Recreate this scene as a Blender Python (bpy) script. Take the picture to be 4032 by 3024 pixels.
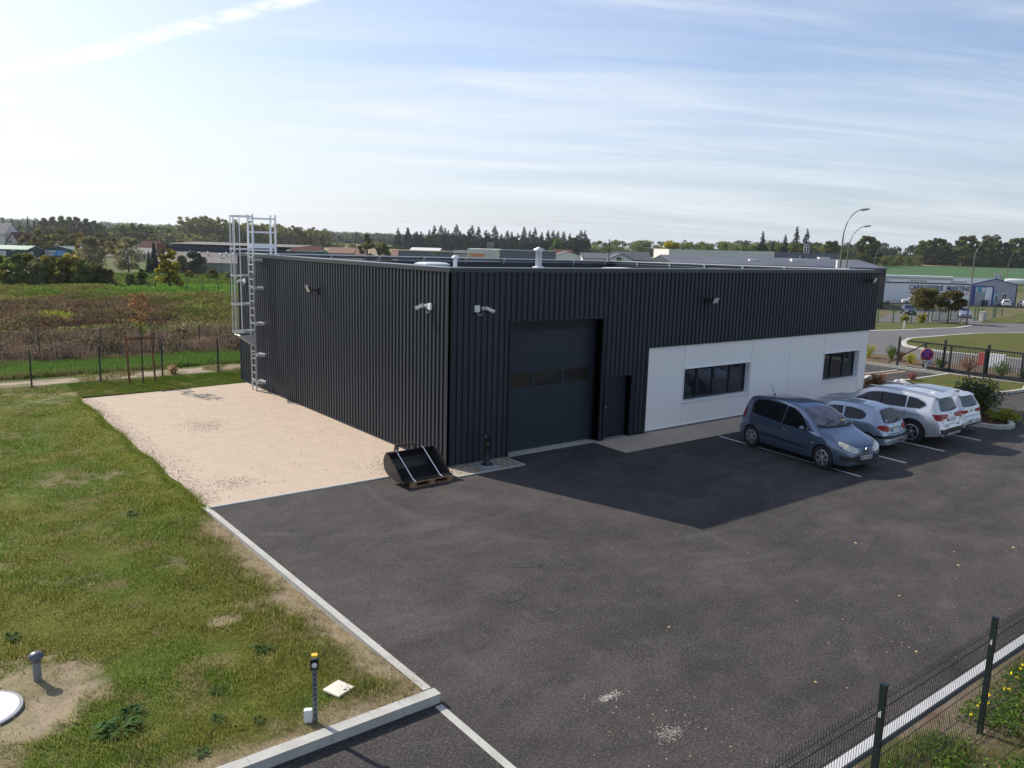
import bpy, bmesh, math, random
import numpy as np
from mathutils import Vector, Matrix
from mathutils.bvhtree import BVHTree
for o in list(bpy.data.objects): bpy.data.objects.remove(o)
S = bpy.context.scene
COL = S.collection
R = math.radians
random.seed(7); RN = np.random.default_rng(11)
# ------------------------------------------------------------------ camera
cd = bpy.data.cameras.new('camera'); cam = bpy.data.objects.new('camera', cd); COL.objects.link(cam)
rr = Vector((0.79202635, -0.60989591, 0.02685585)); uu = Vector((0.08314182, 0.15134215, 0.98497868)); ff = Vector((0.60479889, 0.77789622, -0.17057482))
mw = Matrix(((rr.x, uu.x, -ff.x, -11.7229), (rr.y, uu.y, -ff.y, -17.8432), (rr.z, uu.z, -ff.z, 6.0551), (0, 0, 0, 1)))
cam.matrix_world = mw
cd.sensor_width = 36; cd.lens = 3162.19/4032*36; cd.clip_start = 0.1; cd.clip_end = 9000
S.camera = cam
# ------------------------------------------------------------------ sun, sky, exposure
SUN = Vector((-0.22886, 0.77377, 0.59068)).normalized()
sl = bpy.data.lights.new('sun', 'SUN'); sl.energy = 4.9; sl.angle = R(0.55); sl.color = (1, 0.93, 0.83)
so = bpy.data.objects.new('sun', sl); so.rotation_euler = SUN.to_track_quat('Z', 'Y').to_euler(); so.location = (-40, 90, 80); COL.objects.link(so)
W = bpy.data.worlds.new("World"); S.world = W; W.use_nodes = True
nt = W.node_tree; nt.nodes.clear()
def N(t, **k):
    n = nt.nodes.new(t)
    for a, b in k.items(): setattr(n, a, b)
    return n
def L(a, b): nt.links.new(a, b)
def mth(op, a, b=None, clamp=False):
    n = N('ShaderNodeMath', operation=op, use_clamp=clamp)
    for i, v in enumerate((a, b)):
        if v is None: continue
        if isinstance(v, (int, float)): n.inputs[i].default_value = v
        else: L(v, n.inputs[i])
    return n.outputs[0]
def smooth(v, a, b):
    n = N('ShaderNodeMapRange', interpolation_type='SMOOTHSTEP'); L(v, n.inputs[0])
    n.inputs[1].default_value = a; n.inputs[2].default_value = b; return n.outputs[0]
def vdot(v, d):
    n = N('ShaderNodeVectorMath', operation='DOT_PRODUCT'); L(v, n.inputs[0]); n.inputs[1].default_value = d; return n.outputs['Value']
out = N('ShaderNodeOutputWorld'); bg = N('ShaderNodeBackground'); L(bg.outputs[0], out.inputs[0])
sky = N('ShaderNodeTexSky', sky_type='NISHITA'); sky.sun_disc = False; sky.sun_elevation = R(36.2); sky.sun_rotation = R(-16.5)
sky.air_density = 1.0; sky.dust_density = 1.6; sky.ozone_density = 2.2; sky.altitude = 100
tc = N('ShaderNodeTexCoord'); D = tc.outputs['Generated']
sep = N('ShaderNodeSeparateXYZ'); L(D, sep.inputs[0])
zz = mth('ADD', mth('MAXIMUM', sep.outputs[2], 0.0), 0.10)
comb = N('ShaderNodeCombineXYZ'); L(mth('DIVIDE', sep.outputs[0], zz), comb.inputs[0]); L(mth('DIVIDE', sep.outputs[1], zz), comb.inputs[1])
def cnoise(rot, sc, scale, detail, rough=0.55, dist=0.0, off=(0, 0, 0)):
    m = N('ShaderNodeMapping', vector_type='TEXTURE'); L(comb.outputs[0], m.inputs[0]); m.inputs['Rotation'].default_value = (0, 0, rot); m.inputs['Scale'].default_value = tuple(1/q for q in sc); m.inputs['Location'].default_value = off
    n = N('ShaderNodeTexNoise'); L(m.outputs[0], n.inputs[0]); n.inputs['Scale'].default_value = scale; n.inputs['Detail'].default_value = detail; n.inputs['Roughness'].default_value = rough; n.inputs['Distortion'].default_value = dist
    return n.outputs[0]
n1 = cnoise(R(-37), (0.30, 1.0, 1), 0.75, 7, 0.58, 0.5)
n2 = cnoise(R(-30), (0.20, 1.2, 1), 1.6, 9, 0.62, 0.8, (3, 1, 0))
n3 = cnoise(R(-12), (1, 1, 1), 0.22, 3, 0.5, 0.3, (7, 2, 0))
wisp = mth('MULTIPLY', smooth(n1, 0.36, 0.66), smooth(n3, 0.30, 0.60))
wisp = mth('ADD', mth('MULTIPLY', wisp, 0.70), mth('MULTIPLY', smooth(n2, 0.42, 0.72), 0.46), True)
# contrail: a band along a great circle
c1 = Vector((0.1058, 0.9823, 0.1543)); c2 = Vector((0.3786, 0.8891, 0.2571)); nn = c1.cross(c2).normalized()
dd = vdot(D, tuple(nn)); wob = mth('MULTIPLY', mth('SUBTRACT', cnoise(0, (1, 1, 1), 2.2, 4), 0.5), 0.020)
dist = mth('ABSOLUTE', mth('ADD', dd, wob))
trail = mth('SUBTRACT', 1.0, smooth(dist, 0.0012, 0.0105))
trail = mth('MULTIPLY', trail, smooth(cnoise(0, (1, 1, 1), 7.0, 6, 0.65), 0.28, 0.62))
tmask = mth('MULTIPLY', smooth(vdot(D, (0, 0, 1)), 0.10, 0.2), smooth(vdot(D, tuple(c1)), 0.55, 0.95))
trail = mth('MULTIPLY', mth('MULTIPLY', trail, tmask), 0.85)
# pale haze near the horizon and aureole towards the sun
hor = mth('POWER', mth('SUBTRACT', 1.0, mth('MAXIMUM', sep.outputs[2], 0.0), True), 7.0)
aur = mth('POWER', mth('MAXIMUM', vdot(D, tuple(SUN)), 0.0), 9.0)
low = mth('MULTIPLY', mth('POWER', mth('MAXIMUM', vdot(D, (-0.284, 0.959, 0)), 0.0), 3.0), mth('POWER', mth('SUBTRACT', 1.0, mth('MAXIMUM', sep.outputs[2], 0.0), True), 5.5))
mix0 = N('ShaderNodeMix', data_type='RGBA'); skm = N('ShaderNodeMix', data_type='RGBA', blend_type='MULTIPLY'); skm.inputs[0].default_value = 1
L(sky.outputs[0], skm.inputs[6]); skm.inputs[7].default_value = (0.118, 0.127, 0.146, 1)
CL = (0.80, 0.86, 0.93, 1)
def mixc(a, f, c):
    m = N('ShaderNodeMix', data_type='RGBA'); L(a, m.inputs[6]); L(f, m.inputs[0])
    m.inputs[7].default_value = c; return m.outputs[2]
nt.nodes.remove(mix0)
c = mixc(skm.outputs[2], mth('MULTIPLY', hor, 0.74), (0.68, 0.745, 0.83, 1))
c = mixc(c, wisp, CL)
c = mixc(c, mth('ADD', mth('MULTIPLY', aur, 0.24), mth('MULTIPLY', low, 0.80), True), (1.0, 1.01, 1.0, 1))
c = mixc(c, trail, (1.05, 1.07, 1.1, 1))
L(c, bg.inputs[0]); bg.inputs[1].default_value = 1.0
V = S.view_settings; V.view_transform = 'Standard'; V.look = 'None'; V.exposure = 0.10; V.gamma = 1
S.render.engine = 'CYCLES'
# ------------------------------------------------------------------ helpers
def tag(o, label=None, cat=None, group=None, kind=None):
    if label: o['label'] = label
    if cat: o['category'] = cat
    if group: o['group'] = group
    if kind: o['kind'] = kind
    return o
def thing(name, loc, label, cat, group=None, rz=0):
    o = bpy.data.objects.new(name, None); o.empty_display_size = 0.3; COL.objects.link(o); o.location = loc; o.rotation_euler = (0, 0, rz)
    return tag(o, label, cat, group)
def origin_of(p):
    v = Vector((0, 0, 0))
    while p is not None: v += Vector(p.location); p = p.parent
    return v
class MB:
    """collects faces; build() links one mesh object"""
    def __init__(s): s.v = []; s.f = []; s.m = []; s.sm = []
    def add(s, vs, fs, mi=0, smooth=False):
        b = len(s.v); s.v += [tuple(v) for v in vs]
        for f in fs: s.f.append(tuple(b+i for i in f)); s.m.append(mi); s.sm.append(smooth)
        return s
    def box(s, x0, x1, y0, y1, z0, z1, mi=0):
        vs = [(x, y, z) for z in (z0, z1) for y in (y0, y1) for x in (x0, x1)]
        return s.add(vs, [(0, 2, 3, 1), (4, 5, 7, 6), (0, 1, 5, 4), (2, 6, 7, 3), (0, 4, 6, 2), (1, 3, 7, 5)], mi)
    def bar(s, a, b, w, h=None, mi=0, up=(0, 0, 1)):
        a = Vector(a); b = Vector(b); h = h or w; d = (b-a).normalized(); u = Vector(up)
        if abs(d.dot(u)) > .98: u = Vector((1, 0, 0))
        r = d.cross(u).normalized()*w/2; t = r.cross(d).normalized()*h/2
        vs = [p+q for p in (a, b) for q in (-r-t, r-t, r+t, -r+t)]
        return s.add(vs, [(0, 1, 2, 3), (7, 6, 5, 4), (0, 4, 5, 1), (1, 5, 6, 2), (2, 6, 7, 3), (3, 7, 4, 0)], mi)
    def tube(s, pts, rad, n=8, mi=0, cap=True, sm=True):
        pts = [Vector(p) for p in pts]; rs = rad if isinstance(rad, (list, tuple)) else [rad]*len(pts); b0 = []
        for i, p in enumerate(pts):
            d = (pts[min(i+1, len(pts)-1)]-pts[max(i-1, 0)]).normalized()
            u = Vector((0, 0, 1)) if abs(d.z) < .9 else Vector((1, 0, 0))
            r = d.cross(u).normalized(); t = r.cross(d)
            b0.append([p+(r*math.cos(2*math.pi*k/n)+t*math.sin(2*math.pi*k/n))*rs[i] for k in range(n)])
        vs = [v for ring in b0 for v in ring]; fs = []
        for i in range(len(pts)-1):
            for k in range(n): fs.append((i*n+k, i*n+(k+1) % n, (i+1)*n+(k+1) % n, (i+1)*n+k))
        s.add(vs, fs, mi, sm)
        if cap:
            s.add(b0[0], [tuple(range(n))[::-1]], mi); s.add(b0[-1], [tuple(range(n))], mi)
        return s
    def lathe(s, prof, c=(0, 0, 0), n=20, axis='z', mi=0, sm=True):
        vs = []; fs = []
        for r, z in prof:
            for k in range(n):
                a = 2*math.pi*k/n; x, y = r*math.cos(a), r*math.sin(a)
                vs.append((c[0]+x, c[1]+y, c[2]+z) if axis == 'z' else ((c[0]+x, c[1]+z, c[2]+y) if axis == 'y' else (c[0]+z, c[1]+x, c[2]+y)))
        for i in range(len(prof)-1):
            for k in range(n): fs.append((i*n+k, i*n+(k+1) % n, (i+1)*n+(k+1) % n, (i+1)*n+k))
        return s.add(vs, fs, mi, sm)
    def prism(s, poly, a, b, fn, mi=0):
        """poly 2-D extruded from a to b; fn(u,v,w)->xyz"""
        n = len(poly); vs = [fn(u, v, w) for w in (a, b) for u, v in poly]
        return s.add(vs, [tuple(range(n))[::-1], tuple(range(n, 2*n))]+[(i, (i+1) % n, n+(i+1) % n, n+i) for i in range(n)], mi)
    def build(s, name, mats, parent=None, world=False, bevel=0):
        me = bpy.data.meshes.new(name); v = s.v
        if world and parent is not None:
            o0 = origin_of(parent); v = [(a-o0.x, b-o0.y, c-o0.z) for a, b, c in v]
        me.from_pydata(v, [], s.f); 
        if not isinstance(mats, (list, tuple)): mats = [mats]
        for m in mats:
            if m: me.materials.append(m)
        me.polygons.foreach_set('material_index', s.m); me.polygons.foreach_set('use_smooth', s.sm)
        bm = bmesh.new(); bm.from_mesh(me); bmesh.ops.recalc_face_normals(bm, faces=bm.faces)
        if bevel: bmesh.ops.bevel(bm, geom=[e for e in bm.edges if len(e.link_faces) == 2 and e.calc_face_angle(0) > .6], offset=bevel, segments=2, affect='EDGES', clamp_overlap=True)
        bm.to_mesh(me); bm.free(); me.update()
        o = bpy.data.objects.new(name, me); COL.objects.link(o)
        if parent is not None: o.parent = parent
        return o
def copy_tree(o, parent=None):
    c = o.copy(); COL.objects.link(c); c.parent = parent
    for ch in list(o.children): copy_tree(ch, c)
    return c
# ------------------------------------------------------------------ materials
MATS = {}
def mat(name, col, rough=.6, metal=0, spec=.5, var=None, var2=None, bump=None, coat=0, trans=0, coord='Object', alpha=None, emit=0):
    """var / var2 = (scale, colour2, lo, hi[, stretch]) noise mixes; bump = (scale, strength, distance)"""
    if name in MATS: return MATS[name]
    if rough >= .85: spec = min(spec, .12)
    m = bpy.data.materials.new(name); m.use_nodes = True; t = m.node_tree; b = t.nodes['Principled BSDF']
    b.inputs['Roughness'].default_value = rough; b.inputs['Metallic'].default_value = metal; b.inputs['Specular IOR Level'].default_value = spec
    b.inputs['Coat Weight'].default_value = coat; b.inputs['Coat Roughness'].default_value = .04
    if trans: b.inputs['Transmission Weight'].default_value = trans
    c4 = tuple(col)+(1,); b.inputs['Base Color'].default_value = c4
    tcn = t.nodes.new('ShaderNodeTexCoord'); last = None
    for vv in (var, var2):
        if not vv: continue
        mp = t.nodes.new('ShaderNodeMapping'); t.links.new(tcn.outputs[coord], mp.inputs[0]); mp.inputs['Scale'].default_value = vv[4] if len(vv) > 4 else (1, 1, 1)
        n = t.nodes.new('ShaderNodeTexNoise'); t.links.new(mp.outputs[0], n.inputs[0]); n.inputs['Scale'].default_value = vv[0]; n.inputs['Detail'].default_value = 6; n.inputs['Roughness'].default_value = .6
        r = t.nodes.new('ShaderNodeMapRange'); t.links.new(n.outputs[0], r.inputs[0]); r.inputs[1].default_value = vv[2]; r.inputs[2].default_value = vv[3]
        x = t.nodes.new('ShaderNodeMix'); x.data_type = 'RGBA'; t.links.new(r.outputs[0], x.inputs[0])
        if last is None: x.inputs[6].default_value = c4
        else: t.links.new(last, x.inputs[6])
        x.inputs[7].default_value = tuple(vv[1])+(1,); last = x.outputs[2]
    if last is not None: t.links.new(last, b.inputs['Base Color'])
    if bump:
        n = t.nodes.new('ShaderNodeTexNoise'); t.links.new(tcn.outputs[coord], n.inputs[0]); n.inputs['Scale'].default_value = bump[0]; n.inputs['Detail'].default_value = 4
        bp = t.nodes.new('ShaderNodeBump'); t.links.new(n.outputs[0], bp.inputs['Height']); bp.inputs['Strength'].default_value = bump[1]; bp.inputs['Distance'].default_value = bump[2]
        t.links.new(bp.outputs[0], b.inputs['Normal'])
    if emit: b.inputs['Emission Color'].default_value = c4; b.inputs['Emission Strength'].default_value = emit
    MATS[name] = m; return m
def leafmat(name, tint=(1, 1, 1), transl=.48):
    m = bpy.data.materials.new(name); m.use_nodes = True; t = m.node_tree; t.nodes.clear()
    at = t.nodes.new('ShaderNodeAttribute'); at.attribute_name = 'Col'
    mx = t.nodes.new('ShaderNodeMix'); mx.data_type = 'RGBA'; mx.blend_type = 'MULTIPLY'; mx.inputs[0].default_value = 1; t.links.new(at.outputs[0], mx.inputs[6]); mx.inputs[7].default_value = tuple(tint)+(1,)
    oi = t.nodes.new('ShaderNodeObjectInfo'); hs = t.nodes.new('ShaderNodeHueSaturation'); t.links.new(mx.outputs[2], hs.inputs['Color'])
    mr = t.nodes.new('ShaderNodeMapRange'); t.links.new(oi.outputs['Random'], mr.inputs[0]); mr.inputs[3].default_value = .72; mr.inputs[4].default_value = 1.25; t.links.new(mr.outputs[0], hs.inputs['Value'])
    mr2 = t.nodes.new('ShaderNodeMapRange'); t.links.new(oi.outputs['Random'], mr2.inputs[0]); mr2.inputs[3].default_value = .485; mr2.inputs[4].default_value = .515; t.links.new(mr2.outputs[0], hs.inputs['Hue'])
    d = t.nodes.new('ShaderNodeBsdfDiffuse'); tr = t.nodes.new('ShaderNodeBsdfTranslucent'); mi = t.nodes.new('ShaderNodeMixShader'); mi.inputs[0].default_value = transl
    t.links.new(hs.outputs[0], d.inputs[0]); t.links.new(hs.outputs[0], tr.inputs[0]); t.links.new(d.outputs[0], mi.inputs[1]); t.links.new(tr.outputs[0], mi.inputs[2])
    o = t.nodes.new('ShaderNodeOutputMaterial'); t.links.new(mi.outputs[0], o.inputs[0]); return m
M_clad = mat('dark_steel_cladding', (.0185, .0245, .036), .48, 0, .5, var=(1.1, (.0235, .0305, .0435), .36, .64, (1, 1, .05)))
M_trim = mat('dark_flashing', (.016, .021, .031), .5, 0, .35)
M_white = mat('white_panel', (.88, .865, .83), .5, 0, .4, var=(.8, (.85, .835, .805), .35, .75))
M_whitetrim = mat('white_trim', (.86, .87, .87), .45)
M_glass = mat('dark_window_glass', (.018, .022, .026), .03, 0, .9)
M_frame = mat('anthracite_frame', (.020, .024, .032), .4)
M_memb = mat('roof_membrane', (.31, .33, .37), .75, 0, .3, var=(3, (.26, .28, .32), .4, .7))
M_conc = mat('kerb_concrete', (.50, .49, .44), .85, var=(3.5, (.38, .365, .33), .40, .75), var2=(60, (.52, .50, .45), .5, .75), bump=(120, .25, .004))
M_slab = mat('grey_slab', (.33, .35, .36), .8, var=(6, (.24, .25, .26), .4, .7))
M_alu = mat('bright_aluminium', (.72, .74, .76), .38, .75, .5)
M_galv = mat('galvanised_steel', (.62, .64, .66), .45, .6, var=(30, (.45, .47, .49), .4, .7))
M_black = mat('black_paint', (.012, .012, .013), .45)
M_wood = mat('pine_wood', (.34, .20, .10), .75, var=(14, (.22, .12, .06), .35, .7, (1, 1, 6)))
M_green = mat('dark_green_steel', (.010, .020, .021), .45)
M_grnf = mat('green_fence_steel', (.012, .085, .05), .5)
M_anth = mat('anthracite_steel', (.022, .030, .034), .45)
M_plast = mat('white_plastic', (.80, .80, .78), .4)
M_gravel = mat('pale_gravel', (.56, .45, .34), .95, var=(2.0, (.51, .41, .31), .38, .66), var2=(50, (.36, .30, .25), .56, .80), bump=(90, .5, .010))
M_grav2 = mat('loose_gravel', (.46, .37, .28), .95, var=(16, (.13, .10, .08), .50, .60), var2=(22, (.70, .60, .50), .58, .66), bump=(20, 1, .05))
M_paint = mat('white_road_paint', (.72, .70, .66), .8, var=(25, (.45, .44, .42), .5, .9))
M_road = mat('road_asphalt', (.155, .148, .145), .92, var=(.35, (.125, .12, .118), .35, .7), var2=(40, (.20, .19, .185), .5, .8))
M_trunk = mat('bark', (.11, .085, .065), .9, var=(12, (.06, .047, .035), .4, .6, (1, 1, .3)))
M_soil = mat('red_brown_mulch', (.105, .045, .032), .95, var=(25, (.06, .03, .022), .4, .6), bump=(40, .8, .02))
def asphalt():
    m = bpy.data.materials.new('yard_asphalt'); m.use_nodes = True; t = m.node_tree; b = t.nodes['Principled BSDF']; b.inputs['Specular IOR Level'].default_value = .25
    tcn = t.nodes.new('ShaderNodeTexCoord')
    def noise(sc, det, st=(1, 1, 1), rot=0, rough=.6):
        mp = t.nodes.new('ShaderNodeMapping'); t.links.new(tcn.outputs['Object'], mp.inputs[0]); mp.inputs['Scale'].default_value = st; mp.inputs['Rotation'].default_value = (0, 0, rot)
        n = t.nodes.new('ShaderNodeTexNoise'); t.links.new(mp.outputs[0], n.inputs[0]); n.inputs['Scale'].default_value = sc; n.inputs['Detail'].default_value = det; n.inputs['Roughness'].default_value = rough; return n.outputs[0]
    def ramp(v, a, b_):
        r = t.nodes.new('ShaderNodeMapRange'); t.links.new(v, r.inputs[0]); r.inputs[1].default_value = a; r.inputs[2].default_value = b_; return r.outputs[0]
    def mix(a, f, c, w=1):
        x = t.nodes.new('ShaderNodeMix'); x.data_type = 'RGBA'
        if w != 1:
            mm = t.nodes.new('ShaderNodeMath'); mm.operation = 'MULTIPLY'; t.links.new(f, mm.inputs[0]); mm.inputs[1].default_value = w; f = mm.outputs[0]
        t.links.new(f, x.inputs[0])
        if isinstance(a, tuple): x.inputs[6].default_value = a
        else: t.links.new(a, x.inputs[6])
        x.inputs[7].default_value = c; return x.outputs[2]
    c = mix((.043, .0375, .0355, 1), ramp(noise(.22, 6, (1, 1, 1), 0, .7), .38, .62), (.082, .071, .065, 1))
    c = mix(c, ramp(noise(.7, 6, (1, 2.4, 1), R(30), .7), .44, .66), (.036, .0325, .032, 1), .8)
    c = mix(c, ramp(noise(1.3, 8, (2.6, .35, 1), R(-35), .75), .56, .74), (.112, .102, .094, 1), .6)
    c = mix(c, ramp(noise(3.0, 6, (1, 1, 1), 0, .75), .52, .70), (.090, .082, .076, 1), .55)
    c = mix(c, ramp(noise(13, 6, (1, 1.6, 1), R(20), .8), .50, .68), (.030, .027, .026, 1), .75)
    c = mix(c, ramp(noise(17, 6, (1.5, 1, 1), R(-15), .8), .54, .68), (.14, .128, .118, 1), .7)
    c = mix(c, ramp(noise(30, 3), .52, .66), (.15, .134, .122, 1), .7)
    c = mix(c, ramp(noise(38, 3, (1, 1, 1), 1.0), .52, .66), (.020, .018, .017, 1), .8)
    c = mix(c, ramp(noise(2.2, 8, (1, 1, 1), R(9), .85), .70, .76), (.022, .020, .020, 1), .85)
    v = t.nodes.new('ShaderNodeTexVoronoi'); v.inputs['Scale'].default_value = 1.6; v.inputs['Randomness'].default_value = 1; t.links.new(tcn.outputs['Object'], v.inputs[0])
    inv = t.nodes.new('ShaderNodeMapRange'); t.links.new(v.outputs['Distance'], inv.inputs[0]); inv.inputs[1].default_value = .05; inv.inputs[2].default_value = .022
    c = mix(c, inv.outputs[0], (.34, .30, .24, 1), .0)
    for cx_, cy_, r_ in ((-1.5, 2.2, 6.2), (-1.5, 2.2, 4.7), (2.5, -2., 5.4), (2.5, -2., 6.9), (9, -24, 13.5), (9, -24, 15.1), (30, -60, 50.5), (30, -60, 52.1)):
        v1 = t.nodes.new('ShaderNodeVectorMath'); v1.operation = 'DISTANCE'; t.links.new(tcn.outputs['Object'], v1.inputs[0]); v1.inputs[1].default_value = (cx_, cy_, 0)
        v2 = t.nodes.new('ShaderNodeMath'); v2.operation = 'SUBTRACT'; t.links.new(v1.outputs['Value'], v2.inputs[0]); v2.inputs[1].default_value = r_
        v3 = t.nodes.new('ShaderNodeMath'); v3.operation = 'ABSOLUTE'; t.links.new(v2.outputs[0], v3.inputs[0])
        v4 = t.nodes.new('ShaderNodeMapRange'); v4.interpolation_type = 'SMOOTHSTEP'; t.links.new(v3.outputs[0], v4.inputs[0]); v4.inputs[1].default_value = .13; v4.inputs[2].default_value = .07
        v5 = t.nodes.new('ShaderNodeMath'); v5.operation = 'MULTIPLY'; t.links.new(v4.outputs[0], v5.inputs[0]); t.links.new(ramp(noise(.45, 3, (1, 1, 1), cx_), .46, .62), v5.inputs[1])
        v6 = t.nodes.new('ShaderNodeMath'); v6.operation = 'MULTIPLY'; t.links.new(v5.outputs[0], v6.inputs[0]); t.links.new(ramp(noise(14, 4, (1, 1, 1), cy_), .35, .65), v6.inputs[1])
        c = mix(c, v6.outputs[0], (.115, .105, .097, 1), .55)
    lo = t.nodes.new('ShaderNodeMapRange'); t.links.new(noise(.55, 9, (1, 1.5, 1), R(25), .72), lo.inputs[0]); lo.inputs[1].default_value = .36; lo.inputs[2].default_value = .64; lo.inputs[3].default_value = .76; lo.inputs[4].default_value = 1.22
    vs_ = t.nodes.new('ShaderNodeVectorMath'); vs_.operation = 'SCALE'; t.links.new(c, vs_.inputs[0]); t.links.new(lo.outputs[0], vs_.inputs['Scale'])
    t.links.new(vs_.outputs[0], b.inputs['Base Color']); b.inputs['Roughness'].default_value = .88
    bp = t.nodes.new('ShaderNodeBump'); bp.inputs['Strength'].default_value = .55; bp.inputs['Distance'].default_value = .006; t.links.new(noise(110, 3), bp.inputs['Height']); t.links.new(bp.outputs[0], b.inputs['Normal'])
    return m
M_asph = asphalt()
# ------------------------------------------------------------------ terrain
def sm(t): t = min(1., max(0., t)); return t*t*(3-2*t)
KL = [(0, 0), (70, 0), (150, -3.3), (220, -3.3), (500, 0), (1000, 3), (2200, 8), (5000, 10)]
KR = [(0, 0), (45, 0), (110, -2.7), (165, -4.6), (220, -4.6), (500, 0), (1000, 3), (2200, 8), (5000, 10)]
def pw(K, r):
    for (a, za), (b, zb) in zip(K, K[1:]):
        if r < b: return za+(zb-za)*sm((r-a)/(b-a))
    return K[-1][1]
def h(x, y):
    r = math.hypot(x, y); az = math.degrees(math.atan2(x, y))
    w = sm((az-25)/30) if az < 140 else 1-sm((az-140)/30)
    z = pw(KL, r)*(1-w)+pw(KR, r)*w
    return z+7*sm((r-700)/900)*math.exp(-((az-5)/20.)**2)
def vnoise(x, y, seed=0):
    xi = np.floor(x).astype(np.int64); yi = np.floor(y).astype(np.int64); fx = x-xi; fy = y-yi; fx = fx*fx*(3-2*fx); fy = fy*fy*(3-2*fy)
    def hs(a, b):
        n = (a*374761393+b*668265263+seed*1442695041) & 0xffffffff; n = ((n ^ (n >> 13))*1274126177) & 0xffffffff; return ((n ^ (n >> 16)) & 0xffff)/65535.
    return (hs(xi, yi)*(1-fx)+hs(xi+1, yi)*fx)*(1-fy)+(hs(xi, yi+1)*(1-fx)+hs(xi+1, yi+1)*fx)*fy
def fbm(x, y, s, oct=4, seed=0):
    x = np.asarray(x, float); y = np.asarray(y, float); v = 0; a = .5; t = 0
    for k in range(oct): v = v+a*vnoise(x*s, y*s, seed+k*17); t += a; a *= .55; s *= 2.03
    return v/t
def setcol(me, col, domain='POINT'):
    a = me.color_attributes.new('Col', 'FLOAT_COLOR', domain); c = np.ones((len(col), 4), np.float32); c[:, :3] = col; a.data.foreach_set('color', c.ravel())
def fastmesh(name, V_, F_, material, parent=None, col=None, smooth=False):
    me = bpy.data.meshes.new(name); V_ = np.asarray(V_, np.float32); F_ = np.asarray(F_, np.int32); k = F_.shape[1]
    me.vertices.add(len(V_)); me.vertices.foreach_set('co', V_.ravel()); me.loops.add(F_.size); me.loops.foreach_set('vertex_index', F_.ravel())
    me.polygons.add(len(F_)); me.polygons.foreach_set('loop_start', np.arange(0, F_.size, k, dtype=np.int32)); me.polygons.foreach_set('loop_total', np.full(len(F_), k, np.int32))
    if smooth: me.polygons.foreach_set('use_smooth', np.ones(len(F_), bool))
    me.update(); me.validate(); me.materials.append(material)
    if col is not None: setcol(me, col)
    o = bpy.data.objects.new(name, me); COL.objects.link(o)
    if parent is not None: o.parent = parent
    return o
def sheet(name, poly, material, dz, step=0, kind='structure'):
    """flat or terrain-following ground sheet"""
    bm = bmesh.new(); f = bm.faces.new([bm.verts.new((x, y, 0)) for x, y in poly])
    if step:
        xs = [p[0] for p in poly]; ys = [p[1] for p in poly]
        for ax, lo, hi in ((0, min(xs), max(xs)), (1, min(ys), max(ys))):
            k = math.ceil(lo/step)*step
            while k < hi:
                co = (k, 0, 0) if ax == 0 else (0, k, 0); no = (1, 0, 0) if ax == 0 else (0, 1, 0)
                bmesh.ops.bisect_plane(bm, geom=bm.verts[:]+bm.edges[:]+bm.faces[:], plane_co=co, plane_no=no); k += step
    bmesh.ops.triangulate(bm, faces=bm.faces[:])
    for v in bm.verts: v.co.z = h(v.co.x, v.co.y)+dz
    for f in bm.faces:
        if f.normal.z < 0: f.normal_flip()
    bm.normal_update()
    for f in bm.faces:
        if f.normal.z < 0: f.normal_flip()
    me = bpy.data.meshes.new(name); bm.to_mesh(me); bm.free(); me.materials.append(material)
    o = bpy.data.objects.new(name, me); COL.objects.link(o); o['kind'] = kind; return o
def kerb(name, pts, w, h0, h1, material, closed=False, base=-.05, terr=False):
    """a kerb swept along pts with top height from h0 to h1; w = width to the left of the path"""
    mb = MB(); n = len(pts); P = [Vector((p[0], p[1], 0)) for p in pts]; off = []
    for i in range(n):
        if closed: a, b = P[i-1], P[(i+1) % n]
        else: a, b = P[max(i-1, 0)], P[min(i+1, n-1)]
        d1 = (P[i]-a).normalized() if (P[i]-a).length > 1e-6 else (b-P[i]).normalized(); d2 = (b-P[i]).normalized() if (b-P[i]).length > 1e-6 else d1
        m = (d1+d2).normalized(); nrm = Vector((-m.y, m.x, 0)); off.append(nrm*w/max(.4, nrm.dot(Vector((-d1.y, d1.x, 0)))))
    seg = n if closed else n-1; L_ = 0
    for i in range(seg):
        j = (i+1) % n; ta = h0+(h1-h0)*i/max(1, n-1); tb = h0+(h1-h0)*(i+1)/max(1, n-1)
        if closed: ta = tb = h0
        ga = h(P[i].x, P[i].y) if terr else 0; gb = h(P[j].x, P[j].y) if terr else 0
        a, b, c_, d = P[i], P[j], P[j]+off[j], P[i]+off[i]; k = .012
        def q(p, z): return (p.x, p.y, z)
        mb.add([q(a, ga+base), q(b, gb+base), q(c_, gb+base), q(d, ga+base), q(a, ga+ta-k), q(b, gb+tb-k), q(c_, gb+tb-k), q(d, ga+ta-k),
                q(a+off[i]*k/w, ga+ta), q(b+off[j]*k/w, gb+tb), q(c_-off[j]*k/w, gb+tb), q(d-off[i]*k/w, ga+ta)],
               [(0, 1, 5, 4), (2, 3, 7, 6), (4, 5, 9, 8), (8, 9, 10, 11), (10, 6, 7, 11), (1, 2, 6, 5, 9, 10)[:4], (3, 0, 4, 7), (4, 8, 11, 7), (5, 6, 10, 9)])
    o = mb.build(name, material); o['kind'] = 'structure'; return o
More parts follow.
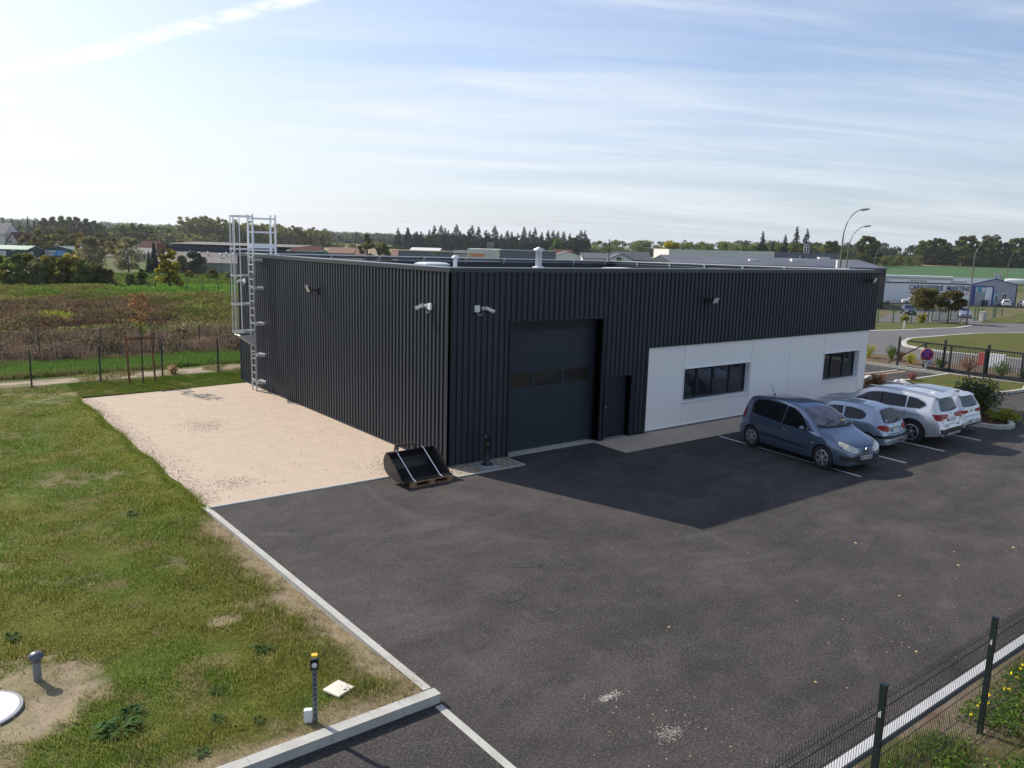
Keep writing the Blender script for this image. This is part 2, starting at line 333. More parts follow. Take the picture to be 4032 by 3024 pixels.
# ================================================================== GROUND
def ground_material():
    m = bpy.data.materials.new('country_ground'); m.use_nodes = True; t = m.node_tree; b = t.nodes['Principled BSDF']; b.inputs['Roughness'].default_value = .95; b.inputs['Specular IOR Level'].default_value = .1
    at = t.nodes.new('ShaderNodeAttribute'); at.attribute_name = 'Col'
    tcn = t.nodes.new('ShaderNodeTexCoord'); n = t.nodes.new('ShaderNodeTexNoise'); t.links.new(tcn.outputs['Object'], n.inputs[0]); n.inputs['Scale'].default_value = 1.3; n.inputs['Detail'].default_value = 9; n.inputs['Roughness'].default_value = .75
    r = t.nodes.new('ShaderNodeMapRange'); t.links.new(n.outputs[0], r.inputs[0]); r.inputs[1].default_value = .3; r.inputs[2].default_value = .7; r.inputs[3].default_value = .62; r.inputs[4].default_value = 1.35
    v = t.nodes.new('ShaderNodeVectorMath'); v.operation = 'SCALE'; t.links.new(at.outputs[0], v.inputs[0]); t.links.new(r.outputs[0], v.inputs['Scale']); t.links.new(v.outputs[0], b.inputs['Base Color'])
    bp = t.nodes.new('ShaderNodeBump'); bp.inputs['Strength'].default_value = .8; bp.inputs['Distance'].default_value = .05; t.links.new(n.outputs[0], bp.inputs['Height']); t.links.new(bp.outputs[0], b.inputs['Normal'])
    return m
M_ground = ground_material()
GRN = np.array((.085, .120, .022)); GRN2 = np.array((.120, .135, .028)); OLV = np.array((.125, .112, .040)); BRN = np.array((.105, .066, .045)); TAN = np.array((.21, .155, .095)); DRY = np.array((.26, .20, .14)); SOIL = np.array((.40, .31, .23))
def lerpc(a, b, t): t = np.clip(t, 0, 1)[:, None]; return a*(1-t)+b*t
def ss(v, a, b): t = np.clip((v-a)/(b-a), 0, 1); return t*t*(3-2*t)
def meadow_col(x, y):
    x = np.asarray(x, float); y = np.asarray(y, float)
    n = fbm(x, y, .10, 5, 3); n2 = fbm(x, y, .33, 5, 9); n4 = fbm(x, y, .9, 4, 15); Y = y+22*(n-.5)
    c = lerpc(np.tile(OLV*1.05, (len(x), 1)), GRN*1.1, ss(n2, .42, .60))
    dark = ss(Y, 34, 38)*(1-ss(Y, 58, 66)); right = ss(x-.10*(y-30)+14*(n-.5)+5*(n2-.5), 2, 10)
    c = lerpc(c, np.array((.120, .078, .055))*.85, dark*(1-.72*right)*ss(n4+.25*n2, .30, .62))
    c = lerpc(c, np.array((.075, .045, .035)), dark*(1-right)*ss(n2, .52, .66)*.7)
    c = lerpc(c, np.array((.145, .165, .035)), right*ss(n4, .42, .62)*.75)
    c = lerpc(c, np.array((.17, .14, .05)), ss(n4, .58, .72)*.5)
    tall = ss(y, 24.2, 25.4)*(1-ss(Y, 30, 36)); c = lerpc(c, np.array((.185, .135, .10)), tall*np.clip(.30+1.6*(n4-.35), 0, 1))
    lush = ss(y, 20.9, 21.5)*(1-ss(y, 23.6, 25)); c = lerpc(c, np.array((.085, .15, .028)), lush*.9)
    yl = np.exp(-(((x+2.6)/1.7)**2+((y-46)/1.8)**2)); c = lerpc(c, np.array((.22, .23, .035)), ss(yl, .45, .8)*ss(n4, .25, .5)*.9)
    bank = ss(y, 66, 70)*ss(x, 6.5, 9); c = lerpc(c, np.array((.115, .19, .032)), bank*.85)
    return c
def far_col(x, y):
    n = fbm(x, y, .02, 4, 5); c = lerpc(np.tile(np.array((.095, .115, .035)), (len(x), 1)), np.array((.15, .13, .07)), ss(n, .42, .62)); return c
def ground():
    rs = [0]+list(np.arange(4, 44, 4))+list(np.arange(44, 260, 5))+list(260*1.07**np.arange(0, 45)); na = 288; vs = [(0, 0, h(0, 0)-.03)]; 
    for r in rs[1:]:
        for k in range(na):
            a = 2*math.pi*k/na; x = r*math.sin(a); y = r*math.cos(a); vs.append((x, y, h(x, y)-.03))
    fs = []
    for k in range(na): fs.append((0, 1+(k+1) % na, 1+k, 1+k))
    for i in range(1, len(rs)-1):
        b = 1+(i-1)*na; c_ = b+na
        for k in range(na): fs.append((b+k, b+(k+1) % na, c_+(k+1) % na, c_+k))
    v = np.array(vs); col = far_col(v[:, 0], v[:, 1]); mm = meadow_col(v[:, 0], v[:, 1])
    w = (1-ss(np.hypot(v[:, 0], v[:, 1]), 100, 130))*ss(v[:, 1], 10, 20)*(v[:, 0] < 60)
    azd = np.degrees(np.arctan2(v[:, 0]+11.7, v[:, 1]+17.8)); rr_ = np.hypot(v[:, 0], v[:, 1]); bank = ss(azd, 8, 11)*(1-ss(azd, 30, 40))*ss(rr_, 66, 80)*(1-ss(rr_, 185, 205)); col = lerpc(col, mm, w); col = lerpc(col, np.array((.070, .108, .020)), bank*.95)
    me = bpy.data.meshes.new('ground'); me.from_pydata(vs, [], [f[:3] if f[2] == f[3] else f for f in fs]); me.materials.append(M_ground); setcol(me, col); me.polygons.foreach_set('use_smooth', np.ones(len(me.polygons), bool))
    o = bpy.data.objects.new('ground', me); COL.objects.link(o); o['kind'] = 'structure'
ground()
def gridsheet(name, x0, x1, y0, y1, st, colfn, zfn, material):
    xs = np.arange(x0, x1+st*.5, st); ys = np.arange(y0, y1+st*.5, st); X, Y = np.meshgrid(xs, ys); x = X.ravel(); y = Y.ravel()
    z = zfn(x, y); nx = len(xs); i, j = np.meshgrid(np.arange(nx-1), np.arange(len(ys)-1)); a = (j*nx+i).ravel()
    o = fastmesh(name, np.stack([x, y, z], 1), np.stack([a, a+1, a+nx+1, a+nx], 1), material, col=colfn(x, y), smooth=True); o['kind'] = 'structure'; return o
gridsheet('meadow', -45, 62, 20.8, 84, .5, meadow_col, lambda x, y: np.array([h(a, b) for a, b in zip(x, y)])+.0+.10*(fbm(x, y, .5, 4, 2)-.5)*ss(y, 22, 27)-.004, M_ground)
# ---- lawn of the plot
def gravel_edge(y): return -6.42+.03*np.sin(y*1.7)+.07*(fbm(y, y*0, .9, 3, 4)-.5)*2+.07*(fbm(y, y*0+3, 3.2, 3, 6)-.5)
def soilmask(x, y):
    n = fbm(x, y, 1.3, 5, 21)-.5+.7*(fbm(x, y, 6, 3, 22)-.5); s = 0
    kb = -6.36
    s = ss(x+n*.7, kb-.70, kb-.25)*(1-ss(y, -1.2, -.2))                    # dry strip beside the long kerb
    s = np.maximum(s, (1-ss(y+n*.7, -9.3, -8.9))*.9)                        # along the raised kerb
    s = np.maximum(s, (1-ss(np.hypot((x+10.95)*.95, (y+6.45)*1.05)+n*.8, .80, 1.25)))
    s = np.maximum(s, (1-ss(np.hypot((x+11.6)*1.0, (y+7.7)*1.0)+n*.9, .3, .8))*.6)
    s = np.maximum(s, .8*(1-ss(np.hypot((x+7.9)*.9, (y+5.6)*1.5)+n*.2, .18, .34)))
    s = np.maximum(s, .48*ss(fbm(x, y, .75, 5, 33)+.30*(fbm(x, y, 5, 3, 34)-.5), .675, .76))
    return np.clip(s, 0, 1)
def lawn_col(x, y):
    n = fbm(x, y, .45, 5, 41); n2 = fbm(x, y, 1.9, 4, 42); n3 = fbm(x, y, .13, 3, 44)
    c = lerpc(np.tile(np.array((.122, .130, .026)), (len(x), 1)), np.array((.084, .124, .019)), ss(n, .40, .62))
    c = lerpc(c, np.array((.085, .115, .020)), ss(n3, .48, .62)*.4)
    c = lerpc(c, np.array((.20, .16, .075)), ss(n2, .58, .76)*.6)
    edge = ss(x, -8.3, -6.9)*ss(y, -1.5, 1)*(1-ss(y, 14, 15)); c = lerpc(c, np.array((.135, .150, .018)), edge*.6)
    return lerpc(c, np.array((.36, .275, .20)), soilmask(x, y)*(.55+.7*(n2-.3)))
def lawn_z(x, y):
    south = .11*ss(-y, 6.2, 9.3)*(x < -6.3)
    return .004+south+.02*(fbm(x, y, .8, 3, 50)-.5)*ss(np.abs(x+6.3), .1, 1.0)*(x < -6.4)
gridsheet('lawn', -30, -6.36, -9.42, 18.6, .12, lawn_col, lawn_z, M_ground)
gridsheet('lawn_strip', -6.36, 4, 15.3, 18.6, .12, lawn_col, lambda x, y: .003+0*x, M_ground)
# ---- sandy path behind the fence
def path_col(x, y):
    n = fbm(x, y, .9, 4, 61); yy = y-.06*(x+5); e = np.minimum(ss(yy+n*.6, 18.9, 19.3), 1-ss(yy+n*.8, 20.2, 20.9))
    return lerpc(lawn_col(x, y)*1.0, np.array((.42, .335, .25))*.95, e*(1-.7*ss(n, .58, .68)))
gridsheet('path', -45, 30, 18.6, 21.2, .12, path_col, lambda x, y: .004+0*x, M_ground)
# ---- gravel pad beside the long wall
ys = np.arange(.06, 15.0, .10); pad = [(float(gravel_edge(np.array([y]))[0]), float(y)) for y in ys]
pad = [(-.02, .06)]+pad+[(-6.30, 14.9), (-5.6, 14.95), (-4, 15.05), (-2, 15.2), (-.3, 15.42), (-.02, 15.42)]
sheet('gravel_pad', pad[::-1], M_gravel, .022)
# scattered loose stones, darker patches and crumbs on the pad edge
def stones(name, n, fn, smin, smax, c1, c2, seed):
    rn = np.random.default_rng(seed); V_ = []; F_ = []; C_ = []
    base = np.array([(1, 0, -.2), (0, 1, -.2), (-1, 0, -.2), (0, -1, -.2), (.3, .2, .7)]); fc = [(0, 1, 4), (1, 2, 4), (2, 3, 4), (3, 0, 4)]
    for i in range(n):
        x, y, z = fn(rn); s = rn.uniform(smin, smax)*rn.uniform(.6, 1); a = rn.uniform(0, 6.28); R_ = np.array([[math.cos(a), -math.sin(a), 0], [math.sin(a), math.cos(a), 0], [0, 0, .6]])
        v = (base*rn.uniform(.7, 1.3, (5, 1)))@R_.T*s+(x, y, z); b = len(V_); V_ += list(v); F_ += [(b+i_, b+j_, b+k_) for i_, j_, k_ in fc]; t = rn.uniform(); C_ += [np.array(c1)*(1-t)+np.array(c2)*t]*5
    o = fastmesh(name, V_, F_, M_ground, col=np.array(C_)); o['kind'] = 'stuff'; tag(o, None, None); return o
def padfn(rn):
    k = rn.uniform()
    if k < .45:
        y = rn.uniform(.3, 14.8); return float(gravel_edge(np.array([y]))[0])+abs(rn.normal(0, .28)), y, .026
    if k < .62: return rn.normal(-1.0, .55)*1.0, abs(rn.normal(.8, .5))+.1, .026
    if k < .72: return rn.normal(-4.0, .35), rn.normal(8.3, .5), .026
    if k < .80: return rn.normal(-5.3, .35), rn.normal(1.5, .3), .026
    return rn.uniform(-6.2, -.2), rn.uniform(.3, 15), .026
stones('loose_stones', 5000, padfn, .010, .032, (.20, .16, .13), (.62, .52, .42), 5)
# ---- tarmac yard and the drive outside the raised kerb
sheet('yard_tarmac', [(-6.38, -.02), (-6.38, -9.52), (-30, -9.52), (-30, -40), (4, -40), (-3.6, -16), (-5.0, -13.45), (31.55, -13.45), (31.75, -3), (31.6, 9), (27.5, 9), (25, 7), (22.2, 6), (22.2, -.02)][::-1], M_asph, .0)
sheet('verge', [(-5.0, -13.5), (-3.6, -16), (4, -40), (40, -40), (40, -13.5)][::-1], M_ground, .03)
vg = bpy.data.objects['verge']
def verge_col(x, y):
    n = fbm(x, y, 1.1, 4, 71); n2 = fbm(x, y, 3., 3, 72)
    c = lerpc(np.tile(np.array((.19, .145, .105)), (len(x), 1)), np.array((.085, .095, .03)), ss(n+.10*ss(x, -1.5, 2.5)-.08, .50, .62)*.8); return lerpc(c, np.array((.15, .09, .055)), ss(n2, .55, .75)*.7)
bpy.data.objects.remove(vg)
gridsheet('verge', -5.0, 12, -24, -13.56, .12, verge_col, lambda x, y: .05+.10*ss(-y, 13.6, 14.4)+.04*(fbm(x, y, 1.2, 3, 5)-.5), M_ground)
# kerbs
kerb('kerb_edging', [(-6.44, .10), (-6.44, -.55), (-6.38, -9.36)], -.10, .035, .14, M_conc)
kerb('kerb_edging', [(-6.44, .0), (-.28, 0.0)], .10, .03, .03, M_conc)
kerb('kerb_edging', [(-.24, .02), (-.24, -.90), (1.90, -.90), (1.90, -.08)], -.06, .03, .03, M_conc)
kerb('raised_kerb', [(-30, -9.40), (-6.34, -9.40)], -.15, .14, .14, M_conc)
kerb('flush_strip', [(-6.46, -9.60), (-6.46, -22)], .12, .008, .008, M_conc)
kerb('verge_kerb', [(-5.1, -13.42), (31, -13.42)], -.10, .09, .09, mat('pale_concrete', (.58, .58, .57), .8, var=(3, (.50, .50, .49), .4, .7)))
for i in range(24):
    y = -.9-i*1.0
    if y > -9.3:
        o = MB().box(-6.448, -6.33, y-.004, y+.004, -.02, .037+.103*(-y)/9.4+.0015).build('kerb_joint', M_slab); o['kind'] = 'structure'
for i in range(14):
    x = -6.9-i*1.0; o = MB().box(x-.005, x+.005, -9.553, -9.398, 0, .142).build('kerb_joint', M_slab); o['kind'] = 'structure'
# gravel beds along the facade
sheet('gravel_bed', [(-.2, -.04), (-.2, -.86), (1.86, -.86), (1.86, -.04)], M_grav2, .02)
sheet('gravel_strip', [(5.42, -.02), (5.36, -1.52), (21.9, -1.60), (21.9, -.02)], M_gravel, .010)
sheet('door_sill', [(5.86, -.015), (7.0, -.015), (7.0, .2), (5.86, .2)], M_slab, .014)
o = sheet('door_sill', [(2.05, -.06), (5.75, -.06), (5.52, .42), (2.1, .42)], M_conc, .012); 
# painted bay lines
def line(name, a, b, w=.10, m=M_paint):
    a = Vector((a[0], a[1], 0)); b = Vector((b[0], b[1], 0)); n = (b-a).normalized(); n = Vector((-n.y, n.x, 0))*w/2
    return sheet(name, [(a-n).to_tuple()[:2], (b-n).to_tuple()[:2], (b+n).to_tuple()[:2], (a+n).to_tuple()[:2]], m, .005)
for a, b in [((9.66, -1.62), (9.14, -6.83)), ((12.2, -1.62), (11.73, -6.80)), ((14.7, -1.62), (14.25, -6.77)), ((17.3, -1.62), (16.92, -6.73)), ((27.0, 3.48), (30.75, 3.18))]: line('bay_line', a, b)
line('bay_line', (26.5, 3.02), (30.7, 2.72), .10, mat('yellow_road_paint', (.70, .48, .22), .8))
# service covers, patches and stains in the tarmac
M_patch = mat('tarmac_patch', (.085, .082, .08), .9, var=(30, (.05, .048, .047), .4, .7))
def blob(name, cx, cy, rx, ry, rot, m, dz=.004, seed=1, n=64, jag=.25):
    rn = np.random.default_rng(seed); pts = []
    for k in range(n):
        a = 2*math.pi*k/n; q = 1+rn.uniform(-jag, jag)*.3+.12*math.sin(3*a+seed); x = rx*q*math.cos(a); y = ry*q*math.sin(a); pts.append((cx+x*math.cos(rot)-y*math.sin(rot), cy+x*math.sin(rot)+y*math.cos(rot)))
    return sheet(name, pts, m, dz)
sheet('tarmac_cut', [(8.05, -2.35), (8.75, -2.45), (8.95, -2.0), (8.25, -1.9)], M_patch, .004); sheet('tarmac_cut', [(8.85, -2.35), (9.2, -2.38), (9.25, -1.98), (8.98, -1.96)], M_patch, .004)
sheet('drain_cover', [(5.35, -8.0), (5.85, -8.0), (5.85, -7.6), (5.35, -7.6)], M_patch, .004)
M_chalk = mat('spilt_mortar', (.50, .47, .41), .95, var=(10, (.055, .05, .047), .47, .54))
M_oil = mat('oil_stain', (.022, .021, .021), .8, var=(16, (.065, .058, .054), .48, .58))
for i, (x, y, a, b, r) in enumerate([(-2.5, -6.55, .32, .07, -.5), (-2.35, -6.2, .2, .035, -.5), (-3.5, -7.55, .22, .10, .3), (-3.3, -8.3, .10, .05, 0), (-3.0, -5.6+1.6, .10, .04, .5), (-3.9, -3.75, .16, .06, .4), (-4.1, -3.95, .1, .04, 0)]):
    blob('oil_stain', x, y, a, b, r, M_oil, seed=10+i, jag=.45)
def crumbs(rn):
    if rn.uniform() < .3: return rn.normal(-4.3, .5), rn.normal(-11.3, .6), .006
    if rn.uniform() < .2: return rn.normal(.2, 1.0), rn.normal(-12.2, .5), .006
    return rn.uniform(-6, 20), rn.uniform(-13.2, -7.5 if rn.uniform() < .8 else -2), .006
stones('spilt_mortar', 330, lambda rn: (rn.normal(-4.33, .13), rn.normal(-11.8, .07), .003), .004, .016, (.42, .39, .34), (.20, .18, .16), 7)
stones('spilt_mortar', 190, lambda rn: (rn.normal(-4.38, .10)+.1*rn.uniform(-1, 1), rn.normal(-10.75, .03), .003), .005, .016, (.50, .47, .42), (.30, .27, .23), 8)
stones('grit', 240, crumbs, .005, .015, (.55, .50, .40), (.65, .45, .20), 6)
stones('leaf_litter', 14, lambda rn: (rn.uniform(-3, 12), rn.uniform(-13, -8), .006), .02, .045, (.50, .42, .12), (.60, .42, .25), 16)
# ---- street, island, beds on the right (terrain following)
sheet('road', [(36.2, -25), (36.2, 4), (34.6, 7.2), (34, 12), (38, 16.6), (50.2, 16.0), (57.8, 16.0), (70.5, 19.4), (84, 23), (97.5, 27.0), (104, 31.2), (111, 33.9), (116, 41), (149, 58), (163, 58.9), (114, 33), (107, 28.6), (112, 26.3), (180, 33), (180, 12), (110, -5), (60, -25)][::-1], M_road, .035, 5)
sheet('street_tarmac', [(85, 33.6), (97, 39), (107, 42.9), (150, 59), (163, 60), (150, 50), (116, 40.5), (111, 34.5), (103, 31.2), (96, 32.2)][::-1], M_road, .045, 5)
ISL = [(43.4, 9.0), (44.6, 9.6), (47.2, 10.5), (52, 10.8), (62, 12.3), (83.6, 16.3), (93, 14), (80, 2), (60, -6), (44, -9), (42.0, 1.2), (41.3, 4.9), (41.7, 7.2), (42.3, 8.3)]
M_grass = mat('mown_grass', (.090, .105, .024), .95, var=(.6, (.135, .115, .040), .40, .66), var2=(5, (.05, .072, .016), .48, .72), bump=(30, .8, .03))
sheet('island_grass', ISL[::-1], M_grass, .13, 5)
kerb('island_kerb', ISL, .30, .14, .14, M_conc, closed=True, terr=True)
kerb('road_kerb', [(38, 16.7), (50.2, 16.1), (57.8, 16.1), (70.5, 19.5), (84, 23.1), (97.5, 27.1)], .45, .08, .08, M_conc, terr=True)
M_strip = mat('verge_grass', (.085, .10, .025), .95, var=(.7, (.17, .14, .065), .45, .7), var2=(8, (.07, .10, .02), .5, .8), bump=(30, .8, .03))
sheet('street_verge', [(38, 17.3), (50.2, 16.7), (57.8, 16.7), (70.5, 20.1), (84, 23.7), (97.5, 27.6), (101, 30.9), (95, 31.9), (85, 32.6), (69, 28), (50, 24), (38, 24)][::-1], M_strip, .06, 5)
sheet('street_verge', [(104.5, 29.3), (111, 31.3), (126, 36), (165, 47), (170, 40), (112, 27), (108, 28)][::-1], M_strip, .06, 5)
# bed kerbs, mulch and small lawn inside the gate
kerb('bed_kerb', [(31.55, 12), (31.55, 1.0), (31.65, -12)], -.16, .12, .12, M_conc)
sheet('mulch_bed', [(31.7, 12), (36, 12), (36, -12), (31.8, -12)][::-1], mat('pale_mulch', (.20, .13, .09), .95, var=(12, (.09, .06, .04), .4, .65), var2=(2.0, (.09, .12, .03), .55, .62), bump=(30, .8, .03)), .05)
ISB = [(26.6, .95), (31.4, .85), (31.5, -2.9), (29.6, -3.45), (28.3, -3.35), (25.5, -2.6), (24.2, -2.0)]
sheet('inner_lawn', [(27.0, .8), (31.4, .7), (31.5, -2.8), (29.6, -3.3), (28.4, -3.2), (25.6, -2.4), (24.6, -1.8)][::-1], M_grass, .10)
kerb('bed_kerb', ISB, -.14, .12, .12, M_conc, closed=True)
PL = [(18.3, -.9), (18.3, -5.2), (19.78, -6.52), (20.3, -6.72), (20.9, -6.62), (21.55, -6.2), (22.8, -5.2), (23.2, -4.4), (23.2, -.9)]
PL = [(18.6, -4.6), (19.40, -6.30), (19.75, -6.55), (20.3, -6.52), (21.3, -5.95), (22.7, -5.0), (24.2, -2.0), (22.4, -1.7)]
sheet('mulch_bed', PL[::-1], M_soil, .06)
kerb('planter_kerb', PL, .16, .15, .15, M_conc, closed=True)
sheet('mulch_bed', [(22.0, -1.6), (23.8, -1.6), (25.6, 1.0), (25.6, 4), (22, 4)][::-1], M_soil, .03)
# ---- far fields
sheet('field', [(215, 150), (260, 210), (350, 260), (419, 208), (492.7, 212.6), (562.9, 192.6), (720, 160), (640, 40), (380, 60), (300, 100)][::-1], mat('green_crop', (.060, .125, .050), .95, var=(.05, (.075, .14, .055), .4, .6), var2=(1.5, (.05, .10, .04), .5, .7)), .12, 12)
sheet('field', [(466, 212), (535, 253), (600, 252), (700, 200), (563, 193.5), (493, 214)][::-1], mat('stubble', (.30, .215, .13), .95, var=(.05, (.24, .18, .10), .4, .6)), .3, 14)
sheet('field', [(640, 292), (632, 301), (600, 285), (604, 276)][::-1], mat('pale_stubble', (.33, .30, .12), .95), .5, 14)
sheet('field', [(170, 330), (200, 480), (330, 700), (480, 640), (330, 420), (250, 330)][::-1], mat('ploughed_field', (.23, .165, .105), .95, var=(.03, (.30, .25, .14), .4, .6, (1, 5, 1))), .3, 16)
# ================================================================== MAIN BUILDING
HB = 5.42; LX = 21.85; LY = 16.15
bld = thing('warehouse', (0, 0, 0), 'large dark ribbed metal warehouse with white panelled office front and big sectional door', 'building')
def clad_strip(mb, u0, u1, z0, z1, fn, per=.2, dep=.042, crest=.095, slope=.012, phase=.03):
    """trapezoid ribs; fn(u, out, z)"""
    def o_at(u):
        q = (u-phase) % per
        if q < slope: return dep*q/slope
        if q < slope+crest: return dep
        if q < 2*slope+crest: return dep*(2*slope+crest-q)/slope
        return 0
    us = [(u0, o_at(u0))]; k = math.floor((u0-phase)/per)
    while phase+k*per < u1:
        for du, o in ((0, 0), (slope, dep), (slope+crest, dep), (2*slope+crest, 0)):
            u = phase+k*per+du
            if u0 < u < u1: us.append((u, o))
        k += 1
    us.append((u1, o_at(u1))); vs = []
    for u, o in us: vs += [fn(u, o, z0), fn(u, o, z1)]
    mb.add(vs, [(2*i, 2*i+2, 2*i+3, 2*i+1) for i in range(len(us)-1)])
front = lambda u, o, z: (u, -o, z)
mb = MB()
for a, b, z0, z1 in [(0.06, 2.0, .05, 5.3), (2.0, 5.72, 3.95, 5.3), (5.72, 7.12, 2.07, 5.3), (7.12, 7.72, .05, 5.3), (7.72, 21.8, 2.9, 5.3)]: clad_strip(mb, a, b, z0, z1, front)
# solid core behind the cladding (recesses stay open)
mb.box(0.02, 2.04, .004, .3, 0.03, 5.3); mb.box(2.04, 5.64, .004, .3, 3.92, 5.3); mb.box(5.64, 5.86, .004, .3, 0.03, 5.3); mb.box(5.86, 7.0, .004, .3, 2.04, 5.3); mb.box(7.0, 7.74, .004, .3, .03, 5.3); mb.box(7.74, LX-.02, .06, .3, 2.86, 5.3)
mb.build('front_cladding', M_clad, bld)
mb = MB(); clad_strip(mb, .06, LY-.05, .08, 5.3, lambda u, o, z: (-o, u, z), per=.2, dep=.042, crest=.085, phase=.06); mb.box(.004, .3, .3, LY-.02, .03, 5.3)
mb.build('side_cladding', M_clad, bld)
mb = MB(); mb.box(LX-.3, LX, .3, LY-.02, .03, 5.16);  mb.box(.3, LX-.3, LY-.3, LY, .03, 5.16)
mb.box(LX-.02, LX+.0, 0, .3, 2.86, 5.3)
mb.build('rear_walls', M_trim, bld)
# flashings: corner posts, capping, lintel drips, base rail
mb = MB(); mb.box(-.052, .10, -.052, .0, .05, 5.30); mb.box(-.052, -.0, -.052, .10, .05, 5.30)
mb.box(-.052, .0, LY-.06, LY+.02, .05, 5.30)
mb.box(LX-.10, LX+.05, -.052, .0, 2.90, 5.30); mb.box(LX, LX+.05, 0, .3, 2.90, 5.3)
mb.box(1.93, 5.75, -.06, .0, 3.905, 3.945); mb.box(5.70, 7.15, -.06, 0, 2.035, 2.07); mb.box(7.68, LX+.05, -.065, .0, 2.865, 2.90)
mb.box(1.98, 2.04, -.046, .40, .03, 3.905); mb.box(5.64, 5.70, -.046, .46, .03, 3.905); mb.box(2.04, 5.64, .30, .40, 3.6, 3.905)
mb.box(5.80, 5.86, -.046, .25, .03, 2.035); mb.box(7.0, 7.10, -.046, .25, .03, 2.035)
mb.box(7.66, 7.74, -.046, .06, .03, 2.865)
mb.box(-.056, .0, .12, LY-.07, .03, .075)
mb.build('corner_flashing', M_trim, bld)
mb = MB()
def zr(x, y): return 5.42-.14*max(0, x/LX)*max(0, y/LY)
def slab(mb, x0, x1, y0, y1, a, b):
    c_ = [(x, y) for y in (y0, y1) for x in (x0, x1)]; mb.add([(x, y, zr(x, y)+a) for x, y in c_]+[(x, y, zr(x, y)+b) for x, y in c_], [(0, 2, 3, 1), (4, 5, 7, 6), (0, 1, 5, 4), (2, 6, 7, 3), (0, 4, 6, 2), (1, 3, 7, 5)])
for x0, x1, y0, y1 in ((-.07, LX+.07, -.07, .26), (-.07, .26, .26, LY-.24), (LX-.26, LX+.07, .26, LY-.24), (-.07, LX+.07, LY-.24, LY+.07)): slab(mb, x0, x1, y0, y1, -.12, 0)
mb.build('parapet_capping', mat('capping_metal', (.045, .055, .065), .33, .35, .6), bld, bevel=.006)
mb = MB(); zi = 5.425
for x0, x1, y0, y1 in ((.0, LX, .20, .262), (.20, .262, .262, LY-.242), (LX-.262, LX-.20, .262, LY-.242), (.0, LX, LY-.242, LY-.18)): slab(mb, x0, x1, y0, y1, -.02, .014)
mb.build('capping_sky_sheen', M_galv, bld)  # pale strip added to stand in for sky reflected along the capping top
mb = MB(); mb.box(.262, LX-.262, .262, LY-.242, 4.7, 4.82); mb.build('roof', M_memb, bld)
mb = MB(); mb.box(.30, LX-.30, LY-.26, LY-.245, 4.8, 5.19); mb.box(LX-.28, LX-.265, .3, LY-.26, 4.8, 5.19); mb.box(.265, .28, .3, LY-.26, 4.8, 5.36); mb.box(.28, LX-.28, .265, .28, 4.8, 5.36)
mb.build('parapet_lining', M_memb, bld)
# supports of the safety rail along the rear and right parapets
def bracket(x, y, dx, dy):
    m = MB(); zq = zr(x, y); m.bar((x, y, zq-.26), (x, y, zq-.005), .05, .03); m.bar((x, y, zq-.02), (x-dx*.16, y-dy*.16, zq-.02), .05, .03); m.bar((x-dx*.14, y-dy*.14, zq-.02), (x-dx*.02, y-dy*.02, zq-.22), .025)
    m.build('rail_bracket', M_galv, bld)
for i in range(9): bracket(1.6+i*2.42, LY-.29, 0, 1)
for i in range(6): bracket(LX-.31, 13.8-i*2.35, 1, 0)
mb = MB(); slab(mb, .3, LX-.35, LY-.32, LY-.27, -.01, .022); slab(mb, LX-.34, LX-.29, 1.2, LY-.27, -.01, .022); mb.build('guard_rail', mat('pale_rail', (.62, .64, .66), .5), bld)
# white panels
cells = [(7.76, 9.56, 0.10, 2.865), (9.56, 13.33, 2.035, 2.865), (9.56, 13.33, .10, .87), (13.33, 15.77, .10, 2.865), (15.77, 18.16, .10, 2.865), (18.16, 20.93, 2.035, 2.865), (18.16, 20.93, .10, .87), (20.93, 21.50, .10, 2.865)]
g = .008
for x0, x1, z0, z1 in cells: MB().box(x0+g, x1-g, .0, .055, z0+g*(z0 > .2), z1-g*(z1 < 2.5)).build('white_panel', M_white, bld)
mb = MB(); mb.box(7.76, 9.6, .055, .3, .10, 2.865); mb.box(9.6, 13.29, .055, .3, 2.05, 2.865); mb.box(9.6, 13.29, .055, .3, .10, .86); mb.box(13.29, 18.2, .055, .3, .10, 2.865); mb.box(18.2, 20.89, .055, .3, 2.05, 2.865); mb.box(18.2, 20.89, .055, .3, .10, .86); mb.box(20.89, 21.48, .055, .3, .10, 2.865)
mb.build('panel_backing', mat('seam_grey', (.23, .245, .26), .7), bld)
mb = MB(); mb.box(21.44, 21.5, .058, 10, .10, 2.865); mb.build('white_panel', M_white, bld)
mb = MB(); mb.box(7.74, 21.52, -.03, .0, .075, .11); mb.build('base_trim', M_whitetrim, bld)
mb = MB(); mb.box(7.76, 21.4, .02, .3, 0.0, .085); mb.box(.02, 2, .02, .3, 0, .04); mb.build('plinth', M_slab, bld)
M_reveal = M_whitetrim
def window(x0, x1, z0, z1, mull):
    fr = MB(); y = .19; w = .06
    fr.box(x0, x1, y, y+.06, z1-w, z1); fr.box(x0, x1, y, y+.06, z0, z0+w); fr.box(x0, x0+w, y, y+.06, z0+w, z1-w); fr.box(x1-w, x1, y, y+.06, z0+w, z1-w)
    for t, mw_ in mull: xm = x0+(x1-x0)*t; fr.box(xm-mw_, xm+mw_, y-.012, y+.058, z0+w, z1-w)
    o = fr.build('window', M_frame, bld)
    MB().box(x0+w, x1-w, y+.035, y+.05, z0+w, z1-w).build('pane', M_glass, o)
    MB().box(x0-.09, x1+.09, -.075, .19, z0-.045, z0-.002).build('sill', M_whitetrim, o, bevel=.005)
    r = MB(); r.box(x0-.035, x0, -.004, .25, z0, z1); r.box(x1, x1+.035, -.004, .25, z0, z1); r.box(x0-.06, x1+.06, -.03, .25, z1, z1+.03); r.build('reveal', M_reveal, o)
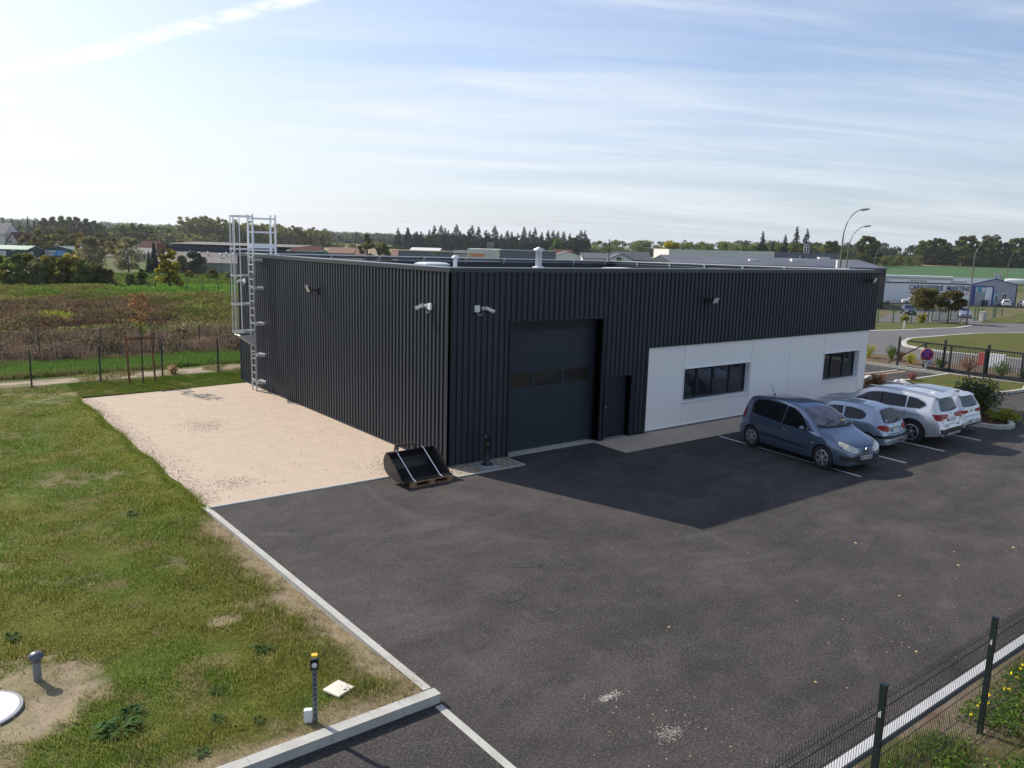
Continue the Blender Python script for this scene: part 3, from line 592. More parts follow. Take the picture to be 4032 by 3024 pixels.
window(9.62, 13.27, .91, 2.03, [(.25, .035), (.5, .06), (.75, .035)])
window(18.22, 20.87, .91, 2.03, [(.33, .04), (.68, .04)])
# pale interior seen through the office glass is left as reflection only
# sectional door
dr = MB(); y = .36; zb = .02
for z0, z1 in [(.03, .64), (.65, 1.25), (1.26, 1.86), (2.42, 2.95), (2.96, 3.48), (3.49, 3.90)]:
    n = 5; st = (z1-z0)/n
    for i in range(n): dr.box(2.05, 5.63, y+(0 if i % 2 else .006), y+.04, z0+i*st+.004, z0+(i+1)*st-.004)
dr.box(2.05, 5.63, y+.012, y+.045, .03, 1.86); dr.box(2.05, 5.63, y+.012, y+.045, 2.42, 3.90)
dr.box(2.05, 5.63, y-.004, y+.04, 1.865, 1.93); dr.box(2.05, 5.63, y-.004, y+.04, 2.35, 2.415)
for x in (2.05, 3.17, 4.36, 5.50): dr.box(x, x+.08 if x < 5 else 5.63, y-.004, y+.04, 1.93, 2.35)
sd = dr.build('sectional_door', mat('door_steel', (.023, .032, .045), .5, 0, .4), bld)
for a, b in ((2.13, 3.17), (3.25, 4.36), (4.44, 5.50)): MB().box(a, b, y+.012, y+.02, 1.93, 2.35).build('door_window', mat('smoked_glass', (.030, .027, .022), .08, 0, .6), sd)
pd = MB(); pd.box(5.86, 7.0, .20, .25, .03, 2.03); pd.box(5.92, 6.94, .19, .20, .06, 1.98)
o = pd.build('entrance_door', M_trim, bld); hb = MB(); hb.box(5.97, 6.0, .15, .19, 1.02, 1.06); hb.box(5.97, 6.09, .135, .15, 1.02, 1.05); hb.build('handle', M_alu, o)
# ---------------- roof furniture
fl = thing('flue_pipe', (9.75, 8.2, 4.82), 'round shiny flue pipe with conical cap standing on the flat roof', 'chimney')
MB().lathe([(.13, .30), (.13, .98), (.14, .98), (.14, 1.02), (.13, 1.02)], n=20).build('pipe', M_galv, fl); MB().lathe([(.001, 1.20), (.24, 1.07), (.24, 1.055), (.10, 1.05)], n=20).build('cap', M_alu, fl)
MB().prism([(-.26, -.26), (.26, -.26), (.26, .26), (-.26, .26)], 0, .38, lambda u, v, w: (u*(1-.35*w/.38), v*(1-.35*w/.38), w)).build('base', M_alu, fl)
def skylight(x, y, lx, ly, label):
    t = thing('skylight', (x, y, 4.82), label, 'skylight', 'skylight domes on the flat roof')
    MB().box(-lx/2, lx/2, -ly/2, ly/2, 0, .34).build('upstand', M_memb, t)
    vs = []; n = 10
    m = MB(); P = [[(lx/2*1.03*(2*i/n-1), ly/2*1.03*(2*j/n-1), .38+.05*(1-(2*i/n-1)**8)*(1-(2*j/n-1)**8)) for i in range(n+1)] for j in range(n+1)]
    m.add([p for r_ in P for p in r_], [(j*(n+1)+i, j*(n+1)+i+1, (j+1)*(n+1)+i+1, (j+1)*(n+1)+i) for j in range(n) for i in range(n)], 0, True); m.box(-lx/2*1.03, lx/2*1.03, -ly/2*1.03, ly/2*1.03, .34, .38)
    m.build('dome', mat('opal_acrylic', (.85, .86, .86), .3), t)
skylight(12.3, 6.1, 1.3, .9, 'white domed skylight on the flat roof, right of the flue pipe')
skylight(6.5, 11.3, 1.15, .9, 'white domed skylight showing over the parapet above the ribbed side wall')
vt = thing('roof_vent', (9.2, 13.6, 4.82), 'small white mushroom roof vent left of the flue pipe', 'roof vent')
MB().lathe([(.09, 0), (.09, .55)], n=14).build('pipe', M_plast, vt); MB().lathe([(.0, .70), (.12, .68), (.20, .58), (.20, .56), (.0, .56)], n=16).build('cap', M_plast, vt)
# ---------------- ladder with cage on the side wall
ld = thing('cage_ladder', (-.42, 13.55, 0), 'tall aluminium cage ladder with roof landing fixed to the ribbed side wall', 'ladder')
X0 = 0.0; YA, YB = -.23, .23
for yy in (YA, YB):
    m = MB(); m.box(-.015, .045, yy-.014, yy+.014, 0.0, 5.35); m.box(-.02, .05, yy-.024+(.02 if yy > 0 else -.02), yy+.024+(.02 if yy > 0 else -.02), 4.55, 6.95); m.build('side_rail', M_alu, ld)
for i in range(19):
    z = .18+i*.285; MB().bar((.015, YA, z), (.015, YB, z), .035).build('rung', M_alu, ld)
for z in (.35, 1.45, 2.7, 4.1, 5.2):
    m = MB()
    for yy in (YA, YB): m.bar((.02, yy, z), (.37, yy, z-.0), .03, .07); 
    m.box(.33, .39, YA-.06, YB+.06, z-.05, z+.05); m.bar((.05, YA-.045, z+.02), (.37, YA-.045, z-.02), .10, .10); m.build('wall_bracket', M_alu, ld)
HO = []
for z in (2.42, 3.5, 4.6, 5.62, 6.86):
    pts = [(.03, YA-.06, z), (-.10, -.36, z)]+[(-.42+.0-.36*math.cos(a), .36*math.sin(a), z) for a in [R(-80+i*16) for i in range(11)]]+[(-.10, .36, z), (.03, YB+.06, z)]
    m = MB()
    for a, b in zip(pts, pts[1:]): m.bar(a, b, .012, .06)
    m.build('cage_hoop', M_alu, ld)
for a in (-72, -30, 10, 45, 78):
    x = -.42-.35*math.cos(R(a)); yy = .35*math.sin(R(a)); MB().bar((x, yy, 2.40), (x, yy, 6.88), .035, .012, up=(math.cos(R(a)), -math.sin(R(a)), 0)).build('cage_bar', M_alu, ld)
m = MB(); m.add([(.03, YA-.05, 1.80), (.03, YB+.05, 1.80), (-.62, .30, 2.28), (-.62, -.30, 2.28), (.05, YA-.05, 1.80), (.05, YB+.05, 1.80), (-.60, .30, 2.30), (-.60, -.30, 2.30)], [(0, 1, 2, 3), (4, 7, 6, 5), (0, 3, 7, 4), (1, 5, 6, 2), (2, 6, 7, 3)])
m.add([(.03, YA-.05, 1.80), (-.62, -.30, 2.28), (.03, YA-.05, 2.30)], [(0, 1, 2)]); m.build('cage_guard', M_galv, ld)
for yy in (YA-.02, YB+.02):
    for xx in (.02, .92):
        if xx > .5: MB().box(xx-.03, xx+.03, yy-.024, yy+.024, 5.02, 6.95).build('landing_post', M_alu, ld)
    m = MB(); [(q := MB()).bar((.02, yy, zq), (.93, yy, zq), .03, wq) and q.build('landing_rail', M_alu, ld) for zq, wq in ((6.80, .06), (6.28, .06), (5.74, .16))]
m = MB(); m.box(.0, .95, YA, YB, 5.56, 5.60); m.build('landing_step', M_alu, ld)
for i in range(3): MB().bar((.92, YA, 5.4-.2*i), (.92, YB, 5.4-.2*i), .035).build('rung', M_alu, ld)
# ---------------- cameras and floodlights on the walls
def cctv(loc, rz, aim, label):
    t = thing('security_camera', loc, label, 'security camera', 'white security cameras on the cladding', rz)
    if rz: t.scale = (-1, 1, 1); aim = -aim
    MB().box(-.26, -.09, -.06, 0, -.09, .09).build('junction_box', M_plast, t, bevel=.012)
    m = MB(); m.lathe([(.055, 0), (.055, .03), (.03, .05), (.03, .09)], (.05, 0, 0), 14, 'y'); m2 = [(a[0], -a[1], a[2]) for a in m.v]; m.v = m2; m.tube([(.05, -.08, 0), (.10, -.13, 0)], .022, 8); m.build('mount', M_plast, t)
    a = aim; d = Vector((math.sin(a), -math.cos(a)*.7, -.42)).normalized(); p = Vector((.10, -.13, 0))
    m = MB(); m.tube([p-d*.05, p+d*.20], .048, 14); m.bar(p-d*.04+Vector((0, 0, .052)), p+d*.25+Vector((0, 0, .052)), .10, .008); m.build('camera_body', M_plast, t)
    m = MB(); m.tube([p+d*.20, p+d*.206], .036, 14); m.build('lens', M_black, t)
    m = MB(); m.tube([(-.17, -.03, -.09), (-.15, -.04, -.15), (-.08, -.05, -.18), (0, -.05, -.14), (.03, -.04, -.05)], .008, 6); m.build('cable', M_plast, t)
cctv((1.0, -.05, 4.33), 0, 1.0, 'white security camera on the front wall between the corner and the sectional door')
cctv((-.05, 1.05, 4.34), R(-90), -1.1, 'white security camera on the side wall close to the front corner')
cctv((-.05, 15.45, 4.30), R(-90), -1.1, 'white security camera behind the ladder cage at the far end of the side wall')
def flood(loc, rz, s, label, lit=1):
    t = thing('floodlight', loc, label, 'floodlight', 'black floodlights on the cladding', rz)
    m = MB(); m.box(-.09, .09, -.05, 0, -.10, .10); m.bar((0, -.03, 0), (0, -.22, .03), .05, .05); m.bar((-.02, -.2, .08), (-.02, -.04, .12), .02); m.build('bracket', M_black, t)
    n_ = Vector((s*.10, -.92, -.36)).normalized(); ax = Vector((1, 0, 0)); ax = (ax-n_*ax.dot(n_)).normalized(); sd_ = n_.cross(ax).normalized(); cc = Vector((s*.16, -.27, .04))
    for nm, ma, q, q2, o0, o1 in (('lamp_head', M_black, .19, .13, -.03, .02), ('lamp_glass', mat('floodlight_glass', (.62, .60, .55), .25), .145, .095, .021, .026)):
        m = MB(); vs = [cc+ax*i*q+sd_*j*q2+n_*kk for kk in (o0, o1) for j in (-1, 1) for i in (-1, 1)]
        m.add(vs, [(0, 2, 3, 1), (4, 5, 7, 6), (0, 1, 5, 4), (2, 6, 7, 3), (0, 4, 6, 2), (1, 3, 7, 5)]); m.build(nm, ma, t)
flood((10.45, -.05, 4.34), 0, 1, 'black floodlight with pale glass on the front wall above the long office window')
flood((-.05, 8.2, 4.33), R(-90), -1, 'black floodlight halfway along the sunlit side wall, throwing a shadow')
flood((20.8, -.05, 4.98), 0, 1, 'black floodlight high at the far right end of the front wall')
# ---------------- bollard, bucket on its pallet
b = thing('bollard', (.95, -.52, .02), 'black round service bollard on a grey slab by the warehouse corner', 'bollard')
MB().lathe([(.17, .05), (.17, .065), (.095, .075), (.085, .085), (.085, .80), (.10, .81), (.10, .93), (.09, .95), (.0, .955)], n=24).build('post', M_black, b)
MB().box(-.27, .27, -.27, .27, .0, .05).build('base_slab', M_slab, b, bevel=.006); m = MB(); m.box(-.11, -.085, -.06, -.02, .84, .87); m.box(-.06, -.03, -.10, -.085, .62, .66); m.build('socket', M_galv, b)
pal = thing('pallet', (-1.20, -.68, .005), 'weathered wooden pallet under the black excavator bucket', 'pallet', None, R(2))
for y in (-.38, 0, .38):
    MB().box(-.62, .62, y-.05, y+.05, 0, .022).build('bottom_board', M_wood, pal)
    for x in (-.55, 0, .55): MB().box(x-.075, x+.075, y-.05, y+.05, .022, .10).build('block', M_wood, pal)
for k in range(3): MB().box(-.62+k*.54, -.46+k*.54, -.43, .43, .10, .12).build('cross_board', M_wood, pal)
for k in range(5): MB().box(-.62, .62, -.43+k*.185, -.32+k*.185, .12, .142).build('top_board', M_wood, pal)
bk = thing('excavator_bucket', (-1.30, -.44, .148), 'black curved excavator bucket strapped on a wooden pallet', 'excavator bucket', None, R(2))
prof = [(-.62, .02), (-.45, .0), (-.15, .0), (.08, .03), (.26, .12), (.36, .27), (.38, .42), (.33, .56), (.26, .66)]
def shell(m, x0, x1, pr, th):
    n = len(pr); vs = []
    nr = []
    for i in range(n):
        a = Vector(pr[max(i-1, 0)]); c_ = Vector(pr[min(i+1, n-1)]); d = (c_-a).normalized(); nr.append((-d.y*th, d.x*th))
    for x in (x0, x1):
        for i in range(n): vs.append((x, pr[i][0], pr[i][1]))
        for i in range(n): vs.append((x, pr[i][0]+nr[i][0], pr[i][1]+nr[i][1]))
    N2 = 2*n; fs = []
    for i in range(n-1):
        fs += [(i, i+1, N2+i+1, N2+i), (n+i, N2+n+i, N2+n+i+1, n+i+1), (i, n+i, n+i+1, i+1), (N2+i, N2+i+1, N2+n+i+1, N2+n+i)]
    fs += [(0, N2, N2+n, n), (n-1, 2*n-1, N2+2*n-1, N2+n-1)]
    m.add(vs, fs, 0, False)
m = MB(); shell(m, -.80, .80, prof, .02); M_buck = mat('bucket_black', (.016, .016, .017), .34, .2, .5, var=(5, (.03, .028, .026), .5, .8)); m.build('shell', M_buck, bk)
sp = [(p[0], p[1]) for p in prof]+[(.10, .62), (-.20, .42), (-.50, .14)]
for s in (-1, 1): MB().prism(sp, s*.80, s*.825, lambda u, v, w: (w, u, v)).build('side_plate', mat('bucket_side', (.060, .052, .045), .5, .3, var=(4, (.035, .032, .03), .4, .7)), bk)
MB().box(-.83, .83, -.70, -.58, .0, .03).build('cutting_edge', M_buck, bk)
for s in (-.42, .12): MB().prism([(.30, .60), (.40, .45), (.46, .62), (.40, .84), (.30, .86), (.22, .76)], s-.02, s+.02, lambda u, v, w: (w, u, v)).build('hinge_plate', mat('bucket_side', (0, 0, 0)), bk)
M_rusty = mat('rusty_steel', (.13, .06, .035), .7, .2, var=(12, (.05, .03, .025), .4, .6)); MB().tube([(-.46, .34, .80), (.16, .34, .80)], .035, 14).build('hinge_pin', M_rusty, bk); MB().box(-.80, -.42, .20, .30, .655, .675).build('rusty_lip', M_rusty, bk)
for x in (-.48, .42):
    m = MB(); pts = [(x, .27, .70), (x+.03, -.60, .045), (x+.03, -.72, .02), (x+.03, -.74, -.03)]
    for a, c_ in zip(pts, pts[1:]): m.bar(a, c_, .028, .006)
    m.build('strap', M_whitetrim, bk)
bk.scale = (.90, .90, .90)
# ---------------- lawn objects
v = thing('vent_pipe', (-10.55, -5.93, .03), 'grey plastic vent pipe with domed cap beside the white round lid', 'vent pipe')
MB().lathe([(.052, -.05), (.052, .27)], n=20).build('pipe', mat('grey_pvc', (.20, .205, .21), .5), v); MB().lathe([(.055, .24), (.06, .27), (.085, .30), (.095, .33), (.085, .36), (.05, .385), (0, .392)], n=22).build('cap', mat('slate_pvc', (.09, .105, .125), .38), v)
lid = thing('tank_cover', (-11.28, -6.42, .03), 'white round tank cover in bare soil at the left edge', 'cover')
MB().lathe([(.0, .022), (.45, .022), (.47, .016), (.47, .0)], n=48).build('lid', mat('white_lid', (.86, .86, .84), .45), lid); m = MB(); m.lathe([(.475, .0), (.475, .018), (.505, .018), (.51, 0)], n=48); m.box(.22, .30, .45, .52, .01, .04)
m.build('rim', mat('grey_pvc', (0, 0, 0)), lid)
dt = thing('sensor_post', (-7.95, -9.18, .12), 'galvanised post with photocell and yellow cap at the raised kerb', 'sensor post', None, R(-25))
m = MB(); m.box(-.030, .030, -.004, 0, 0, .82); m.box(-.030, -.026, -.03, 0, 0, .82); m.box(.026, .030, -.03, 0, 0, .82)
m.build('post', mat('weathered_galvanised', (.30, .33, .34), .5, .5), dt); m = MB()
for i in range(11): m.box(-.008, .008, -.006, -.0041, .08+i*.068, .12+i*.068)
m.build('slot', M_black, dt); MB().box(-.05, .05, -.07, .035, .74, .87).build('photocell', M_black, dt, bevel=.006)
MB().lathe([(0, -.076), (.034, -.076), (.034, -.06)], (0, 0, .80), 18, 'y').build('lens', M_plast, dt); MB().box(-.03, .03, -.05, .01, .87, .89).build('neck', M_galv, dt); MB().box(-.036, .036, -.055, .015, .89, .92).build('cap', mat('yellow_plastic', (.80, .50, .04), .5), dt)
MB().box(-.14, -.035, -.02, .06, .0, .17).build('junction_box', M_plast, dt, bevel=.008)
sq = thing('inspection_cover', (-7.40, -8.68, .125), 'cream square inspection cover lying in the grass beside the sensor post', 'cover', None, R(20))
m = MB(); m.box(-.15, .15, -.15, .15, 0, .03); m.build('lid', mat('cream_plastic', (.78, .70, .58), .5), sq, bevel=.006); MB().box(-.0, .04, -.12, -.09, .026, .0315).build('lifting_slot', M_black, sq)
# ---------------- near welded mesh fence at lower right
def near_fence():
    t = thing('mesh_fence', (0, -14.23, .08), 'dark welded mesh fence with V folds in the near right corner', 'fence')
    xs = [-6.64, -3.97, -1.30, 1.37, 4.04, 6.71]
    for x in xs:
        m = MB(); m.box(x-.03, x+.03, -.03, .03, -.15, 1.62); m.box(x-.033, x+.033, -.033, .033, 1.62, 1.64); o = m.build('post', M_green, t)
        if x in (-3.97, -1.30):
            MB().box(x-.035, x-.028, -.015, .012, 1.28, 1.35).build('label_plate', M_plast, o)
    fold = [(.05, 0), (.10, .035), (.15, 0), (.85, 0), (.90, .035), (.95, 0), (1.40, 0), (1.45, .035), (1.50, 0), (1.58, 0)]
    for a, b in zip(xs, xs[1:]):
        m = MB(); n = int((b-a)/.05)
        for i in range(1, n):
            x = a+(b-a)*i/n; pts = [(x, -.035-o_, z) for z, o_ in [(0.02, 0)]+fold]
            for p, q in zip(pts, pts[1:]): m.bar(p, q, .004)
        for z, o_ in [(.05, 0), (.10, .035), (.15, 0), (.35, 0), (.55, 0), (.85, 0), (.90, .035), (.95, 0), (1.2, 0), (1.40, 0), (1.45, .035), (1.50, 0)]: m.bar((a, -.038-o_, z), (b, -.038-o_, z), .006)
        m.build('mesh_panel', M_green, t)
near_fence()
# ---------------- far side plot fences
def plain_fence(name, pts, hgt, label, material, mesh=True, lean=0, group=None, wires=True, sp=None, post=.03):
    t = thing(name, (pts[0][0], pts[0][1], h(*pts[0])), label, 'fence', group)
    for i, (x, y) in enumerate(pts):
        z = h(x, y); dx = lean*random.uniform(-.6, 1); dy = 0
        m = MB(); m.bar((x, y, z-.1), (x+dx, y+dy, z+hgt+.04), post*2, post*2); m.build('post', material, t, world=True)
    if mesh:
        for (x0, y0), (x1, y1) in zip(pts, pts[1:]):
            m = MB(); n = max(2, int(math.hypot(x1-x0, y1-y0)/(.10 if sp is None else sp)))
            for i in range(1, n):
                k = i/n; x = x0+(x1-x0)*k; y = y0+(y1-y0)*k; z = h(x, y); m.bar((x, y, z+.03), (x, y, z+hgt-.05), .005)
            for k in range(7):
                zz_ = .05+(hgt-.12)*k/6; m.bar((x0, y0, h(x0, y0)+zz_), (x1, y1, h(x1, y1)+zz_), .008)
            m.build('mesh_panel', material, t, world=True)
    return t
plain_fence('mesh_fence', [(-15.06, 18.3), (-12.56, 18.35), (-10.06, 18.4), (-7.56, 18.45), (-5.07, 18.54), (-2.6, 18.66), (-.21, 18.66), (2.3, 18.7)], 1.48, 'black mesh fence along the far edge of the lawn behind the staked young tree', M_anth, sp=.07)
plain_fence('wire_fence', [(-8.8, 25.3), (-6.35, 25.23), (-3.9, 24.9), (-1.4, 25.1), (1.0, 25.33), (3.5, 25.4)], 1.5, 'thin leaning posts of an old wire fence behind the sandy path', M_anth, lean=-.25, sp=.5, post=.022)
plain_fence('wire_fence', [(-3, 92), (3.7, 90), (9.4, 89), (10.1, 77.4), (10.7, 73.1), (12.9, 69.4), (14.2, 68.2), (15.1, 66.3), (16.6, 66.9), (19.5, 66)], 1.45, 'line of dark fence posts crossing the green bank beyond the brown meadow', M_anth, lean=-.05, sp=.8, post=.035)
# staked young tree on the lawn
stk = thing('tree_stake_frame', (-3.72, 17.5, 0), 'three-post wooden frame of brown stakes supporting the young tree', 'tree stakes')
M_stake = mat('stake_wood', (.23, .105, .045), .8, var=(10, (.15, .07, .035), .4, .7, (1, 1, .3)))
for x, x2, y in ((-.46, -.54, 0), (.54, .44, 0)): MB().tube([(x, y, -.1), (x2, y, 2.02)], .042, 10).build('stake', M_stake, stk)
MB().box(-.58, .52, -.05, -.02, 1.80, 1.93).build('crossbar', M_stake, stk); MB().tube([(-.08, -.06, 1.82), (.08, -.06, 1.86)], .03, 8).build('tie', M_black, stk)
# ================================================================== CARS
M_cglass = mat('car_glass', (.010, .012, .014), .04, 0, .5)
M_wsg = mat('windscreen_glass', (.16, .15, .165), .08, 0, .7, var=(1.6, (.05, .05, .055), .42, .62))  # sky reflection put into the colour as mottled pinkish grey
M_tyre = mat('tyre_rubber', (.016, .016, .017), .8)
M_arch = mat('black_trim', (.014, .015, .016), .6)
M_rim = mat('silver_rim', (.50, .51, .53), .3, .7)
M_rimdark = mat('dark_rim_back', (.02, .02, .022), .6)
M_red = mat('red_lamp', (.30, .006, .006), .25, 0, .3)
M_lampc = mat('clear_lamp', (.62, .60, .50), .15, 0, .6, var=(9, (.34, .34, .31), .45, .6), coat=1)
M_plate = mat('number_plate', (.62, .63, .60), .4)
M_seam = mat('panel_gap', (.02, .021, .024), .7)
M_chrome = mat('chrome', (.65, .66, .68), .18, .9)
M_blueb = mat('plate_blue', (.02, .08, .42), .4)
def paint(name, col, metal=.55, rough=.32): return mat(name, col, rough, metal, .5, coat=.7)
def pchip(tab, xq):
    x = np.array([p[0] for p in tab], float); y = np.array([p[1] for p in tab], float); hh = np.diff(x); d = np.diff(y)/hh; m = np.zeros(len(x)); m[0] = d[0]; m[-1] = d[-1]
    for i in range(1, len(x)-1):
        if d[i-1]*d[i] > 0: w1 = 2*hh[i]+hh[i-1]; w2 = hh[i]+2*hh[i-1]; m[i] = (w1+w2)/(w1/d[i-1]+w2/d[i])
    i = np.clip(np.searchsorted(x, xq)-1, 0, len(x)-2); t = (np.clip(xq, x[0], x[-1])-x[i])/hh[i]
    return (2*t**3-3*t**2+1)*y[i]+(t**3-2*t**2+t)*hh[i]*m[i]+(-2*t**3+3*t**2)*y[i+1]+(t**3-t**2)*hh[i]*m[i+1]
def textmesh(name, s, size, material, parent, M, bold=0.0, ex=.002, align='CENTER'):
    cu = bpy.data.curves.new(name, 'FONT'); cu.body = s; cu.size = size; cu.extrude = ex; cu.offset = bold; cu.align_x = align; cu.align_y = 'CENTER'; cu.resolution_u = 2
    o = bpy.data.objects.new(name+'_tmp', cu); COL.objects.link(o); dg = bpy.context.evaluated_depsgraph_get(); me = bpy.data.meshes.new_from_object(o.evaluated_get(dg)); bpy.data.objects.remove(o)
    me.materials.clear(); me.materials.append(material); me.transform(M); q = bpy.data.objects.new(name, me); COL.objects.link(q); q.parent = parent; return q
class Car:
    def __init__(c, name, label, sp, loc, rz, pm, cat='car', group=None):
        c.sp = sp; c.L = L_ = sp['L']; c.pm = pm; c.root = thing(name, loc, label, cat, group, rz)
        xs = np.unique(np.concatenate([np.linspace(0, L_, sp.get('n', 64)), [0, .015, .03, .05, .08, .12, .17], L_-np.array([0, .015, .03, .05, .08, .12, .17]), [p[0] for p in sp['zt']]]))
        zt = pchip(sp['zt'], xs); zb = np.minimum(pchip(sp['zb'], xs), zt-.02); zs = pchip(sp['zs'], xs); w = pchip(sp['w'], xs); wr = np.minimum(pchip(sp['wr'], xs), w*.95); cr = pchip(sp['cr'], xs)
        rows = []
        for i, x in enumerate(xs):
            W_, Z0, ZB, ZT = w[i], zs[i], zb[i], zt[i]; C_ = min(cr[i], max(.004, (ZT-ZB)*.7)); ze = ZT-C_; zm = Z0+(ZB-Z0)*.50
            p = [(0, Z0), (.5*W_, Z0), (.86*W_, Z0+.005), (.94*W_, Z0+.04), (.975*W_, Z0+.13), (.995*W_, zm-.06), (W_, zm+.06), (.992*W_, ZB-.15*(ZB-Z0)), (.975*W_, ZB-.06*(ZB-Z0)), (.952*W_, ZB)]
            for t in (.12, .3, .5, .7, .88): p.append((.94*W_+(wr[i]-.94*W_)*(t**1.15), ZB+(ze-ZB)*t))
            p += [(wr[i]*.985, ze), (wr[i]*.94, ze+.45*C_), (wr[i]*.82, ze+.72*C_), (wr[i]*.6, ze+.9*C_), (wr[i]*.3, ze+.98*C_), (0, ZT)]
            rows.append(p)
        m = len(rows[0]); V_ = []; 
        for i, x in enumerate(xs):
            for y, z in rows[i]: V_.append((x-L_/2, y, z))
            for y, z in rows[i][1:-1][::-1]: V_.append((x-L_/2, -y, z))
        k = 2*m-2; F_ = []
        for i in range(len(xs)-1):
            for j in range(k): F_.append((i*k+j, i*k+(j+1) % k, (i+1)*k+(j+1) % k, (i+1)*k+j))
        F_.append(tuple(range(k))[::-1]); F_.append(tuple((len(xs)-1)*k+j for j in range(k)))
        mb = MB(); mb.add(V_, F_, 0, True); me0 = mb.build('body', [pm, M_arch], c.root)
        c.bvh = BVHTree.FromPolygons([Vector(v) for v in V_], F_)
        # wheel arches
        Rw = sp['R']; cut = MB()
        for xw in sp['wx']:
            for s in (-1, 1):
                y0 = s*(sp['tw']-.27); y1 = s*(sp['tw']+.4); cut.prism([((Rw+.05)*math.cos(2*math.pi*k_/36), (Rw+.05)*math.sin(2*math.pi*k_/36)) for k_ in range(36)], min(y0, y1), max(y0, y1), lambda u, v_, w_, xw=xw: (xw-L_/2+u, w_, Rw+v_))
        co = cut.build('cutter', M_arch, c.root); bpy.context.view_layer.update()
        md = me0.modifiers.new('b', 'BOOLEAN'); md.object = co; md.operation = 'DIFFERENCE'; md.solver = 'EXACT'
        try: md.material_mode = 'TRANSFER'
        except Exception: pass
        dg = bpy.context.evaluated_depsgraph_get(); nm = bpy.data.meshes.new_from_object(me0.evaluated_get(dg)); me0.modifiers.clear(); me0.data = nm; nm.name = 'body'; bpy.data.objects.remove(co)
        try: nm.set_sharp_from_angle(angle=R(38))
        except Exception: pass
        c.body = me0
        for xw in sp['wx']:
            for s in (-1, 1): c.wheel(xw-L_/2, s, Rw)
    def wheel(c, x, s, Rw):
        sp = c.sp; y = s*(sp['tw']-.012); tw = .20; m = MB(); r0 = Rw*.66
        prof = [(r0, -tw), (Rw*.9, -tw), (Rw, -tw+.03), (Rw, -.03), (Rw*.965, -.008), (Rw*.80, .0), (r0, -.012), (r0-.01, -.05), (r0-.01, -tw)]
        prof = [(a, b*s) for a, b in prof]; m.lathe(prof, (0, 0, 0), 36, 'y'); o = m.build('wheel', M_tyre, c.root); o.location = (x, y, Rw)
        rm = MB(); rm.lathe([(0, -.075*s), (r0, -.075*s)], n=28, axis='y', mi=1); rm.lathe([(r0-.028, -.012*s), (r0+.002, -.010*s), (r0+.002, -.05*s), (r0-.03, -.05*s), (r0-.028, -.012*s)], n=36, axis='y')
        rm.lathe([(0, -.004*s), (.035, -.006*s), (.055, -.02*s), (.06, -.05*s)], n=20, axis='y')
        n = sp.get('spokes', 6); wd = sp.get('spw', .05)
        for i in range(n):
            a = 2*math.pi*i/n+.3; d = Vector((math.cos(a), 0, math.sin(a))); t = Vector((-math.sin(a), 0, math.cos(a)))
            offs = [(0, 0)] if not sp.get('twin') else [(-.018, -.045), (.018, .045)]
            for o0, o1 in offs:
                p0 = d*.04+t*o0*.6; p1 = d*(r0-.015)+t*o1; nn_ = (p1-p0).normalized(); tt = Vector((-nn_.z, 0, nn_.x)); w0 = wd*(.55 if sp.get('twin') else .75); w1 = wd*(.5 if sp.get('twin') else 1.0)
                vs = []
                for yy in (-.016*s, -.05*s):
                    for p, w_ in ((p0, w0), (p1, w1)): vs += [(p+tt*w_*.5+Vector((0, yy, 0))), (p-tt*w_*.5+Vector((0, yy, 0)))]
                rm.add(vs, [(0, 1, 3, 2), (4, 6, 7, 5), (0, 2, 6, 4), (1, 5, 7, 3), (2, 3, 7, 6)])
        q = rm.build('rim', [M_rim, M_rimdark], o)
    def patch(c, name, poly, how, material, off=.004, sgn=1, parent=None, step=.06, both=False, thick=0):
        """project a 2-D outline onto the body. how: side (x,z) | top (x,y) | front (y,z) | rear (y,z)"""
        res = []
        for sg in ((1, -1) if both else (sgn,)):
            bm = bmesh.new(); P = poly
            if how == 'side': mk = lambda u, v: Vector((u-c.L/2, 3*sg, v)); d = Vector((0, -sg, 0))
            elif how == 'top': mk = lambda u, v: Vector((u-c.L/2, v*sg, 4)); d = Vector((0, 0, -1))
            elif how == 'front': mk = lambda u, v: Vector((-c.L/2-2, u*sg, v)); d = Vector((1, 0, 0))
            elif how == 'rear': mk = lambda u, v: Vector((c.L/2+2, u*sg, v)); d = Vector((-1, 0, 0))
            elif how == 'fcorner':   # seen from the front three-quarter
                dd_ = Vector((1, -sg*.8, 0)).normalized(); tt = Vector((dd_.y, -dd_.x, 0))*sg
                mk = lambda u, v: Vector((-c.L/2, .8*c.sp['tw']*sg, 0))-dd_*2+tt*u+Vector((0, 0, v)); d = dd_
            elif how == 'rcorner':
                dd_ = Vector((-1, -sg*.8, 0)).normalized(); tt = Vector((dd_.y, -dd_.x, 0))*sg
                mk = lambda u, v: Vector((c.L/2, .8*c.sp['tw']*sg, 0))-dd_*2+tt*u+Vector((0, 0, v)); d = dd_
            f = bm.faces.new([bm.verts.new((u, v, 0)) for u, v in P]); us = [p[0] for p in P]; vs_ = [p[1] for p in P]
            for ax, lo, hi in ((0, min(us), max(us)), (1, min(vs_), max(vs_))):
                k = math.ceil(lo/step)*step
                while k < hi:
                    if k > lo+1e-4: bmesh.ops.bisect_plane(bm, geom=bm.verts[:]+bm.edges[:]+bm.faces[:], plane_co=(k, 0, 0) if ax == 0 else (0, k, 0), plane_no=(1, 0, 0) if ax == 0 else (0, 1, 0))
                    k += step
            bmesh.ops.triangulate(bm, faces=bm.faces[:])
            for v in bm.verts:
                o = mk(v.co.x, v.co.y); hit, nr, _, _ = c.bvh.ray_cast(o, d, 8)
                if hit is None: hit, nr, _, _ = c.bvh.find_nearest(o+d*2); 
                if nr.dot(d) > 0: nr = -nr
                v.co = hit+(nr*.6-d*.4).normalized()*off
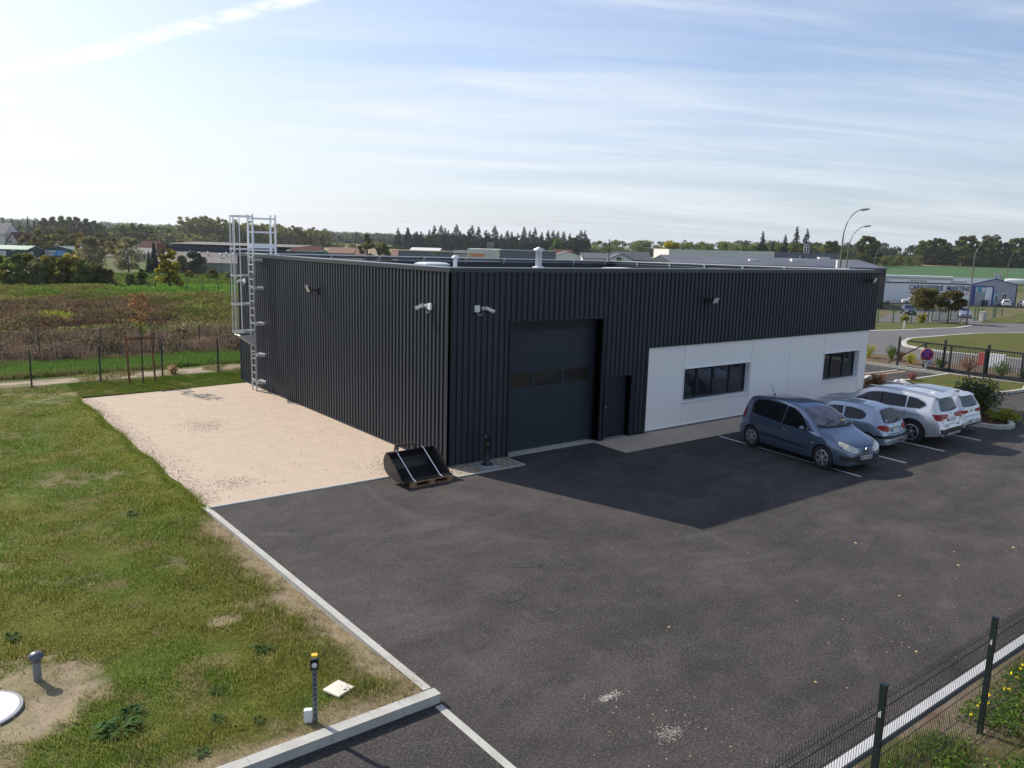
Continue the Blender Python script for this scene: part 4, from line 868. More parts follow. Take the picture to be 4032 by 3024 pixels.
            bm.normal_update()
            if sum((f.normal.dot(d) for f in bm.faces)) > 0:
                for f in bm.faces: f.normal_flip()
            for f in bm.faces: f.smooth = True
            me = bpy.data.meshes.new(name); bm.to_mesh(me); bm.free(); me.materials.append(material); q = bpy.data.objects.new(name, me); COL.objects.link(q); q.parent = parent or c.root; res.append(q)
        return res
    def strip(c, name, pts, how, material, w=.012, off=.0035, **k):
        """thin line along pts"""
        L1 = []; L2 = []; P = [Vector(p) for p in pts]
        for i in range(len(P)):
            d = (P[min(i+1, len(P)-1)]-P[max(i-1, 0)]).normalized(); n = Vector((-d.y, d.x))*w/2; L1.append(tuple(P[i]+n)); L2.append(tuple(P[i]-n))
        return c.patch(name, L1+L2[::-1], how, material, off, **k)
    def mirror(c, x, z, material, size=1):
        W_ = c.sp['tw']+.02
        for s in (1, -1):
            m = MB(); n = 10; P = []
            for j in range(7):
                for i in range(n):
                    a = 2*math.pi*i/n; b_ = math.pi*j/6; P.append((x-c.L/2+.06*size*math.sin(b_)*math.cos(a), s*(W_+.10-.10*math.cos(b_)), z+.07*size*math.sin(b_)*math.sin(a)))
            m.add(P, [(j*n+i, j*n+(i+1) % n, (j+1)*n+(i+1) % n, (j+1)*n+i) for j in range(6) for i in range(n)], 0, True); m.bar((x-c.L/2+.02, s*(W_-.10), z-.06), (x-c.L/2, s*(W_+.05), z-.02), .05, .03)
            m.build('mirror', material, c.root)
    def plate(c, end, z, txt, tilt=0, lift=.02, w=.26):
        s = -1 if end == 'front' else 1
        hit = c.bvh.ray_cast(Vector((s*4, 0, z)), Vector((-s, 0, 0)), 8)[0]; x = hit.x+s*lift
        m = MB(); m.box(-w, w, -.055, .055, -.006, .006); M_ = Matrix.Translation((x, 0, z)) @ Matrix.Rotation(R(90*s), 4, 'Z') @ Matrix.Rotation(R(90-tilt), 4, 'X')
        o = m.build('number_plate', M_plate, c.root); o.data.transform(M_)
        b = MB().box(-w, -w+.045, -.05, .05, .0061, .0075).build('plate_band', M_blueb, o); b.data.transform(M_); b2 = MB().box(w-.045, w, -.05, .05, .0061, .0075).build('plate_band', M_blueb, o); b2.data.transform(M_)
        if txt: textmesh('plate_text', txt, .105, M_black, o, M_ @ Matrix.Translation((0, 0, .008)) @ Matrix.Scale(.86, 4, (1, 0, 0)), .002)
def flat(v): return [(0, v), (9, v)]
# --- profile tables (x from the nose)
MPV = dict(L=4.42, R=.335, wx=(.80, 3.69), tw=.90, n=70,
  zt=[(0, .50), (.03, .66), (.12, .76), (.3, .86), (.7, .98), (1.02, 1.075), (1.25, 1.21), (1.6, 1.405), (1.95, 1.54), (2.3, 1.61), (2.8, 1.645), (3.3, 1.635), (3.8, 1.60), (4.04, 1.555), (4.13, 1.40), (4.20, 1.20), (4.26, 1.0), (4.31, .85), (4.38, .80), (4.42, .62)],
  zb=[(0, .46), (.12, .66), (.4, .80), (1.0, .93), (2, 1.0), (3, 1.06), (3.9, 1.11), (4.15, 1.0), (4.42, .5)],
  zs=[(0, .26), (.1, .20), (.6, .19), (3.9, .20), (4.3, .25), (4.42, .32)],
  w=[(0, .44), (.03, .56), (.1, .68), (.22, .78), (.45, .86), (.8, .895), (1.4, .90), (3.2, .905), (3.8, .89), (4.1, .85), (4.3, .78), (4.38, .72), (4.42, .64)],
  wr=[(0, .42), (.12, .58), (.4, .68), (1.0, .76), (1.3, .74), (1.95, .645), (2.6, .63), (3.6, .61), (4.0, .60), (4.2, .68), (4.42, .6)],
  cr=[(0, .04), (.3, .07), (1.0, .06), (1.5, .07), (2.3, .055), (3.8, .05), (4.42, .03)], spokes=6, spw=.085)
HATCH = dict(L=3.84, R=.295, wx=(.76, 3.20), tw=.83, n=64,
  zt=[(0, .46), (.03, .58), (.12, .66), (.35, .76), (.8, .88), (1.05, .94), (1.3, 1.10), (1.6, 1.29), (1.85, 1.385), (2.2, 1.43), (2.7, 1.425), (3.1, 1.38), (3.3, 1.335), (3.4, 1.24), (3.5, 1.10), (3.6, .97), (3.68, .88), (3.74, .63), (3.80, .585), (3.84, .45)],
  zb=[(0, .42), (.12, .58), (.5, .72), (1.0, .84), (2, .90), (3.2, .96), (3.5, .90), (3.84, .4)],
  zs=[(0, .24), (.1, .19), (.6, .18), (3.4, .20), (3.7, .26), (3.84, .32)],
  w=[(0, .40), (.03, .54), (.1, .64), (.25, .74), (.5, .80), (.9, .825), (2.8, .83), (3.3, .825), (3.6, .78), (3.74, .74), (3.80, .70), (3.84, .60)],
  wr=[(0, .4), (.2, .56), (.9, .68), (1.2, .66), (1.85, .56), (2.6, .55), (3.2, .53), (3.4, .56), (3.6, .66), (3.84, .5)],
  cr=[(0, .04), (.5, .07), (1.0, .05), (1.85, .05), (3.2, .045), (3.84, .03)], spokes=6, spw=.07)
SUV = dict(L=4.66, R=.385, wx=(.90, 3.72), tw=.945, n=70,
  zt=[(0, .62), (.03, .82), (.1, .93), (.4, 1.03), (1.0, 1.10), (1.22, 1.14), (1.5, 1.32), (1.85, 1.52), (2.15, 1.625), (2.6, 1.675), (3.4, 1.665), (4.0, 1.61), (4.22, 1.575), (4.30, 1.46), (4.40, 1.26), (4.47, 1.12), (4.53, 1.0), (4.58, .74), (4.63, .66), (4.66, .50)],
  zb=[(0, .56), (.1, .80), (.5, .94), (1.2, 1.03), (2.5, 1.08), (3.8, 1.13), (4.3, 1.10), (4.5, .95), (4.66, .45)],
  zs=[(0, .32), (.1, .26), (.7, .24), (4.1, .26), (4.5, .33), (4.66, .40)],
  w=[(0, .55), (.03, .68), (.1, .78), (.3, .88), (.7, .93), (1.2, .94), (3.8, .945), (4.2, .92), (4.45, .87), (4.58, .82), (4.63, .77), (4.66, .68)],
  wr=[(0, .5), (.2, .72), (1.0, .80), (1.4, .76), (2.1, .655), (3.0, .65), (4.1, .62), (4.35, .66), (4.5, .76), (4.66, .6)],
  cr=[(0, .04), (.5, .06), (1.2, .05), (2.2, .05), (4.1, .045), (4.66, .03)], spokes=5, spw=.05, twin=True)
GOLF = dict(L=4.30, R=.32, wx=(.85, 3.50), tw=.885, n=64,
  zt=[(0, .50), (.03, .64), (.1, .72), (.4, .85), (1.0, .98), (1.2, 1.03), (1.5, 1.20), (1.85, 1.37), (2.1, 1.44), (2.5, 1.475), (3.2, 1.46), (3.7, 1.40), (3.92, 1.355), (3.99, 1.25), (4.07, 1.11), (4.13, 1.0), (4.18, .90), (4.22, .66), (4.27, .60), (4.30, .45)],
  zb=[(0, .46), (.1, .64), (.5, .80), (1.2, .92), (2.5, .96), (3.6, 1.0), (4.0, .95), (4.30, .4)],
  zs=[(0, .24), (.1, .18), (.6, .17), (3.9, .2), (4.15, .27), (4.30, .34)],
  w=[(0, .48), (.03, .60), (.1, .70), (.3, .82), (.7, .88), (3.4, .89), (3.9, .87), (4.15, .82), (4.24, .77), (4.30, .64)],
  wr=[(0, .45), (.2, .6), (1.0, .72), (1.4, .69), (2.1, .60), (3.0, .59), (3.8, .575), (4.0, .61), (4.15, .71), (4.30, .55)],
  cr=[(0, .04), (.5, .06), (1.2, .05), (2.2, .05), (3.8, .045), (4.30, .03)], spokes=5, spw=.06, twin=True)
NEAR = 'cars parked in the bays along the white facade'
# blue people carrier, nose towards the yard
P_blue = paint('blue_metallic', (.135, .180, .255), .6, .25)
v = Car('parked_minivan', 'blue people carrier parked nose out at the near end of the bay row', MPV, (9.99, -4.57, 0), R(80.5), P_blue, 'car', NEAR)
v.root.scale = (.955, 1, 1)
for w_ in v.root.children:
    if w_.name.startswith('wheel'): w_.scale = (1.047, 1, 1)
v.patch('windscreen', [(1.10, 0), (1.12, -.40), (1.22, -.66), (1.55, -.62), (1.90, -.555), (1.96, -.3), (1.98, 0), (1.96, .3), (1.90, .555), (1.55, .62), (1.22, .66), (1.12, .40)], 'top', M_wsg)
v.patch('windscreen_frame', [(1.04, 0), (1.06, -.45), (1.16, -.72), (1.24, -.68), (1.13, -.40), (1.115, 0), (1.13, .40), (1.24, .68), (1.16, .72), (1.06, .45)], 'top', M_arch, .009)
v.patch('front_door_window', [(1.46, .965), (1.44, 1.02), (1.70, 1.255), (1.96, 1.44), (2.22, 1.515), (2.40, 1.53), (2.42, 1.005)], 'side', M_cglass, both=True)
v.patch('rear_door_window', [(2.47, 1.01), (2.46, 1.535), (2.9, 1.555), (3.3, 1.545), (3.70, 1.49), (3.84, 1.34), (3.82, 1.17), (3.70, 1.10), (3.1, 1.055)], 'side', M_cglass, both=True)
v.patch('quarter_window', [(1.18, .985), (1.45, 1.01), (1.46, 1.04), (1.30, 1.03)], 'side', M_cglass, both=True)
v.strip('side_moulding', [(1.35, .50), (2.3, .53), (3.25, .55)], 'side', M_arch, .055, .012, both=True)
v.strip('door_seam', [(1.32, .97), (1.30, .6), (1.34, .32)], 'side', M_seam, both=True); v.strip('door_seam', [(2.44, 1.04), (2.43, .6), (2.43, .30)], 'side', M_seam, both=True); v.strip('door_seam', [(3.36, .35), (3.40, .62), (3.62, .80), (3.70, 1.12)], 'side', M_seam, both=True)
v.strip('sill_seam', [(1.34, .30), (2.4, .29), (3.36, .33)], 'side', M_seam, .014, both=True)
for x in (2.30, 3.42): v.strip('door_handle', [(x-.10, .86), (x+.08, .87)], 'side', M_chrome, .035, .022, both=True)
v.patch('headlight', [(.36, .60), (.34, .68), (.15, .755), (-.08, .83), (-.22, .86), (-.24, .80), (-.12, .70), (.08, .62), (.22, .585)], 'fcorner', M_lampc, .008, both=True)
v.patch('grille', [(-.36, .60), (-.34, .655), (-.09, .685), (0, .69), (.09, .685), (.34, .655), (.36, .60), (.09, .575), (0, .57), (-.09, .575)], 'front', M_arch, .006)
for z in (.60, .632, .664): v.strip('grille_bar', [(-.33, z), (-.1, z+.01)], 'front', P_blue, .014, .014); v.strip('grille_bar', [(.1, z+.01), (.33, z)], 'front', P_blue, .014, .014)
e = MB(); e.prism([(0, .085), (.055, 0), (0, -.085), (-.055, 0)], -.01, .01, lambda u, w_, d: (d, u, w_)); e.prism([(0, .045), (.028, 0), (0, -.045), (-.028, 0)], -.014, -.010, lambda u, w_, d: (d, u, w_), 1)
eo = e.build('emblem', [M_chrome, M_arch], v.root); eo.location = (v.bvh.ray_cast(Vector((-4, 0, .635)), Vector((1, 0, 0)), 8)[0].x-.02, 0, .635)
v.patch('bumper_intake', [(-.58, .46), (-.40, .30), (0, .27), (.40, .30), (.58, .46), (.3, .52), (0, .53), (-.3, .52)], 'front', M_arch, .006)
v.patch('bumper_strip', [(.28, .36), (.02, .36), (-.2, .38), (-.2, .50), (.02, .49), (.28, .46)], 'fcorner', M_arch, .008, both=True)
v.plate('front', .455, 'AQ 159 NL', 4, .03)
v.patch('tail_light', [(4.02, .92), (4.00, 1.12), (4.07, 1.22), (4.14, 1.20), (4.22, 1.0), (4.22, .90), (4.12, .86)], 'side', M_red, .008, both=True)
v.patch('tailgate_glass', [(-.58, 1.12), (-.50, 1.50), (0, 1.55), (.50, 1.50), (.58, 1.12)], 'rear', M_cglass)
v.strip('bonnet_seam', [(.12, -.45), (.45, -.70), (1.02, -.80)], 'top', M_seam, .012); v.strip('bonnet_seam', [(.12, .45), (.45, .70), (1.02, .80)], 'top', M_seam, .012); v.strip('bonnet_seam', [(.115, -.45), (.07, 0), (.115, .45)], 'top', M_seam, .012)
v.strip('wiper', [(1.12, .55), (1.26, .10), (1.30, -.1)], 'top', M_arch, .022, .022); v.strip('wiper', [(1.12, -.05), (1.22, -.45), (1.26, -.56)], 'top', M_arch, .022, .022)
for x, y, ma in ((1.28, -.50, M_plate), (1.28, -.40, mat('yellow_sticker', (.70, .50, .10), .5)), (1.2, -.47, mat('blue_sticker', (.15, .45, .60), .5))): v.patch('sticker', [(x-.035, y-.035), (x+.035, y-.035), (x+.035, y+.035), (x-.035, y+.035)], 'top', ma, .007)
v.strip('roof_seam', [(1.98, .555), (2.8, .545), (3.9, .52)], 'top', M_seam, .014); v.strip('roof_seam', [(1.98, -.555), (2.8, -.545), (3.9, -.52)], 'top', M_seam, .014)
v.mirror(1.50, 1.06, P_blue); m = MB(); m.tube([(1.45, 0, 1.60), (1.47, 0, 1.64)], .03, 8); m.tube([(1.47, 0, 1.62), (1.66, 0, 1.93)], [.008, .004], 6); m.build('aerial', M_black, v.root)
v.strip('indicator', [(1.12, .70), (1.22, .70)], 'side', M_lampc, .03, .01, both=True)
# small silver-blue hatchback, tail towards the yard
P_sb = paint('silver_blue_metallic', (.36, .43, .50), .55, .30)
v = Car('parked_hatchback', 'small silver-blue three-door hatchback with oval red tail lights and black bumper strip', HATCH, (12.73, -4.07, 0), R(-90)+R(2), P_sb, 'car', NEAR)
v.patch('windscreen', [(1.10, 0), (1.16, -.45), (1.26, -.60), (1.84, -.50), (1.88, 0), (1.84, .50), (1.26, .60), (1.16, .45)], 'top', M_wsg)
v.patch('door_window', [(1.38, .92), (1.40, .97), (1.75, 1.19), (1.95, 1.265), (2.28, 1.29), (2.34, .94)], 'side', M_cglass, both=True)
v.patch('side_window', [(2.40, .945), (2.35, 1.285), (2.60, 1.29), (2.90, 1.25), (3.06, 1.16), (3.08, 1.06), (2.98, .99), (2.80, .965)], 'side', M_cglass, both=True)
v.strip('door_seam', [(2.40, .93), (2.42, .55), (2.38, .30)], 'side', M_seam, both=True)
v.strip('door_seam', [(1.30, .86), (1.26, .5), (1.30, .28)], 'side', M_seam, both=True); v.strip('door_handle', [(2.16, .80), (2.32, .81)], 'side', P_sb, .03, .02, both=True)
v.patch('rear_window', [(-.54, .95), (-.56, 1.0), (-.44, 1.27), (-.3, 1.30), (0, 1.31), (.3, 1.30), (.44, 1.27), (.56, 1.0), (.54, .95), (.3, .92), (0, .915), (-.3, .92)], 'rear', M_cglass, .006)
v.strip('rear_wiper', [(-.05, .93), (.28, .99), (.36, 1.02)], 'rear', M_arch, .022, .02)
v.patch('sticker', [(-.43, .965), (-.37, .965), (-.37, 1.02), (-.43, 1.02)], 'rear', M_plate, .01)
v.patch('tail_light', [(.30, .80), (.32, .85), (.22, .885), (.08, .885), (-.05, .86), (-.12, .80), (-.13, .74), (-.09, .70), (.02, .70), (.20, .745)], 'rcorner', M_red, .010, both=True)
v.patch('bumper_strip', [(.34, .50), (.34, .575), (-.25, .585), (-.34, .56), (-.34, .50), (-.25, .48)], 'rcorner', M_arch, .018, both=True); v.patch('bumper_strip', [(-.55, .49), (.55, .49), (.55, .575), (-.55, .575)], 'rear', M_arch, .018)
v.strip('tailgate_seam', [(-.58, .92), (-.60, .80), (-.50, .62), (0, .60), (.50, .62), (.60, .80), (.58, .92)], 'rear', M_seam, .014); v.patch('plate_recess', [(-.34, .66), (.34, .66), (.31, .80), (-.31, .80)], 'rear', mat('recess_grey', (.20, .23, .27), .4), .006)
v.plate('rear', .715, '', 8, .02); v.patch('rear_emblem', [(-.03, .83), (.03, .83), (.02, .90), (-.02, .90)], 'rear', M_chrome, .012); v.patch('reflector', [(.06, .36), (.16, .35), (.18, .40), (.08, .42)], 'rear', M_red, .012)
v.strip('chrome_lip', [(-.62, .335), (-.3, .31), (-.05, .30)], 'rear', M_plate, .03, .012); v.strip('roof_seam', [(1.9, .50), (2.6, .49), (3.2, .47)], 'top', M_seam, .014); v.strip('roof_seam', [(1.9, -.50), (2.6, -.49), (3.2, -.47)], 'top', M_seam, .014)
v.patch('headlight', [(-.3, .52), (-.2, .62), (.1, .68), (.2, .64), (.0, .55)], 'fcorner', M_lampc, .008, both=True); v.mirror(1.42, .93, P_sb, .9)
# big silver SUV
P_sil = paint('bright_silver', (.64, .65, .67), .5, .28)
v = Car('parked_suv', 'large bright silver SUV with roof rails and black lower bumper', SUV, (15.27, -4.18, 0), R(-90)+R(1), P_sil, 'car', NEAR)
v.patch('windscreen', [(1.24, 0), (1.30, -.5), (1.42, -.68), (2.10, -.58), (2.14, 0), (2.10, .58), (1.42, .68), (1.30, .5)], 'top', M_cglass)
v.patch('front_door_window', [(1.62, 1.10), (1.66, 1.15), (2.0, 1.40), (2.25, 1.49), (2.55, 1.52), (2.58, 1.12)], 'side', M_cglass, both=True)
v.patch('rear_door_window', [(2.66, 1.125), (2.62, 1.525), (3.1, 1.52), (3.40, 1.505), (3.44, 1.15)], 'side', M_cglass, both=True)
v.patch('quarter_window', [(3.48, 1.152), (3.44, 1.50), (3.75, 1.47), (4.00, 1.38), (4.06, 1.30), (3.90, 1.18)], 'side', M_cglass, both=True)
v.patch('door_pillar', [(2.58, 1.12), (2.55, 1.52), (2.62, 1.525), (2.66, 1.125)], 'side', M_arch, .006, both=True)
v.strip('window_trim', [(1.62, 1.085), (2.6, 1.105), (3.48, 1.135), (3.92, 1.165), (4.09, 1.30), (4.02, 1.395), (3.76, 1.49), (3.2, 1.535), (2.5, 1.54), (2.1, 1.46), (1.66, 1.17)], 'side', M_chrome, .018, .009, both=True)
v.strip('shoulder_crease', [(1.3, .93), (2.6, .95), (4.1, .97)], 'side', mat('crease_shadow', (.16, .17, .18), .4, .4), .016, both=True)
for x0 in (1.36, 2.60): v.strip('door_seam', [(x0, 1.08), (x0-.02, .7), (x0, .42)], 'side', M_seam, both=True)
v.strip('door_seam', [(3.48, 1.14), (3.46, .95), (3.28, .75), (3.22, .45)], 'side', M_seam, both=True)
for x in (2.45, 3.35): v.strip('door_handle', [(x-.12, .98), (x+.08, .985)], 'side', P_sil, .04, .028, both=True)
for xw in SUV['wx']:
    q = [(xw+(.385+.055)*math.cos(R(a)), .385+(.385+.05)*math.sin(R(a))) for a in range(-6, 187, 12)]; v.strip('wheel_arch_trim', q, 'side', M_arch, .055, .012, both=True)
v.strip('lower_trim', [(1.3, .36), (2.4, .35), (3.3, .37)], 'side', M_arch, .12, .010, both=True)
v.patch('rear_window', [(-.60, 1.15), (-.50, 1.47), (0, 1.50), (.50, 1.47), (.60, 1.15), (.3, 1.12), (0, 1.115), (-.3, 1.12)], 'rear', M_cglass, .006); v.strip('rear_wiper', [(0, 1.13), (.30, 1.17), (.38, 1.20)], 'rear', M_arch, .022, .02)
sm_ = MB(); sm_.add([(L_, y_, z_) for L_, y_, z_ in [(4.05-2.33, -.58, 1.625), (4.05-2.33, .58, 1.625), (4.36-2.33, .52, 1.56), (4.36-2.33, -.52, 1.56), (4.05-2.33, -.58, 1.56), (4.05-2.33, .58, 1.56), (4.36-2.33, .52, 1.535), (4.36-2.33, -.52, 1.535)]], [(0, 1, 2, 3), (4, 7, 6, 5), (2, 6, 7, 3), (0, 3, 7, 4), (1, 5, 6, 2), (0, 4, 5, 1)]); sm_.build('spoiler', P_sil, v.root, bevel=.012)
v.patch('tail_light', [(.32, 1.06), (.22, .88), (.0, .86), (-.02, .90), (-.25, .91), (-.34, 1.0), (-.34, 1.04), (0, 1.06)], 'rcorner', M_red, .010, both=True)
v.strip('tailgate_seam', [(-.62, 1.10), (-.62, .80), (-.55, .72), (.55, .72), (.62, .80), (.62, 1.10)], 'rear', M_seam, .014)
v.patch('bumper_black', [(-.78, .42), (.78, .42), (.80, .60), (.4, .57), (-.4, .57), (-.80, .60)], 'rear', M_arch, .008); v.patch('bumper_black', [(-.20, .42), (-.80, .42), (-.80, .60), (-.20, .60)][::-1], 'rcorner', M_arch, .009, both=True)
v.patch('skid_plate', [(-.52, .40), (.52, .40), (.45, .47), (-.45, .47)], 'rear', P_sil, .03); v.plate('rear', .86, '', 6, .015); v.patch('rear_emblem', [(.03*math.cos(R(a)), 1.06+.03*math.sin(R(a))) for a in range(0, 360, 30)], 'rear', mat('emblem_grey', (.12, .16, .17), .3), .01)
v.patch('reflector', [(-.50, .66), (-.30, .66), (-.30, .69), (-.50, .69)], 'rear', M_red, .012, both=True)
for s in (-1, 1): m = MB(); m.tube([(1.95-2.33, s*.62, 1.60), (2.1-2.33, s*.625, 1.675), (3.0-2.33, s*.62, 1.705), (3.9-2.33, s*.60, 1.655), (4.02-2.33, s*.59, 1.61)], .018, 8); m.build('roof_rail', M_chrome, v.root)
m = MB(); m.add([(1.42, 0, 1.625), (1.62, -.03, 1.615), (1.62, .03, 1.615), (1.60, 0, 1.68)], [(0, 1, 3), (0, 3, 2), (1, 2, 3), (0, 2, 1)]); m.build('aerial_fin', P_sil, v.root); v.patch('headlight', [(-.3, .72), (-.2, .82), (.1, .90), (.25, .88), (.05, .76)], 'fcorner', M_lampc, .008, both=True); v.mirror(1.66, 1.13, P_sil, 1.15)
# white-silver hatchback at the far end
P_ws = paint('pale_silver', (.56, .57, .58), .45, .28)
v = Car('parked_hatchback', 'pale silver five-door hatchback furthest along the bay row next to the planted kerb', GOLF, (17.65, -4.0, 0), R(-90), P_ws, 'car', NEAR)
v.patch('windscreen', [(1.24, 0), (1.30, -.5), (1.42, -.64), (2.05, -.53), (2.08, 0), (2.05, .53), (1.42, .64), (1.30, .5)], 'top', M_cglass)
v.patch('side_window', [(1.62, 1.0), (2.0, 1.24), (2.3, 1.33), (3.0, 1.34), (3.4, 1.30), (3.66, 1.18), (3.5, 1.03)], 'side', M_cglass, both=True)
for x0 in (1.36, 2.55, 3.4): v.strip('door_seam', [(x0, .98), (x0-.02, .6), (x0, .34)], 'side', M_seam, both=True)
v.patch('rear_window', [(-.58, 1.0), (-.46, 1.29), (0, 1.31), (.46, 1.29), (.58, 1.0), (.3, .97), (0, .965), (-.3, .97)], 'rear', M_cglass, .006); v.strip('rear_wiper', [(0, .98), (.28, 1.01), (.34, 1.03)], 'rear', M_arch, .022, .02)
v.patch('tail_light', [(-.28, .80), (-.30, .86), (.05, .89), (.36, .885), (.36, .83), (.15, .82), (.05, .775), (-.15, .765)], 'rcorner', M_red, .010, both=True)
v.patch('rear_emblem', [(.045*math.cos(R(a)), .84+.045*math.sin(R(a))) for a in range(0, 360, 30)], 'rear', mat('emblem_grey', (.12, .16, .17), .3), .012); v.plate('rear', .50, '', 2, .02)
v.strip('tailgate_seam', [(-.58, .95), (-.60, .74), (-.5, .67), (.5, .67), (.60, .74), (.58, .95)], 'rear', M_seam, .014); v.patch('bumper_black', [(-.55, .35), (.55, .35), (.60, .40), (-.60, .40)], 'rear', M_arch, .008)
m = MB(); m.add([(1.35, 0, 1.42), (1.56, -.03, 1.40), (1.56, .03, 1.40), (1.56, 0, 1.48)], [(0, 1, 3), (0, 3, 2), (1, 2, 3), (0, 2, 1)]); m.build('aerial_fin', M_black, v.root)
m = MB(); m.add([(3.75-2.15, -.53, 1.40), (3.75-2.15, .53, 1.40), (4.03-2.15, .47, 1.345), (4.03-2.15, -.47, 1.345), (3.75-2.15, -.53, 1.35), (3.75-2.15, .53, 1.35), (4.03-2.15, .47, 1.325), (4.03-2.15, -.47, 1.325)], [(0, 1, 2, 3), (4, 7, 6, 5), (2, 6, 7, 3), (0, 3, 7, 4), (1, 5, 6, 2), (0, 4, 5, 1)]); m.build('spoiler', P_ws, v.root, bevel=.01)
v.mirror(1.64, 1.02, P_ws)
# distant cars
COUPE = dict(L=4.7, R=.34, wx=(.95, 3.70), tw=.92, n=44,
  zt=[(0, .5), (.03, .64), (.1, .74), (.5, .88), (1.3, .98), (1.55, 1.03), (1.9, 1.22), (2.3, 1.36), (2.7, 1.385), (3.2, 1.30), (3.8, 1.10), (4.2, 1.03), (4.55, 1.0), (4.62, .80), (4.7, .5)],
  zb=[(0, .46), (.1, .64), (.5, .80), (1.5, .90), (3.0, .95), (4.2, .95), (4.5, .9), (4.7, .4)], zs=flat(.2), w=[(0, .55), (.05, .7), (.3, .86), (.8, .92), (3.9, .92), (4.5, .84), (4.7, .62)],
  wr=[(0, .5), (.3, .68), (1.5, .72), (2.3, .58), (3.0, .56), (3.9, .66), (4.7, .5)], cr=[(0, .04), (1.5, .05), (4.7, .04)], spokes=5)
def far_car(label, sp, loc, rz, pm, ws, sw, rw, name='distant_car', red=True):
    v = Car(name, label, sp, loc, rz, pm, 'car'); L_ = sp['L']
    v.patch('windscreen', ws, 'top', M_cglass); v.patch('side_window', sw, 'side', M_cglass, both=True, step=.12); v.patch('rear_window', rw, 'rear', M_cglass, .006, step=.1)
    v.patch('tail_light', [(-.25, .80), (-.25, .90), (.3, .90), (.3, .80)], 'rcorner', M_red, .010, both=True, step=.1); v.patch('headlight', [(-.3, .58), (-.15, .70), (.2, .74), (.1, .60)], 'fcorner', M_lampc, .01, both=True, step=.1)
    v.patch('grille', [(-.4, .34), (.4, .34), (.45, .50), (-.45, .50)], 'front', M_arch, .008, step=.1); v.plate('front', .45, '', 0, .03); v.plate('rear', .60, '', 0, .03); return v
wsG = [(1.24, 0), (1.42, -.64), (2.05, -.53), (2.08, 0), (2.05, .53), (1.42, .64)]; swG = [(1.62, 1.0), (2.0, 1.24), (2.3, 1.33), (3.0, 1.34), (3.4, 1.30), (3.66, 1.18), (3.5, 1.03)]; rwG = [(-.58, 1.0), (-.46, 1.29), (.46, 1.29), (.58, 1.0)]
def on(x, y, dz=.05): return (x, y, h(x, y)+dz)
P_navy = paint('dark_navy', (.018, .024, .04), .3, .35); P_wht = paint('white_car', (.70, .70, .70), .0, .35); P_lil = paint('lilac_grey', (.28, .31, .40), .5, .35)
far_car('dark navy hatchback parked on the street behind the green wire gate', GOLF, on(111, 42.2), R(38), P_navy, wsG, swG, rwG)
far_car('lilac-grey hatchback facing the street behind the tall lamp post', GOLF, on(115.5, 36.0), R(28), P_lil, wsG, swG, rwG)
wsC = [(1.56, 0), (1.7, -.62), (2.3, -.50), (2.33, 0), (2.3, .50), (1.7, .62)]; swC = [(1.95, .97), (2.3, 1.22), (2.7, 1.29), (3.2, 1.2), (3.5, 1.03), (3.0, .98)]; rwC = [(-.5, 1.10), (-.4, 1.28), (.4, 1.28), (.5, 1.10)]
far_car('low white coupe parked in front of the long white workshop wall', COUPE, on(168.3, 69.8), R(142), P_wht, wsC, swC, rwC)
far_car('white car mostly hidden by the dark building beside the white coupe', GOLF, on(164.0, 74.6), R(142), P_wht, wsG, swG, rwG)
wsS = [(1.24, 0), (1.42, -.68), (2.10, -.58), (2.14, 0), (2.10, .58), (1.42, .68)]; swS = [(1.66, 1.13), (2.0, 1.40), (2.55, 1.52), (3.4, 1.50), (3.9, 1.42), (4.0, 1.28), (3.8, 1.17)]; rwS = [(-.60, 1.15), (-.50, 1.47), (.50, 1.47), (.60, 1.15)]
far_car('white SUV seen from behind outside the grey workshop gable', SUV, on(185.5, 57.3), R(-150), P_wht, wsS, swS, rwS)
far_car('white car with dark rear window at the right edge beside the white SUV', GOLF, on(188.6, 54.6), R(-145), P_wht, wsG, swG, rwG)
# ================================================================== PLANTS
M_leaf = leafmat('foliage', (2.5, 2.35, 2.0)); M_leafc = leafmat('conifer_foliage', (1.45, 1.5, 1.7), .15); M_blade = leafmat('grass_blades', (1.1, 1.1, 1.1), .45)
def leaves(name, C_, size, cols, parent, material=None, world=False, squash=1.0, quad=True):
    """one small quad per centre, random orientation"""
    C_ = np.asarray(C_, float); n = len(C_); size = np.broadcast_to(size, (n,)); a = RN.normal(size=(n, 3)); a /= np.linalg.norm(a, axis=1)[:, None]; b = RN.normal(size=(n, 3)); b -= a*(a*b).sum(1)[:, None]; b /= np.linalg.norm(b, axis=1)[:, None]
    a[:, 2] *= squash; s = (size*RN.uniform(.6, 1.3, n))[:, None]
    if quad: V_ = np.stack([C_-a*s*.5-b*s*.25, C_+a*s*.1-b*s*.42, C_+a*s*.62, C_+a*s*.05+b*s*.42], 1).reshape(-1, 3); F_ = np.arange(4*n).reshape(n, 4); k = 4
    else: V_ = np.stack([C_-b*s*.35, C_+b*s*.35, C_+a*s*.8], 1).reshape(-1, 3); F_ = np.arange(3*n).reshape(n, 3); k = 3
    return fastmesh(name, V_, F_, material or M_leaf, parent, np.repeat(cols, k, 0))
def shade(c1, c2, n, p=1.0, rn=RN):
    t = rn.uniform(size=n)[:, None]**p; v = rn.uniform(.72, 1.28, n)[:, None]; return (np.array(c1)*(1-t)+np.array(c2)*t)*v
